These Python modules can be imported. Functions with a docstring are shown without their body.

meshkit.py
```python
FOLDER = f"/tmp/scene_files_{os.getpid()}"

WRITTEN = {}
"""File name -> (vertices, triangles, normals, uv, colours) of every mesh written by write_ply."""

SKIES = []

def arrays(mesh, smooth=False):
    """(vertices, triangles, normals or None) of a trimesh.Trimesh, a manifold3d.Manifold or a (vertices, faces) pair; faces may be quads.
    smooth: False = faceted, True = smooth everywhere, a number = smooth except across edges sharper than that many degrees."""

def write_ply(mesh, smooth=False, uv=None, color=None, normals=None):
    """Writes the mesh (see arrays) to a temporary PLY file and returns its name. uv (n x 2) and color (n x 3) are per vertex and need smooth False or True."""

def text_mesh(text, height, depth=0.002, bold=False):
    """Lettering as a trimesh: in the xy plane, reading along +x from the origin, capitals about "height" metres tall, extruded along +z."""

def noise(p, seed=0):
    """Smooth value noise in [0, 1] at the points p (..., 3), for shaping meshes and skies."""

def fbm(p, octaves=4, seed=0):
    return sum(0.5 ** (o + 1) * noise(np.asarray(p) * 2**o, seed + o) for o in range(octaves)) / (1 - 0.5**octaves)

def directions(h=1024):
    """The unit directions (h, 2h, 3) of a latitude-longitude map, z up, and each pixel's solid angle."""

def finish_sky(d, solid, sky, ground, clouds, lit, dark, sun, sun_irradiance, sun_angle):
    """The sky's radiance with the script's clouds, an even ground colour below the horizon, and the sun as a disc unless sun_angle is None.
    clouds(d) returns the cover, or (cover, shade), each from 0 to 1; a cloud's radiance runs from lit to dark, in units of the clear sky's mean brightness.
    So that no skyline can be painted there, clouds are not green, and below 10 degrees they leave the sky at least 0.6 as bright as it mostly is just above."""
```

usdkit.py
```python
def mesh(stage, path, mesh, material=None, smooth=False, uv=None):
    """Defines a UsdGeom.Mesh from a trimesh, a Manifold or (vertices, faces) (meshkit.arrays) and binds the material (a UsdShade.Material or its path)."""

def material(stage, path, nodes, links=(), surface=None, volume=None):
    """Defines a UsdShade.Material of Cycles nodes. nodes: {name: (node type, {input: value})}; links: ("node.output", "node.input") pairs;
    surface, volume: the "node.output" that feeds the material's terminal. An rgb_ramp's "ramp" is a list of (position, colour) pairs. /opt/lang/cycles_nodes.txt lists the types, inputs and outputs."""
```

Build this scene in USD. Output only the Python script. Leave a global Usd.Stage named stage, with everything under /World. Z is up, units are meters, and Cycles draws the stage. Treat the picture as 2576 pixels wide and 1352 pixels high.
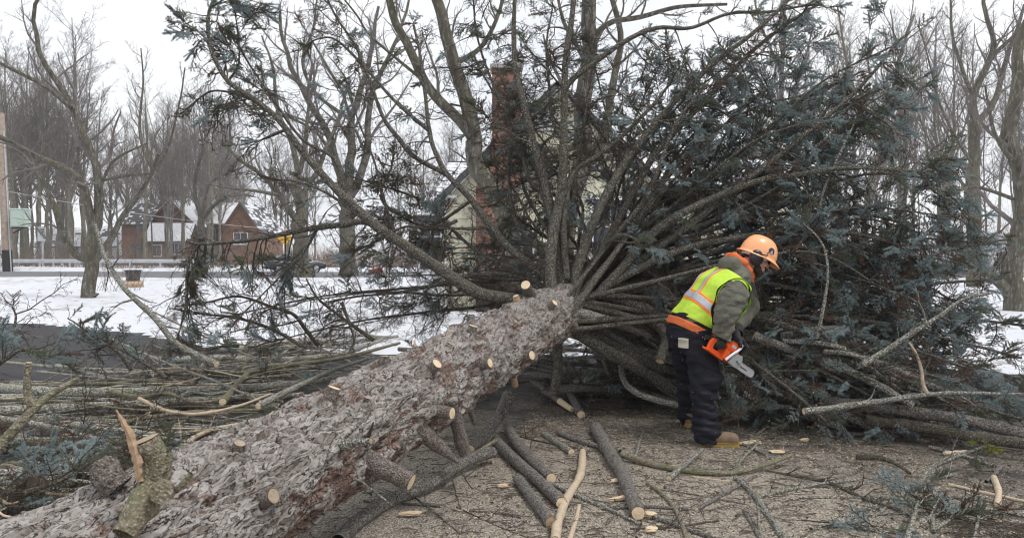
import math, random
import numpy as np
import trimesh
from scipy.spatial import cKDTree
import usdkit, meshkit
from pxr import Usd, UsdGeom, UsdLux, UsdShade, Sdf, Gf, Vt

stage = Usd.Stage.CreateInMemory()
UsdGeom.SetStageUpAxis(stage, 'Z'); UsdGeom.SetStageMetersPerUnit(stage, 1.0)
world = UsdGeom.Xform.Define(stage, '/World'); stage.SetDefaultPrim(world.GetPrim())
UsdGeom.Scope.Define(stage, '/World/Looks')

# ---------------------------------------------------------------- camera, sky, sun, exposure
CAM_H, FOC, PITCH = 1.5, 28.0, math.atan((676 - 635) / (2576 * 28 / 36))
cam = UsdGeom.Camera.Define(stage, '/World/camera')
cam.CreateHorizontalApertureAttr(36.0); cam.CreateFocalLengthAttr(FOC)
cam.CreateFStopAttr(5.6); cam.CreateFocusDistanceAttr(6.0)
cam.CreateExposureAttr(0.35)
cam.AddTranslateOp().Set(Gf.Vec3d(0, 0, CAM_H)); cam.AddRotateXOp().Set(90 - math.degrees(PITCH))

SUN = np.array([0.40, -0.25, 0.88]); SUN /= np.linalg.norm(SUN)      # direction towards the veiled sun
sky = UsdLux.DomeLight.Define(stage, '/World/sky')
sky_mat = usdkit.material(stage, '/World/Looks/sky', {
    'sky': ('sky_texture', {'sky_type': 'single_scattering', 'sun_disc': False, 'sun_elevation': math.asin(SUN[2]), 'sun_rotation': math.atan2(SUN[0], SUN[1])}),
    'tc': ('texture_coordinate', {}),
    'n': ('noise_texture', {'scale': 2.2, 'detail': 4, 'roughness': 0.5}),
    'cloud': ('rgb_ramp', {'ramp': [(0.3, (7.0, 7.25, 7.75)), (0.5, (8.5, 8.65, 8.95)), (0.7, (9.8, 9.85, 9.95))]}),
    'mix': ('mix', {'fac': 0.94}),
    'bg': ('background_shader', {'strength': 0.1})},
    [('tc.generated', 'n.vector'), ('n.fac', 'cloud.fac'), ('sky.color', 'mix.color1'), ('cloud.color', 'mix.color2'), ('mix.color', 'bg.color')], surface='bg.background')
UsdShade.MaterialBindingAPI.Apply(sky.GetPrim()).Bind(sky_mat)
sky.GetPrim().SetCustomDataByKey('kind', 'structure')
sun = UsdLux.DistantLight.Define(stage, '/World/sun')
sun.CreateNormalizeAttr(True); sun.CreateIntensityAttr(0.40); sun.CreateAngleAttr(14.0); sun.CreateColorAttr(Gf.Vec3f(1, 0.97, 0.93))
sun.AddTransformOp().Set(Gf.Matrix4d().SetRotate(Gf.Rotation(Gf.Vec3d(0, 0, 1), Gf.Vec3d(*map(float, SUN)))))

# ---------------------------------------------------------------- helpers
WPX, FPX = 2576.0, 2576.0 * FOC / 36.0
CP, SP = math.cos(PITCH), math.sin(PITCH)
def at(px, py, y):
    """World point at distance y in front of the camera in the direction of the picture point (2576 wide)."""
    u, w = (px - 1288) / FPX, (676 - py) / FPX
    ry, rz = CP + w * SP, -SP + w * CP
    return np.array([u * y / ry, y, CAM_H + rz * y / ry])
def ground(px, py, z=0.0):
    u, w = (px - 1288) / FPX, (676 - py) / FPX
    ry, rz = CP + w * SP, -SP + w * CP
    s = (z - CAM_H) / rz
    return np.array([u * s, ry * s, z])

NAMES, LOC = {}, {}
def path_for(name, parent):
    base = parent or '/World'
    k = NAMES.get((base, name), -1) + 1; NAMES[(base, name)] = k
    return f'{base}/{name}' if k == 0 else f'{base}/{name}_{k:03d}'
def data(prim, label=None, cat=None, group=None, kind=None):
    for key, val in (('label', label), ('category', cat), ('group', group), ('kind', kind)):
        if val: prim.SetCustomDataByKey(key, val)
def thing(name, label, cat, loc=(0, 0, 0), group=None, kind=None):
    p = path_for(name, None); x = UsdGeom.Xform.Define(stage, p); x.AddTranslateOp().Set(Gf.Vec3d(*map(float, loc)))
    LOC[p] = np.asarray(loc, float); data(x.GetPrim(), label, cat, group, kind); return p
def origin(p):
    return LOC.get('/'.join(p.split('/')[:3]), np.zeros(3))
def arr(m):
    if hasattr(m, 'vertices'): return np.asarray(m.vertices, float), np.asarray(m.faces)
    if hasattr(m, 'to_mesh'):
        q = m.to_mesh(); return np.asarray(q.vert_properties[:, :3], float), np.asarray(q.tri_verts)
    return np.asarray(m[0], float), np.asarray(m[1])
def obj(name, m, mat, parent=None, smooth=False, label=None, cat=None, group=None, kind=None, prim=None, uv=None):
    """One Mesh prim from world-space geometry, under its thing (or top-level)."""
    p = path_for(name, parent); v, f = arr(m)
    if parent: v = v - origin(parent)
    if name == 'cut_face':                                              # 0 at the pith, 1 at the bark: growth rings
        rad = np.ones(len(v)); rad[-1] = 0; prim = {'rad': rad}; smooth = False
    me = usdkit.mesh(stage, p, (v, f), M[mat], smooth=smooth)
    for key, val in (prim or {}).items():
        val = np.asarray(val, np.float32)
        if smooth not in (True, False): raise ValueError('primvars need plain smoothing')
        if val.ndim == 1: UsdGeom.PrimvarsAPI(me).CreatePrimvar(key, Sdf.ValueTypeNames.FloatArray, 'vertex').Set(Vt.FloatArray.FromNumpy(val))
        else: UsdGeom.PrimvarsAPI(me).CreatePrimvar(key, Sdf.ValueTypeNames.Color3fArray, 'vertex').Set(Vt.Vec3fArray.FromNumpy(val))
    data(me.GetPrim(), label, cat, group, kind); return p
def join(ms):
    vs, fs, n = [], [], 0
    for m in ms:
        v, f = arr(m)
        if f.shape[1] == 4: f = np.vstack([f[:, [0, 1, 2]], f[:, [0, 2, 3]]])
        vs.append(v); fs.append(f + n); n += len(v)
    return np.vstack(vs), np.vstack(fs)
def box(lo, hi):
    lo, hi = np.minimum(lo, hi), np.maximum(lo, hi)
    m = trimesh.creation.box(extents=np.asarray(hi, float) - lo); m.apply_translation((np.asarray(hi, float) + lo) / 2); return m
def unit(v):
    v = np.asarray(v, float); return v / (np.linalg.norm(v, axis=-1, keepdims=True) + 1e-12)
def frame_box(c, ax, ay, az, sx, sy, sz):
    """A box of size sx, sy, sz centred at c along the axes ax, ay, az."""
    m = trimesh.creation.box(extents=(sx, sy, sz)); v = np.asarray(m.vertices)
    return np.asarray(c) + v[:, :1] * ax + v[:, 1:2] * ay + v[:, 2:3] * az, np.asarray(m.faces)
def smooth_line(pts, n):
    """n points of a Catmull-Rom curve through pts (k, m), evenly along its length."""
    p = np.asarray(pts, float)
    if len(p) == 2: return p[0] + (p[1] - p[0]) * np.linspace(0, 1, n)[:, None]
    q = np.vstack([2 * p[0] - p[1], p, 2 * p[-1] - p[-2]]); out = []
    for i in range(len(p) - 1):
        a, b, c, d = q[i:i + 4]; t = np.linspace(0, 1, 12, endpoint=False)[:, None]
        out.append(0.5 * (2 * b + (c - a) * t + (2 * a - 5 * b + 4 * c - d) * t * t + (3 * b - a - 3 * c + d) * t ** 3))
    p = np.vstack(out + [p[-1:]]); s = np.r_[0, np.cumsum(np.linalg.norm(np.diff(p[:, :3], axis=0), axis=1))]
    u = np.linspace(0, s[-1], n); return np.stack([np.interp(u, s, p[:, k]) for k in range(p.shape[1])], 1)
def frames(P):
    """Tangents and two normals of polylines (N, K, 3), carried along so that they do not twist."""
    T = unit(np.gradient(P, axis=1)); ref = np.where(np.abs(T[:, 0, 2:3]) < 0.9, [0, 0, 1.0], [1.0, 0, 0])
    A = np.empty_like(P); a = ref
    for k in range(P.shape[1]):
        a = unit(a - (a * T[:, k]).sum(-1, keepdims=True) * T[:, k]); A[:, k] = a
    return T, A, np.cross(T, A)
def tubes(P, R, sides=5, tip=True):
    """Many polylines (N, K, 3) with radii (N, K) as tubes, in one (vertices, faces)."""
    P, R = np.asarray(P, float), np.asarray(R, float); N, K = P.shape[:2]
    if N == 0: return np.zeros((0, 3)), np.zeros((0, 3), int)
    T, A, B = frames(P); th = np.arange(sides) * 2 * np.pi / sides
    V = P[:, :, None] + R[:, :, None, None] * (np.cos(th)[:, None] * A[:, :, None] + np.sin(th)[:, None] * B[:, :, None])
    i, j = np.meshgrid(np.arange(K - 1), np.arange(sides), indexing='ij'); j2 = (j + 1) % sides
    q = np.stack([i * sides + j, i * sides + j2, (i + 1) * sides + j2, (i + 1) * sides + j], -1).reshape(-1, 4)
    f = np.vstack([q[:, [0, 1, 2]], q[:, [0, 2, 3]]])
    F = (f[None] + (np.arange(N) * K * sides)[:, None, None]).reshape(-1, 3)
    return V.reshape(-1, 3), F
def disc_fan(c, ring):
    v = np.vstack([ring, [c]]); n = len(ring); k = np.arange(n)
    return v, np.stack([k, (k + 1) % n, np.full(n, n)], 1)
def noisy(p, scale, amp, seed, oct=3):
    return (meshkit.fbm(np.asarray(p) * scale, oct, seed) - 0.5) * 2 * amp
def log_shape(pts, radii, sides=12, step=0.04, seed=0, rough=0.06, knots=True, lump=0.10):
    """A rough round branch along pts with radii; returns (bark, start face, end face)."""
    pts = np.asarray(pts, float); n = max(4, int(np.linalg.norm(np.diff(pts, axis=0), axis=1).sum() / step))
    n = min(n, 120)
    r = np.interp(np.linspace(0, 1, n), np.linspace(0, 1, len(radii)), radii); P = smooth_line(pts, n)
    T, A, B = (x[0] for x in frames(P[None])); th = np.arange(sides) * 2 * np.pi / sides
    dirs = np.cos(th)[None, :, None] * A[:, None] + np.sin(th)[None, :, None] * B[:, None]
    V = P[:, None] + r[:, None, None] * dirs
    rn = np.random.default_rng(seed)
    k = 1 + noisy(V / max(r.mean(), 1e-3), 0.9, rough * 2, seed) + noisy(V / max(r.mean(), 1e-3), 2.6, rough * 1.2, seed + 9, 2) + noisy(P / (6 * r.mean()), 1.0, lump, seed + 5)[:, None]
    if knots:                                                           # a few swollen rings where twigs were
        for _ in range(max(1, int(n / 9))):
            c, w, a0 = rn.integers(1, n - 1), rn.uniform(0.8, 1.6), rn.uniform(0, 6.3)
            k += (np.exp(-((np.arange(n) - c) / w) ** 2)[:, None] * np.clip(np.cos(th - a0), 0, 1)[None] ** 2) * rn.uniform(0.1, 0.4)
    V = P[:, None] + (r[:, None] * k)[:, :, None] * dirs
    i, j = np.meshgrid(np.arange(n - 1), np.arange(sides), indexing='ij'); j2 = (j + 1) % sides
    q = np.stack([i * sides + j, i * sides + j2, (i + 1) * sides + j2, (i + 1) * sides + j], -1).reshape(-1, 4)
    bark = V.reshape(-1, 3), np.vstack([q[:, [0, 1, 2]], q[:, [0, 2, 3]]])
    e0 = disc_fan(P[0] - T[0] * 0.004, V[0] - T[0] * 0.0015); e0 = e0[0], e0[1][:, ::-1]
    e1 = disc_fan(P[-1] + T[-1] * 0.004, V[-1] + T[-1] * 0.0015)
    return bark, e0, e1

M = {}
def mat(name, nodes, links, surface='p.BSDF', volume=None):
    M[name] = usdkit.material(stage, f'/World/Looks/{name}', nodes, links, surface, volume)
def plain(name, color, rough=0.6, var=0.15, scale=30.0, bump=0.0, metallic=0.0, spec=0.5, bscale=None, coat=0.0):
    """A plain paint, cloth or plastic with slight uneven tone and fine relief."""
    c = np.asarray(color, float)
    mat(name, {'g': ('geometry', {}), 'n': ('noise_texture', {'scale': scale, 'detail': 5, 'roughness': 0.6}),
               'c': ('rgb_ramp', {'ramp': [(0.3, tuple(c * (1 - var))), (0.7, tuple(np.minimum(c * (1 + var), 1)))]}),
               'n2': ('noise_texture', {'scale': bscale or scale * 4, 'detail': 3}), 'b': ('bump', {'strength': bump, 'distance': 0.01}),
               'p': ('principled_bsdf', {'roughness': rough, 'metallic': metallic, 'specular_ior_level': spec, 'coat_weight': coat})},
        [('g.position', 'n.vector'), ('g.position', 'n2.vector'), ('n.fac', 'c.fac'), ('c.color', 'p.base_color'), ('n2.fac', 'b.height'), ('b.normal', 'p.normal')])
# ---------------------------------------------------------------- materials
def bark(name, dark, mid, light, lichen, lich_amt=0.5, scale=40.0, bump=0.6, green=None, gfac=0.0, stretch=(1, 1, 1)):
    """Rough bark: mottled tone, pale lichen specks, relief."""
    mat(name, {'g': ('geometry', {}), 'm': ('mapping', {'scale': stretch}),
               'n1': ('noise_texture', {'scale': scale, 'detail': 6, 'roughness': 0.65}), 'n2': ('noise_texture', {'scale': scale * 0.13, 'detail': 3}),
               'v': ('voronoi_texture', {'scale': scale * 2.2}), 'ns': ('noise_texture', {'scale': scale * 2.0, 'detail': 3, 'roughness': 0.7}), 'n3': ('noise_texture', {'scale': scale * 0.35, 'detail': 4}),
               'c1': ('rgb_ramp', {'ramp': [(0.3, dark), (0.5, mid), (0.7, light)]}),
               'lr': ('rgb_ramp', {'ramp': [(0.56 - 0.12 * lich_amt, (0, 0, 0)), (0.66 - 0.10 * lich_amt, (1, 1, 1))]}),
               'gr': ('rgb_ramp', {'ramp': [(0.42, (0, 0, 0)), (0.62, (gfac,) * 3)]}),
               'lm': ('math', {'math_type': 'multiply', 'value2': 0.8}), 'mg': ('mix', {'color2': green or mid}), 'ml': ('mix', {'color2': lichen}),
               'h': ('math', {'math_type': 'multiply_add', 'value2': 0.6}), 'b': ('bump', {'strength': bump, 'distance': 0.012}),
               'p': ('principled_bsdf', {'roughness': 0.9, 'specular_ior_level': 0.2})},
        [('g.position', 'm.vector'), ('m.vector', 'n1.vector'), ('m.vector', 'n2.vector'), ('m.vector', 'v.vector'), ('m.vector', 'ns.vector'), ('m.vector', 'n3.vector'),
         ('n1.fac', 'c1.fac'), ('ns.fac', 'lr.fac'), ('n2.fac', 'gr.fac'), ('c1.color', 'mg.color1'), ('gr.color', 'mg.fac'), ('mg.color', 'ml.color1'), ('lr.color', 'lm.value1'), ('lm.value', 'ml.fac'),
         ('ml.color', 'p.base_color'), ('n1.fac', 'h.value1'), ('v.distance', 'h.value3'), ('h.value', 'b.height'), ('b.normal', 'p.normal')])
bark('spruce_bark', (0.06, 0.049, 0.041), (0.14, 0.122, 0.107), (0.25, 0.232, 0.213), (0.38, 0.38, 0.36), 0.4, 46, 1.0)
bark('stub_bark', (0.07, 0.052, 0.043), (0.17, 0.14, 0.122), (0.29, 0.258, 0.24), (0.38, 0.36, 0.345), 0.15, 60, 1.0)
bark('crown_bark', (0.03, 0.024, 0.019), (0.085, 0.073, 0.06), (0.17, 0.152, 0.132), (0.40, 0.40, 0.37), 0.30, 50, 1.0, green=(0.085, 0.082, 0.05), gfac=0.4)
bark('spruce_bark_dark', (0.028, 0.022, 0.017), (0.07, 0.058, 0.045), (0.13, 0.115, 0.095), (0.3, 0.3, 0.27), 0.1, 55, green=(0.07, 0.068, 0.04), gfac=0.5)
bark('limb_bark', (0.045, 0.038, 0.03), (0.16, 0.145, 0.12), (0.34, 0.325, 0.285), (0.54, 0.55, 0.52), 0.6, 46, 1.0, green=(0.12, 0.12, 0.07), gfac=0.5)
bark('maple_bark', (0.045, 0.04, 0.033), (0.098, 0.088, 0.073), (0.15, 0.138, 0.118), (0.22, 0.22, 0.2), 0.1, 9, 0.5, green=(0.10, 0.097, 0.055), gfac=0.45, stretch=(1, 1, 0.3))
bark('wood_bark', (0.075, 0.066, 0.06), (0.13, 0.116, 0.107), (0.19, 0.176, 0.164), (0.3, 0.3, 0.29), 0.0, 4, 0.3, green=(0.19, 0.18, 0.10), gfac=0.5, stretch=(1, 1, 0.25))
plain('bare_twig', (0.14, 0.122, 0.115), 0.9, 0.25, 2.0)
plain('dark_twig', (0.055, 0.042, 0.032), 0.9, 0.35, 25.0)
plain('hedge_twig', (0.16, 0.115, 0.085), 0.9, 0.3, 2.0)

# trunk bark: 'unroll' holds the bark's own coordinates (along, round) in metres; 'raw' the patches where plates have come off, 'crack' the deeper furrows.
# Two uneven heights cut into thin layers make ragged scales that lie over each other; the edge of a layer is dark and stands proud.
_n, _l = {'at': ('attribute', {'attribute': 'unroll'}), 'rw': ('attribute', {'attribute': 'raw'}), 'cr': ('attribute', {'attribute': 'crack'}), 'g': ('geometry', {}),
    'n': ('noise_texture', {'scale': 70, 'detail': 6, 'roughness': 0.72}), 'n4': ('noise_texture', {'scale': 240, 'detail': 3}), 'nl': ('noise_texture', {'scale': 6, 'detail': 4, 'roughness': 0.65}),
    'c': ('rgb_ramp', {'ramp': [(0.10, (0.066, 0.056, 0.047)), (0.34, (0.172, 0.156, 0.141)), (0.58, (0.283, 0.264, 0.246)), (0.95, (0.45, 0.432, 0.41))]}),
    'r': ('rgb_ramp', {'ramp': [(0.28, (0.07, 0.042, 0.032)), (0.5, (0.165, 0.102, 0.08)), (0.72, (0.35, 0.26, 0.22))]}),
    'x1': ('mix', {}), 'x4': ('mix', {'color2': (0.030, 0.021, 0.017)}), 'mx': ('math', {'math_type': 'maximum'}), 'mx2': ('math', {'math_type': 'maximum'}), 'hs': ('math', {'math_type': 'multiply_add', 'value2': 0.45}), 'hn': ('math', {'math_type': 'multiply_add', 'value2': 0.16}),
    'ta': ('math', {'math_type': 'multiply_add', 'value2': 0.34}), 'tb': ('math', {'math_type': 'multiply_add', 'value2': 0.30}), 'tc': ('math', {'math_type': 'multiply_add', 'value2': 0.8, 'value3': -0.40}), 'td': ('math', {'math_type': 'multiply_add', 'value2': 0.5, 'value3': -0.08}), 'te': ('math', {'math_type': 'add'}),
    'rwa': ('math', {'math_type': 'multiply_add', 'value2': 0.8, 'value3': -0.36}), 'rwb': ('math', {'math_type': 'add', 'use_clamp': True}), 'rwc': ('rgb_ramp', {'ramp': [(0.25, (0, 0, 0)), (0.50, (0.92, 0.92, 0.92))]}),
    'b': ('bump', {'strength': 1.0, 'distance': 0.016}), 'p': ('principled_bsdf', {'roughness': 0.9, 'specular_ior_level': 0.2})}, []
for k, sc_, lv, edge, off in (('A', (5.5, 17.0, 1.0), 3.2, 0.22, 0.0), ('B', (13.0, 34.0, 1.0), 3.0, 0.22, 7.3)):
    _n.update({'m' + k: ('mapping', {'scale': sc_, 'location': (off, off, off)}), 'z' + k: ('noise_texture', {'scale': 1.0, 'detail': 6, 'roughness': 0.56, 'distortion': 0.5}), 'k' + k: ('math', {'math_type': 'multiply', 'value2': lv * 2.2}), 'f' + k: ('math', {'math_type': 'floor'}), 'q' + k: ('math', {'math_type': 'fraction'}),
        's' + k: ('map_range', {'from_min': 0.86, 'from_max': 1.0, 'to_min': 0.0, 'to_max': 1.0, 'clamp': True}), 'e' + k: ('rgb_ramp', {'ramp': [(1 - edge, (0, 0, 0)), (1 - edge * 0.5, (0.9, 0.9, 0.9)), (0.985, (1, 1, 1)), (1.0, (0.2, 0.2, 0.2))]}), 'h' + k: ('math', {'math_type': 'add'}), 'w' + k: ('white_noise_texture', {'dimensions': '1D'}), 'y' + k: ('math', {'math_type': 'divide', 'value2': lv})})
    _l += [('at.vector', f'm{k}.vector'), (f'm{k}.vector', f'z{k}.vector'), (f'z{k}.fac', f'k{k}.value1'), (f'k{k}.value', f'f{k}.value1'), (f'k{k}.value', f'q{k}.value1'), (f'q{k}.value', f's{k}.value'), (f'q{k}.value', f'e{k}.fac'), (f'f{k}.value', f'h{k}.value1'), (f's{k}.result', f'h{k}.value2'), (f'f{k}.value', f'w{k}.w'), (f'h{k}.value', f'y{k}.value1')]
mat('trunk_bark', _n, _l + [('g.position', 'n.vector'), ('g.position', 'n4.vector'), ('g.position', 'nl.vector'), ('yB.value', 'hs.value1'), ('yA.value', 'hs.value3'), ('n.fac', 'hn.value1'), ('hs.value', 'hn.value3'), ('hn.value', 'b.height'),
    ('wA.value', 'ta.value1'), ('wB.value', 'tb.value1'), ('ta.value', 'tb.value3'), ('nl.fac', 'tc.value1'), ('n.fac', 'td.value1'), ('tc.value', 'te.value1'), ('td.value', 'te.value2'), ('te.value', 'ta.value3'), ('tb.value', 'c.fac'), ('n.fac', 'r.fac'),
    ('wB.value', 'rwa.value1'), ('rw.fac', 'rwb.value1'), ('rwa.value', 'rwb.value2'), ('rwb.value', 'rwc.fac'), ('c.color', 'x1.color1'), ('r.color', 'x1.color2'), ('rwc.color', 'x1.fac'),
    ('eA.color', 'mx.value1'), ('eB.color', 'sE.value1'), ('sE.value', 'mx.value2'), ('mx.value', 'mx2.value1'), ('cr.fac', 'mx2.value2'), ('x1.color', 'x4.color1'), ('mx2.value', 'x4.fac'), ('x4.color', 'p.base_color'), ('b.normal', 'p.normal')]) if _n.update({'sE': ('math', {'math_type': 'multiply', 'value2': 0.7})}) is None else None

def wood(name, pale, ring, rough=0.75, scale=38.0):
    """Bare wood: fibrous uneven tone; on sawn ends faint growth rings, a darker heart and a dark rim of bark."""
    bk_ = (0.09, 0.065, 0.045)
    mat(name, {'g': ('geometry', {}), 'n': ('noise_texture', {'scale': scale, 'detail': 6, 'roughness': 0.7}), 'ns': ('noise_texture', {'scale': scale * 5, 'detail': 3}), 'at': ('attribute', {'attribute': 'rad'}),
               'f': ('math', {'math_type': 'multiply_add', 'value2': 34.0}), 'nn': ('math', {'math_type': 'multiply', 'value2': 7.0}), 'si': ('math', {'math_type': 'sine'}), 'ri': ('math', {'math_type': 'multiply_add', 'value2': 0.055, 'value3': 0.0}),
               'a': ('math', {'math_type': 'add'}), 'a2': ('math', {'math_type': 'multiply_add', 'value2': 0.25, 'value3': -0.12}), 'a3': ('math', {'math_type': 'add'}), 'rim': ('rgb_ramp', {'ramp': [(0.88, (0, 0, 0)), (0.94, (1, 1, 1))]}), 'm': ('mix', {'color2': bk_}),
               'c': ('rgb_ramp', {'ramp': [(0.25, ring), (0.52, pale), (0.8, tuple(min(1, x * 1.12) for x in pale))]}), 'b': ('bump', {'strength': 0.5, 'distance': 0.004}), 'p': ('principled_bsdf', {'roughness': rough, 'specular_ior_level': 0.25})},
        [('g.position', 'n.vector'), ('g.position', 'ns.vector'), ('n.fac', 'nn.value1'), ('at.fac', 'f.value1'), ('nn.value', 'f.value3'), ('f.value', 'si.value1'), ('si.value', 'ri.value1'), ('n.fac', 'a.value1'), ('ri.value', 'a.value2'),
         ('ns.fac', 'a2.value1'), ('a.value', 'a3.value1'), ('a2.value', 'a3.value2'), ('a3.value', 'c.fac'), ('at.fac', 'rim.fac'), ('c.color', 'm.color1'), ('rim.color', 'm.fac'), ('m.color', 'p.base_color'), ('ns.fac', 'b.height'), ('b.normal', 'p.normal')])
wood('cut_wood', (0.64, 0.51, 0.35), (0.47, 0.33, 0.2))
wood('old_cut', (0.36, 0.29, 0.21), (0.2, 0.14, 0.09))
wood('torn_wood', (0.38, 0.265, 0.175), (0.17, 0.10, 0.06))
bark('heap_bark', (0.05, 0.043, 0.035), (0.22, 0.205, 0.175), (0.40, 0.385, 0.345), (0.60, 0.61, 0.57), 0.5, 40, 0.9, green=(0.2, 0.2, 0.13), gfac=0.5)
wood('peeled_wood', (0.50, 0.41, 0.30), (0.28, 0.205, 0.14))
wood('chip_wood', (0.52, 0.42, 0.29), (0.38, 0.28, 0.17), 0.8, 60)
bark('mossy_bark', (0.07, 0.055, 0.04), (0.19, 0.16, 0.115), (0.29, 0.26, 0.2), (0.36, 0.36, 0.31), 0.1, 45, green=(0.14, 0.145, 0.075), gfac=0.7)

def needles(name, ramp, trans):
    mat(name, {'o': ('object_info', {}), 'g': ('geometry', {}), 'a': ('math', {'math_type': 'multiply_add', 'value2': 0.6}), 'h': ('math', {'math_type': 'multiply', 'value2': 0.4}),
               'c': ('rgb_ramp', {'ramp': ramp}), 't': ('translucent_bsdf', {'color': trans}), 'p': ('principled_bsdf', {'roughness': 0.55, 'specular_ior_level': 0.35}), 'm': ('mix_closure', {'fac': 0.30})},
        [('o.random', 'a.value1'), ('g.random_per_island', 'h.value1'), ('h.value', 'a.value3'), ('a.value', 'c.fac'), ('c.color', 'p.base_color'), ('p.BSDF', 'm.closure1'), ('t.BSDF', 'm.closure2')], surface='m.closure')
needles('blue_needles', [(0.0, (0.12, 0.15, 0.14)), (0.3, (0.215, 0.265, 0.265)), (0.65, (0.32, 0.385, 0.395)), (1.0, (0.43, 0.50, 0.515))], (0.34, 0.42, 0.42))
needles('green_needles', [(0.0, (0.075, 0.085, 0.06)), (0.5, (0.14, 0.16, 0.115)), (1.0, (0.22, 0.24, 0.16))], (0.17, 0.19, 0.12))
needles('rust_needles', [(0.0, (0.08, 0.045, 0.03)), (0.5, (0.16, 0.09, 0.06)), (1.0, (0.25, 0.15, 0.10))], (0.06, 0.03, 0.015))
needles('yellow_needles', [(0.0, (0.16, 0.17, 0.03)), (1.0, (0.30, 0.31, 0.05))], (0.12, 0.12, 0.02))

# snow: thin cover with grass and leaves coming through
mat('snow', {'g': ('geometry', {}), 'mp': ('mapping', {'scale': (1.0, 0.45, 1.0)}), 'n1': ('noise_texture', {'scale': 0.35, 'detail': 3}), 'n2': ('noise_texture', {'scale': 2.6, 'detail': 8, 'roughness': 0.72}), 'n3': ('noise_texture', {'scale': 14, 'detail': 5}),
    'e': ('math', {'math_type': 'multiply_add', 'value2': 0.32, 'value3': -0.16}), 's': ('math', {'math_type': 'add'}), 'ramp': ('rgb_ramp', {'ramp': [(0.545, (0, 0, 0)), (0.66, (0.8, 0.8, 0.8))]}),
    'gr': ('rgb_ramp', {'ramp': [(0.3, (0.10, 0.085, 0.06)), (0.7, (0.22, 0.19, 0.14))]}), 'sn': ('rgb_ramp', {'ramp': [(0.3, (0.55, 0.57, 0.615)), (0.7, (0.655, 0.665, 0.695))]}), 'mx': ('mix', {}),
    'b': ('bump', {'strength': 0.5, 'distance': 0.05}), 'p': ('principled_bsdf', {'roughness': 0.7, 'specular_ior_level': 0.3})},
    [('g.position', 'mp.vector'), ('mp.vector', 'n1.vector'), ('mp.vector', 'n2.vector'), ('g.position', 'n3.vector'), ('n1.fac', 'e.value1'), ('e.value', 's.value1'), ('n2.fac', 's.value2'), ('s.value', 'ramp.fac'), ('n3.fac', 'gr.fac'), ('n2.fac', 'sn.fac'),
     ('sn.color', 'mx.color1'), ('gr.color', 'mx.color2'), ('ramp.color', 'mx.fac'), ('mx.color', 'p.base_color'), ('n2.fac', 'b.height'), ('b.normal', 'p.normal')])
plain('clean_snow', (0.68, 0.69, 0.72), 0.7, 0.03, 3.0, 0.3)
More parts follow.
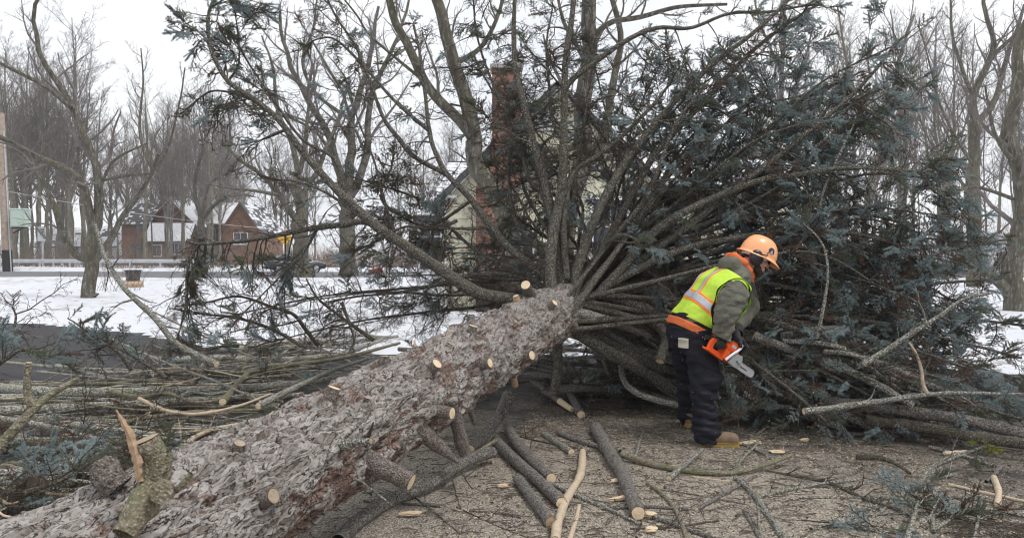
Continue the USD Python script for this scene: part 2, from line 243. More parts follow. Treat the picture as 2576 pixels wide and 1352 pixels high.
# drive: worn asphalt under sawdust, needles and bark crumbs; the sawdust lies thickest where the cutting was done
mat('drive', {'g': ('geometry', {}), 'n1': ('noise_texture', {'scale': 2.2, 'detail': 5, 'roughness': 0.6}), 'n2': ('noise_texture', {'scale': 160, 'detail': 2}), 'n3': ('noise_texture', {'scale': 60, 'detail': 4, 'roughness': 0.7}), 'n5': ('noise_texture', {'scale': 7, 'detail': 6, 'roughness': 0.7}), 'v': ('voronoi_texture', {'scale': 130}), 'v2': ('voronoi_texture', {'scale': 75}),
    'dist': ('vector_math', {'math_type': 'distance', 'vector2': (0.2, 3.7, 0.0)}), 'zone': ('map_range', {'from_min': 0.6, 'from_max': 4.2, 'to_min': 0.30, 'to_max': -0.17, 'clamp': True}),
    'asph': ('rgb_ramp', {'ramp': [(0.3, (0.038, 0.037, 0.04)), (0.6, (0.062, 0.06, 0.063)), (0.75, (0.11, 0.105, 0.105))]}),
    'litter': ('rgb_ramp', {'ramp': [(0.0, (0.05, 0.042, 0.034)), (0.4, (0.125, 0.107, 0.088)), (0.75, (0.22, 0.195, 0.162)), (1.0, (0.42, 0.37, 0.30))]}), 'dust': ('rgb_ramp', {'ramp': [(0.0, (0.05, 0.042, 0.035)), (0.35, (0.19, 0.167, 0.14)), (0.65, (0.37, 0.33, 0.277)), (1.0, (0.66, 0.60, 0.50))]}),
    'sx': ('math', {'math_type': 'multiply', 'value2': 0.4}), 's1': ('math', {'math_type': 'add'}), 's2': ('math', {'math_type': 'multiply_add', 'value2': 0.6}), 'f': ('rgb_ramp', {'ramp': [(0.44, (0, 0, 0)), (0.62, (1, 1, 1))]}),
    'l1': ('math', {'math_type': 'add'}), 'lf': ('rgb_ramp', {'ramp': [(0.40, (0, 0, 0)), (0.56, (0.9, 0.9, 0.9))]}), 'zl': ('map_range', {'from_min': 3.2, 'from_max': 6.0, 'to_min': 0.10, 'to_max': -0.16, 'clamp': True}),
    'm1': ('mix', {}), 'm2': ('mix', {}), 'hh': ('math', {'math_type': 'multiply_add', 'value2': 0.5}), 'b': ('bump', {'strength': 0.8, 'distance': 0.012}), 'p': ('principled_bsdf', {'roughness': 0.85, 'specular_ior_level': 0.3})},
    [('g.position', x + '.vector') for x in ('n1', 'n2', 'n3', 'n5', 'v', 'v2')] + [('g.position', 'dist.vector1'), ('dist.value', 'zone.value'), ('dist.value', 'zl.value'), ('n2.fac', 'asph.fac'), ('v2.color', 'litter.fac'), ('v.color', 'dust.fac'),
     ('n5.fac', 's2.value1'), ('zone.result', 's2.value3'), ('s2.value', 's1.value1'), ('n3.fac', 'hh.value1'), ('v.distance', 'hh.value3'), ('hh.value', 'b.height'),
     ('n3.fac', 'sx.value1'), ('sx.value', 's1.value2'), ('s1.value', 'f.fac'), ('n1.fac', 'l1.value1'), ('zl.result', 'l1.value2'), ('l1.value', 'lf.fac'),
     ('asph.color', 'm1.color1'), ('litter.color', 'm1.color2'), ('lf.color', 'm1.fac'), ('m1.color', 'm2.color1'), ('dust.color', 'm2.color2'), ('f.color', 'm2.fac'), ('m2.color', 'p.base_color'), ('b.normal', 'p.normal')])
# ---------------------------------------------------------------- the ground
import shapely
DRIVE = shapely.Polygon([(-60, 24), (-22, 20.5), (-12, 17.3), (-8.3, 15.6), (-6.4, 13.9), (-5.0, 12.5), (-2, 11.8), (1.5, 11.3), (4.2, 10.9), (6.0, 9.9), (8.0, 9.0), (12, 8.2), (30, 5.0), (30, -12), (-60, -12)])
def road_mid(x): return 55.5 - 0.03 * x
def spread(lo, hi, fine, grow):
    a = [0.0]; s = fine
    while a[-1] < hi: a.append(a[-1] + s); s *= grow
    b = [0.0]; s = fine
    while b[-1] > lo: b.append(b[-1] - s); s *= grow
    return np.array(b[:0:-1] + a)
def grid_mesh(X, Y, Z):
    h, w = X.shape; i, j = np.meshgrid(np.arange(h - 1), np.arange(w - 1), indexing='ij')
    q = np.stack([i * w + j, i * w + j + 1, (i + 1) * w + j + 1, (i + 1) * w + j], -1).reshape(-1, 4)
    return np.stack([X, Y, Z], -1).reshape(-1, 3), np.vstack([q[:, [0, 1, 2]], q[:, [0, 2, 3]]])
def smoothstep(a, b, x):
    t = np.clip((x - a) / (b - a), 0, 1); return t * t * (3 - 2 * t)
X, Y = np.meshgrid(spread(-900, 900, 0.2, 1.02), 9 + spread(-15, 900, 0.13, 1.022))
P2 = np.stack([X, Y, 0 * X], -1)
pts = shapely.points(X.ravel(), Y.ravel())
inside = shapely.contains(DRIVE, pts); dd = shapely.distance(DRIVE.exterior, pts) * np.where(inside, -1, 1)
dd = dd.reshape(X.shape) + noisy(P2, 0.9, 0.55, 3, 4)
rd = np.abs(Y - road_mid(X)) - 7.6 + noisy(P2, 0.25, 0.9, 8, 3)
cover = smoothstep(-0.05, 0.25, dd) * smoothstep(-0.1, 0.6, rd)
lump = noisy(P2, 0.8, 0.05, 4, 4) + noisy(P2, 0.15, 0.10, 6, 2)
Z = -0.10 + cover * (0.13 + lump * np.clip(dd / 2, 0, 1) * 0.6)
Z += 0.25 * smoothstep(0.3, 1.6, rd) * (1 - smoothstep(1.6, 4.5, rd)) * (Y > 60)          # ploughed ridge along the far side of the road
obj('snowy_lawn', grid_mesh(X, Y, Z), 'snow', smooth=True, kind='structure')
Xd, Yd = np.meshgrid(np.linspace(-60, 30, 150), np.linspace(-11, 25, 90))
keep = shapely.contains(DRIVE.buffer(1.3), shapely.points(Xd.ravel(), Yd.ravel()))
v, f = grid_mesh(Xd, Yd, noisy(np.stack([Xd, Yd, 0 * Xd], -1), 0.6, 0.012, 9, 3))
f = f[keep[f].all(1)]; used, f = np.unique(f, return_inverse=True)
obj('driveway', (v[used], f.reshape(-1, 3)), 'drive', smooth=True, kind='structure')
Xr, Yr = np.meshgrid(np.linspace(-150, 150, 80), np.linspace(-8.2, 8.2, 9))
plain('road_asphalt', (0.135, 0.135, 0.145), 0.8, 0.2, 1.2, 0.2, bscale=40)
obj('road', grid_mesh(Xr, Yr + road_mid(Xr), 0 * Xr - 0.02), 'road_asphalt', smooth=True, kind='structure')
plain('road_paint', (0.5, 0.5, 0.48), 0.7, 0.2, 3.0)
obj('road_edge_line', grid_mesh(Xr[:2], np.array([[6.6], [6.75]]) + road_mid(Xr[:2]), 0 * Xr[:2] - 0.012), 'road_paint', kind='structure')
# ---------------------------------------------------------------- the felled spruce: trunk
TA, TB = np.array([-1.684, 2.6, 0.208 + 0.03]), np.array([0.246, 6.7, 0.92])
TD = unit(TB - TA); TLEN = np.linalg.norm(TB - TA)
TS = unit(np.cross(TD, [0, 0, 1.0])); TU = np.cross(TS, TD)             # sideways (right of the trunk) and up
def axis(s):
    """Axis point of the trunk at s (0 near the butt, 1 at the fitted end, the tip at about 2.9)."""
    s = np.asarray(s, float); return TA + (TB - TA) * s[..., None]
def trunk_r(s):
    s = np.asarray(s, float); return np.interp(s, [-0.55, -0.25, 0, 0.3, 1.0, 1.25, 1.5, 2.0, 2.9], [0.40, 0.345, 0.315, 0.292, 0.242, 0.225, 0.17, 0.11, 0.02])
def on_trunk(s, ang, out=0.0):
    """Point on the bark; ang 0 = right side, 90 = top, 180 = left."""
    a = math.radians(ang); n = math.cos(a) * TS + math.sin(a) * TU
    return axis(s) + n * (trunk_r(s) + out), n
spruce = thing('fallen_spruce', 'big felled blue spruce with scaly trunk and a fan of limbs, across the drive', 'tree', (-1.6, 2.6, 0))
S_LIST = np.linspace(-0.34, 1.32, 820); NA = 270
ANG = np.linspace(-82, 212, NA, endpoint=True)                          # fine on the sides one can see
Sg, Ag = np.meshgrid(S_LIST, np.radians(ANG), indexing='ij')
# the surface unrolled in metres
Lm = Sg * TLEN; Rm = trunk_r(Sg); Cm = Ag * Rm
N3 = np.cos(Ag)[..., None] * TS + np.sin(Ag)[..., None] * TU
P0 = axis(Sg) + N3 * Rm[..., None]
grow = np.interp(Sg, [0, 1.3], [1.0, 0.62])                             # plates are larger near the butt
W1, W2 = noisy(P0, 9, 0.045, 21, 3), noisy(P0, 9, 0.045, 22, 3)
W3, W4 = noisy(P0, 38, 0.014, 23, 3), noisy(P0, 38, 0.014, 24, 3)
def plates(lx, ly, seed, edge):
    rn = np.random.default_rng(seed)
    q = np.stack([((Lm + W1 + W3) / lx / grow).ravel(), ((Cm + W2 * 0.6 + W4) / ly / grow).ravel()], 1)
    lo, hi = q.min(0) - 1, q.max(0) + 1
    n = int((hi - lo).prod() * 1.0)
    c = rn.uniform(lo, hi, (n, 2)); d, i = cKDTree(c).query(q, k=2)
    tone, tilt = rn.random(n), rn.normal(0, 1, (n, 2))
    rel = q - c[i[:, 0]]
    crack = 1 - np.clip((d[:, 1] - d[:, 0]) / edge, 0, 1)
    sh = lambda a: a.reshape(Sg.shape)
    return sh(tone[i[:, 0]]), sh(crack), sh((rel * tilt[i[:, 0]]).sum(1))
tone1, crack1, tilt1 = plates(0.150, 0.060, 31, 0.13)
tone2, crack2, tilt2 = plates(0.060, 0.030, 32, 0.22)
rawn = meshkit.fbm(P0 * 5.0, 4, 41); rawn2 = meshkit.fbm(P0 * 26.0, 3, 42)
under = np.clip((np.radians(15) - np.where(Ag > np.pi / 2, np.pi - Ag, Ag)) / 1.0, 0, 1)   # towards the belly more bark has come off
def flakes(lx, ly, k, seed, rough):
    """Bark scales lying over each other: an uneven height cut into k thin layers; (level 0..1, how near a layer's edge)."""
    q = np.stack([(Lm + W1 * 1.5) / lx / grow, (Cm + W2 * 1.5) / ly / grow, 0 * Lm + seed], -1)
    n = meshkit.fbm(q, 4, seed); n = np.clip((n - 0.22) / 0.56, 0, 0.999) * k
    fl = np.floor(n); fr = n - fl
    return (fl + smoothstep(0.0, rough, fr)) / k, np.exp(-fr / 0.07)
lev1, rim1 = flakes(0.24, 0.085, 5, 61, 0.16)
lev2, rim2 = flakes(0.075, 0.034, 6, 62, 0.14)
raw = np.clip((rawn * 0.5 + rawn2 * 0.5 + 0.20 * under + (0.5 - lev1) * 0.28 + (tone2 - 0.5) * 0.12 - 0.59) * 7, 0, 1) * 0.9
amp = np.interp(Sg, [0, 1.3], [1.0, 0.7])
H = amp * (lev1 * 0.052 + lev2 * 0.012 - crack1 ** 2 * 0.010) - raw * 0.005 - 0.034
H += noisy(P0, 2.2, 0.022, 50, 2)
crack = np.clip(crack1 ** 2 * 0.5 + rim1 * 0.9 * (lev1 < 0.93) - 0.2, 0, 1) * 0.9
tone1 = np.clip(0.35 * tone1 + 0.65 * lev1 + noisy(P0, 14, 0.25, 52, 3), 0, 1); tone2 = 0.5 * tone2 + 0.5 * lev2
# swellings round the limbs that were cut: (s, angle, size, height)
COLLARS = []
def collar(s, ang, size, height): COLLARS.append((s, math.radians(ang), size, height))
STUBS = [  # picture point and distance of the cut, thickness, length of the stub, turn of the cut, old?
    ('round', 1270, 787, 0.062, 0.05, 0, 0), ('round', 1185, 836, 0.062, 0.035, 0, 0), ('round', 967, 914, 0.062, 0.03, 0, 0), ('round', 1077, 937, 0.066, 0.075, 1, 0),
    ('round', 1206, 918, 0.065, 0.07, 2, 0), ('round', 1381, 771, 0.058, 0.05, 2, 0), ('round', 830, 1010, 0.07, 0.06, 0, 0), ('flat', 755, 1002, 0.05, 0.015, 0, 0), ('round', 1095, 1034, 0.07, 0.10, 2, 0),
    ('flat', 600, 1126, 0.055, 0.008, 0, 1), ('round', 655, 1255, 0.068, 0.06, 1, 1), ('flat', 1116, 770, 0.04, 0.02, 0, 0)]
def pick(px, py):
    """Where the line of sight meets the trunk: (s, angle)."""
    o = np.array([0, 0, CAM_H]); d = at(px, py, 5.0) - o
    ax = axis(np.array([0.0]))[0]
    for y in np.linspace(2.2, 9, 900):
        p = o + d * y / 5.0; s = (p - ax) @ TD / TLEN; r = p - axis(s)
        if np.linalg.norm(r) < trunk_r(s): return s, math.degrees(math.atan2(r @ TU, r @ TS))
    y = min(np.linspace(2.2, 9, 900), key=lambda y: np.linalg.norm((lambda p: p - axis((p - ax) @ TD / TLEN))(o + d * y / 5.0)))
    p = o + d * y / 5.0; s = (p - ax) @ TD / TLEN; r = p - axis(s)
    return s, math.degrees(math.atan2(r @ TU, r @ TS))
for st in STUBS:
    s, a = pick(st[1], st[2]); collar(s, a, st[3] * 1.15, min(0.03, st[4] * 0.5))
for s, a, size, hgt in COLLARS:
    d2 = ((Sg - s) * TLEN) ** 2 + ((Ag - a) * Rm) ** 2
    d = np.sqrt(d2); H += hgt * np.exp(-d2 / size ** 2) + 0.006 * np.sin(d / size * 11) * np.exp(-d2 / (size * 1.3) ** 2)
    w = np.exp(-d2 / (size * 1.2) ** 2); crack = np.clip(crack + w * 0.25, 0, 1)
PT = P0 + N3 * H[..., None]
def tri_grid(n, m):
    i, j = np.meshgrid(np.arange(n - 1), np.arange(m - 1), indexing='ij')
    q = np.stack([i * m + j, (i + 1) * m + j, (i + 1) * m + j + 1, i * m + j + 1], -1).reshape(-1, 4)
    return np.vstack([q[:, [0, 2, 1]], q[:, [0, 3, 2]]])
obj('trunk', (PT.reshape(-1, 3), tri_grid(*Sg.shape)), 'trunk_bark', spruce, smooth=True, prim={'unroll': np.stack([Lm / grow, Cm / np.sqrt(grow), 0 * Lm], -1).reshape(-1, 3), 'crack': crack.ravel(), 'raw': raw.ravel()})
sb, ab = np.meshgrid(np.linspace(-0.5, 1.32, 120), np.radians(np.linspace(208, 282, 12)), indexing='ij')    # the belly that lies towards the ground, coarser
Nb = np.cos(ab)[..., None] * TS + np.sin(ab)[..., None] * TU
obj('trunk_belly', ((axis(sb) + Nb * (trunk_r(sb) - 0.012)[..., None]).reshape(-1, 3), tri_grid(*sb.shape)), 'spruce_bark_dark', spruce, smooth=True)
top = axis(np.linspace(1.27, 2.9, 24))
top[:, 2] -= np.linspace(0, 1, 24) ** 2 * 0.5
bk, _, _ = log_shape(top, trunk_r(np.linspace(1.27, 2.9, 24)), 18, 0.06, 5, 0.08)
obj('upper_trunk', bk, 'spruce_bark', spruce, smooth=True)
if True:                                                                # the stubs of sawn-off limbs
    for kind, px, py, dia, ln, turn, old in STUBS:
        s, a = pick(px, py); p, n = on_trunk(s, a)
        s2 = s - (0.5 * ln / TLEN if turn == 0 else 0)
        p0 = on_trunk(s2, a, -0.06)[0]
        d = unit(n + TD * 0.35 + (TS * 0.45 + np.array([0, -0.5, 0]) if turn == 2 else np.array([0, -0.35, 0]) if turn == 1 else np.array([0, 0, 0.25])))
        pe = p + n * 0.012 + d * ln
        bk, e0, e1 = log_shape([p0, (p0 + pe) / 2, pe], [dia * 0.62, dia * 0.55, dia * 0.5], 16, 0.02, int(px), 0.04, False)
        sp = obj('limb_stub', bk, 'stub_bark', spruce, smooth=True)
        obj('cut_face', e1, 'old_cut' if old else 'cut_wood', sp)
# ---------------------------------------------------------------- bare trees
def sprout(P, R, n, t0, t1, ratio, ang, K, wob, up, seed, rmin, rk=0.55, rtip=0.35, droop=0.0):
    """n children on each of the limbs P (N, K, 3) with radii R: their lines and radii."""
    rn = np.random.default_rng(seed); N, Kp = P.shape[:2]
    L = np.linalg.norm(np.diff(P, axis=1), axis=2).sum(1)
    t = (np.arange(n)[None] + rn.random((N, n))) / n * (t1 - t0) + t0; x = t * (Kp - 1); k = np.minimum(x.astype(int), Kp - 2); fr = (x - k)[..., None]; ii = np.arange(N)[:, None]
    base = P[ii, k] * (1 - fr) + P[ii, k + 1] * fr; tang = unit(P[ii, k + 1] - P[ii, k]); rad = R[ii, k] * (1 - fr[..., 0]) + R[ii, k + 1] * fr[..., 0]
    rv = rn.normal(size=tang.shape); perp = unit(rv - (rv * tang).sum(-1, keepdims=True) * tang)
    a = np.radians(rn.normal(ang, ang * 0.22, (N, n)))[..., None]
    d = (tang * np.cos(a) + perp * np.sin(a)).reshape(-1, 3)
    ln = (L[:, None] * ratio * (1 - 0.55 * (t - t0) / max(t1 - t0, 1e-6)) * rn.uniform(0.6, 1.25, (N, n))).ravel()
    r0 = np.maximum(np.minimum(rad.ravel() * rk * rn.uniform(0.75, 1.15, N * n), ln * 0.03), rmin)
    pts = [base.reshape(-1, 3)]
    for j in range(K - 1):
        d = unit(d + rn.normal(size=d.shape) * wob + np.array([0, 0, up - droop * j / K])); pts.append(pts[-1] + d * (ln / (K - 1))[:, None])
    return np.stack(pts, 1), r0[:, None] * np.linspace(1, rtip, K)[None]
def bare_tree(name, label, limbs, spec, barkm, seed, group=None, twigm='bare_twig', sides=(9, 5, 3, 3, 3), loc=None, hidden=None, flare=0.0):
    """limbs: list of (points, start radius, end radius), the first is the trunk; spec: keyword sets for sprout, one for each level."""
    K = 18
    g0 = limbs[0][0]
    if g0[0][2] > 0.03: limbs = [([np.array([g0[0][0], g0[0][1], -0.05])] + list(g0), limbs[0][1], limbs[0][2])] + limbs[1:]
    P = np.stack([smooth_line(l[0], K) for l in limbs]); R = np.stack([np.linspace(l[1], l[2], K) for l in limbs])
    rn = np.random.default_rng(seed); wob = np.stack([noisy(P * 1.0, 0.9, 1.0, seed + k, 2) for k in range(3)], -1) * (R.max(1) * 0.7)[:, None, None]
    wob[:, 0] = 0; P = P + wob
    if flare: R[0, 0] *= 1 + flare; R[0, 1] *= 1 + flare * 0.3
    loc = P[0, 0] if loc is None else loc
    t = thing(name, label, 'tree', (loc[0], loc[1], 0), group)
    v, f = tubes(P[:1], R[:1], 18); obj('trunk', (v, f), barkm, t, smooth=True)
    parts, P0, R0 = [tubes(P[1:], R[1:], 9)] if len(P) > 1 else [], P, R
    for lv, sp in enumerate(spec):
        if len(P0) > 0:
            P1, R1 = sprout(P0, R0, seed=seed * 7 + lv, **sp)
            if lv == 0 and sides[1] > 4 and len(limbs) == 1: parts.append(tubes(P1, R1, sides[1]))
            else: parts.append(tubes(P1, R1, sides[min(lv + 1, 4)]))
            P0, R0 = P1, R1
    big = parts[0] if len(parts) > 1 else None
    if big is not None: obj('limbs', big, barkm, t, smooth=True)
    obj('crown', join(parts[1:] if big is not None else parts), twigm, t, smooth=False, kind='stuff')
    return t
def wood_spec(a, b, c, d=0):
    s = [dict(n=a, t0=0.35, t1=0.99, ratio=0.34, ang=42, K=8, wob=0.10, up=0.10, rmin=0.02), dict(n=b, t0=0.15, t1=0.98, ratio=0.36, ang=42, K=6, wob=0.14, up=0.06, rmin=0.010), dict(n=c, t0=0.1, t1=1.0, ratio=0.42, ang=40, K=5, wob=0.18, up=0.04, rmin=0.006)]
    if d: s.append(dict(n=d, t0=0.1, t1=1.0, ratio=0.5, ang=42, K=3, wob=0.2, up=0.02, rmin=0.0052))
    return s
# tall straight trees of the wood beyond the road: five kinds of growth, each then repeated
WOOD = []
spots = []
rn = np.random.default_rng(77)
for k in range(86):                                                     # the wood on the left, behind the guard rail
    y = rn.uniform(74, 118); px = rn.uniform(-160, 560); spots.append((px, y, rn.uniform(0.85, 1.12) * (1.0 if px < 260 else 0.78)))
for k in range(26):                                                     # thinner, towards the houses and behind the maples
    y = rn.uniform(105, 150); px = rn.uniform(520, 1180); spots.append((px, y, rn.uniform(0.75, 1.0)))
for k in range(38):                                                     # beyond the house on the right
    y = rn.uniform(60, 110); px = rn.uniform(1850, 2720); spots.append((px, y, rn.uniform(0.7, 1.05)))
WL = ['slender grey bare tree with ascending twigs in the wood behind the guard rail', 'pale bare tree with a forked top among the wood beyond the road',
      'bare tree with a thick straight trunk in the wood beyond the road', 'thin leaning bare tree in the wood beyond the road', 'bare tree with a wide twiggy crown in the wood beyond the road']
for k, (px, y, sc) in enumerate(spots):
    g = k % 5; x = (px - 1288) / FPX * y
    if k < 5:
        r = np.random.default_rng(900 + g); H_ = [21, 22, 23, 19, 20][g]; lean = [0.3, 0.5, 0.2, 1.8, 0.6][g]
        pts = [(0, 0, -0.3), (r.normal(0, .2), r.normal(0, .2), H_ * .3), (lean * .5 + r.normal(0, .3), r.normal(0, .3), H_ * .65), (lean, r.normal(0, .4), H_)]
        limbs = [(pts, [.2, .2, .3, .15, .24][g], 0.03)]
        if g in (1, 4): limbs.append(([pts[1], (1.0, .5, H_ * .5), (1.8, .7, H_ * .92)], 0.13, 0.03))
        t = bare_tree('wood_tree', WL[g], limbs, wood_spec([24, 18, 21, 20, 18][g], 9, 8, 4), 'wood_bark', 300 + g, WL[g][:30] + ' group', loc=(0, 0, 0), flare=0.25)
        pr = stage.GetPrimAtPath(t); WOOD.append(t); xf = UsdGeom.Xformable(pr); xf.ClearXformOpOrder()
        pr.SetCustomDataByKey('group', ['slender trees of the wood', 'forked trees of the wood', 'thick trees of the wood', 'leaning trees of the wood', 'wide crowned trees of the wood'][g])
    else:
        t = path_for('wood_tree', None); x_ = UsdGeom.Xform.Define(stage, t); pr = x_.GetPrim(); pr.GetReferences().AddInternalReference(WOOD[g]); pr.SetInstanceable(True)
        xf = UsdGeom.Xformable(pr); xf.ClearXformOpOrder()
    xf.AddTranslateOp(opSuffix='place').Set(Gf.Vec3d(float(x), float(y), 0.0)); xf.AddRotateZOp(opSuffix='turn').Set(float(rn.uniform(0, 360))); xf.AddScaleOp(opSuffix='size').Set(Gf.Vec3f(*([float(sc)] * 3)))

def L(pts, d, dia0, dia1):
    """A limb traced in the picture: points with their distance d (one number or first and last), start and end thickness in picture points."""
    d0, d1 = (d, d) if np.ndim(d) == 0 else d
    ds = np.linspace(d0, d1, len(pts)); return ([at(x, y, q) for (x, y), q in zip(pts, ds)], dia0 / 2 / FPX * d0, dia1 / 2 / FPX * d1)
TW = lambda a, b, c, r=0.30: [dict(n=a, t0=0.2, t1=0.99, ratio=r, ang=45, K=8, wob=0.16, up=0.07, rmin=0.008), dict(n=b, t0=0.15, t1=1.0, ratio=0.42, ang=45, K=6, wob=0.2, up=0.05, rmin=0.0045), dict(n=c, t0=0.1, t1=1.0, ratio=0.5, ang=45, K=4, wob=0.2, up=0.03, rmin=0.003)]
# the many-stemmed tree on the lawn at the left
bare_tree('lawn_tree', 'many-stemmed bare tree with mossy grey limbs standing on the snowy lawn', [
    L([(230, 752), (229, 700), (228, 640), (232, 590)], 26, 34, 30), L([(232, 600), (222, 520), (200, 450), (160, 420), (75, 385), (0, 345), (-80, 310)], (26, 24.5), 26, 9),
    L([(232, 600), (250, 520), (250, 470), (235, 400), (180, 270), (120, 170), (90, 90), (80, 25), (110, -20)], (26, 25), 24, 8), L([(180, 270), (90, 205), (0, 160), (-60, 120)], (25.4, 24), 13, 6),
    L([(228, 655), (190, 640), (160, 590), (130, 500), (70, 400), (20, 370)], (26, 27), 20, 7), L([(232, 665), (265, 620), (300, 560), (345, 490), (385, 430), (400, 390)], (26, 25), 19, 7),
    L([(250, 480), (270, 430), (300, 395), (370, 360)], (25.7, 26.5), 9, 4), L([(385, 430), (360, 370), (350, 310), (360, 200), (355, 120)], (25, 25.5), 9, 3), L([(250, 455), (330, 440), (385, 438)], (25.8, 25.2), 8, 5), L([(385, 430), (420, 380), (450, 270), (465, 170)], (25, 24), 7, 3)],
    TW(9, 7, 5), 'maple_bark', 41, flare=0.35)
# the old maple beside the road and the tall one right of it
bare_tree('old_maple', 'old maple with a flared trunk and spreading limbs beside the parked car', [
    L([(766, 698), (762, 660), (758, 610), (756, 560), (752, 500), (748, 440)], 50, 44, 26), L([(756, 560), (720, 520), (690, 480), (660, 440), (600, 400), (560, 350)], (50, 47), 18, 6), L([(752, 510), (790, 440), (820, 380), (850, 300), (880, 200)], (50, 51), 16, 5),
    L([(750, 450), (735, 360), (700, 280), (690, 180), (660, 90)], (50, 49), 16, 4), L([(748, 445), (770, 360), (775, 270), (800, 160)], (50, 51), 14, 4), L([(700, 490), (640, 480), (570, 470), (520, 460)], (48.5, 46), 10, 4)],
    TW(11, 8, 5, 0.34), 'maple_bark', 42, flare=0.3)
bare_tree('tall_maple', 'tall double-stemmed maple with dense dark branching, right of the old maple', [
    L([(877, 680), (876, 620), (874, 540), (872, 480)], 52, 40, 38), L([(872, 500), (850, 420), (820, 330), (760, 230), (720, 120), (700, 10)], (52, 51), 24, 6), L([(872, 490), (880, 400), (885, 300), (905, 240), (930, 150), (950, 20)], (52, 53), 26, 7),
    L([(876, 500), (915, 420), (925, 320), (940, 220), (1000, 100), (1030, 0)], (52, 53), 22, 6), L([(860, 430), (800, 340), (740, 300), (680, 290), (620, 280)], (51.5, 50), 10, 4), L([(880, 300), (800, 240), (760, 160), (790, 60), (800, -20)], (52, 52), 10, 4), L([(885, 310), (860, 230), (800, 130), (740, 30)], (52.4, 52), 9, 3)],
    TW(12, 8, 6, 0.34), 'maple_bark', 43, flare=0.4)
bare_tree('crooked_tree', 'crooked bare tree with twisting low limbs in front of the brown houses', [
    L([(510, 655), (508, 600), (506, 545)], 62, 20, 17), L([(506, 550), (490, 480), (495, 420), (510, 370), (500, 300)], (62, 61), 13, 4), L([(506, 548), (560, 500), (600, 490), (640, 495)], (62, 60), 12, 4), L([(560, 502), (555, 430), (580, 360), (570, 260)], (61, 61), 11, 3), L([(510, 540), (530, 460), (610, 420), (660, 380)], (62, 63), 8, 3)],
    TW(11, 8, 5, 0.36), 'maple_bark', 44, flare=0.3)
# the great maple in front of the cream house and its neighbour
bare_tree('forked_maple', 'big smooth-barked forked maple rising in front of the cream house', [
    L([(1290, 700), (1275, 560), (1240, 480), (1210, 420), (1195, 360)], 17, 60, 42), L([(1195, 360), (1175, 270), (1150, 160), (1120, 70), (1085, -40)], (17, 17), 40, 26), L([(1188, 345), (1150, 300), (1110, 260), (1068, 200), (1030, 120), (994, 60), (970, -40)], (17, 16.5), 28, 18),
    L([(1075, 210), (1000, 150), (930, 90), (900, 40), (860, -10)], (16.7, 16), 9, 4), L([(1150, 160), (1220, 110), (1260, 20), (1270, -40)], (17, 17.5), 14, 7), L([(1105, 265), (1150, 265), (1220, 290), (1260, 360)], (16.9, 17.4), 6, 2)],
    TW(8, 7, 5, 0.36), 'maple_bark', 45, flare=0.2)
bare_tree('stout_maple', 'stout maple with a heavy side limb behind the middle of the felled spruce', [
    L([(1420, 720), (1430, 600), (1440, 500), (1452, 430), (1466, 330), (1475, 200), (1478, 80), (1480, -40)], 16, 58, 34), L([(1445, 440), (1490, 400), (1525, 330), (1535, 250), (1545, 180), (1560, 90), (1530, -30)], (16, 16.5), 26, 12), L([(1475, 110), (1530, 60), (1600, 45), (1700, 20), (1830, 12)], (16, 15.5), 16, 7), L([(1470, 150), (1420, 60), (1400, -30)], (16, 16), 12, 6), L([(1548, 170), (1600, 120), (1640, 60)], (16.4, 17), 7, 3)],
    TW(6, 6, 4, 0.3), 'maple_bark', 46, flare=0.2)
# on the right
bare_tree('dark_maple', 'dark bare tree with steep forks at the right edge of the lawn', [
    L([(2452, 560), (2448, 500), (2450, 430), (2450, 380), (2456, 300)], 34, 34, 26), L([(2456, 300), (2452, 240), (2470, 190), (2500, 120), (2478, 40), (2480, -30)], (34, 34), 20, 8), L([(2452, 250), (2420, 170), (2395, 90), (2392, -20)], (34, 33), 11, 5), L([(2460, 310), (2500, 260), (2520, 200), (2545, 110), (2580, 10)], (34, 35), 17, 7), L([(2470, 190), (2500, 140), (2560, 80), (2620, 0)], (34, 34), 12, 5), L([(2450, 420), (2400, 340), (2360, 250), (2330, 130), (2310, 60)], (34, 33), 8, 3), L([(2450, 500), (2390, 420), (2330, 340), (2290, 220)], (34, 33), 7, 3)],
    TW(11, 8, 5, 0.34), 'maple_bark', 47, flare=0.1)
bare_tree('edge_tree', 'thick-trunked bare tree with a low limb at the right edge of the picture', [
    L([(2548, 835), (2545, 760), (2550, 680), (2570, 560), (2560, 420), (2540, 320), (2560, 160), (2590, 60)], 20, 56, 22), L([(2540, 745), (2500, 690), (2455, 650), (2400, 600), (2340, 580)], (20, 19), 30, 8), L([(2555, 640), (2600, 560), (2620, 430)], (20, 21), 28, 14), L([(2560, 420), (2500, 330), (2480, 220)], (20, 19), 14, 5), L([(2548, 500), (2460, 470), (2400, 480), (2300, 470)], (20, 18.5), 10, 4)],
    TW(9, 8, 5, 0.3), 'maple_bark', 48, flare=0.35)
bare_tree('leaning_tree', 'slim leaning bare tree behind the right side of the felled spruce', [
    L([(2170, 640), (2185, 480), (2215, 370), (2240, 260), (2260, 150), (2300, 40)], 30, 20, 7), L([(2215, 370), (2160, 260), (2130, 150), (2110, 20)], (30, 30), 9, 4), L([(2235, 280), (2290, 180), (2360, 60)], (30, 30), 7, 3)],
    TW(14, 9, 5, 0.34), 'wood_bark', 49, flare=0.2)
bare_tree('slim_maple', 'slim bare maple seen through the top of the felled spruce', [
    L([(1960, 640), (1958, 480), (1962, 300), (1968, 140), (1975, -40)], 32, 20, 7), L([(1962, 330), (2010, 200), (2050, 60)], (32, 32), 9, 4), L([(1966, 180), (1920, 80), (1890, -30)], (32, 32), 8, 4)], TW(14, 9, 5, 0.36), 'wood_bark', 50, flare=0.2)
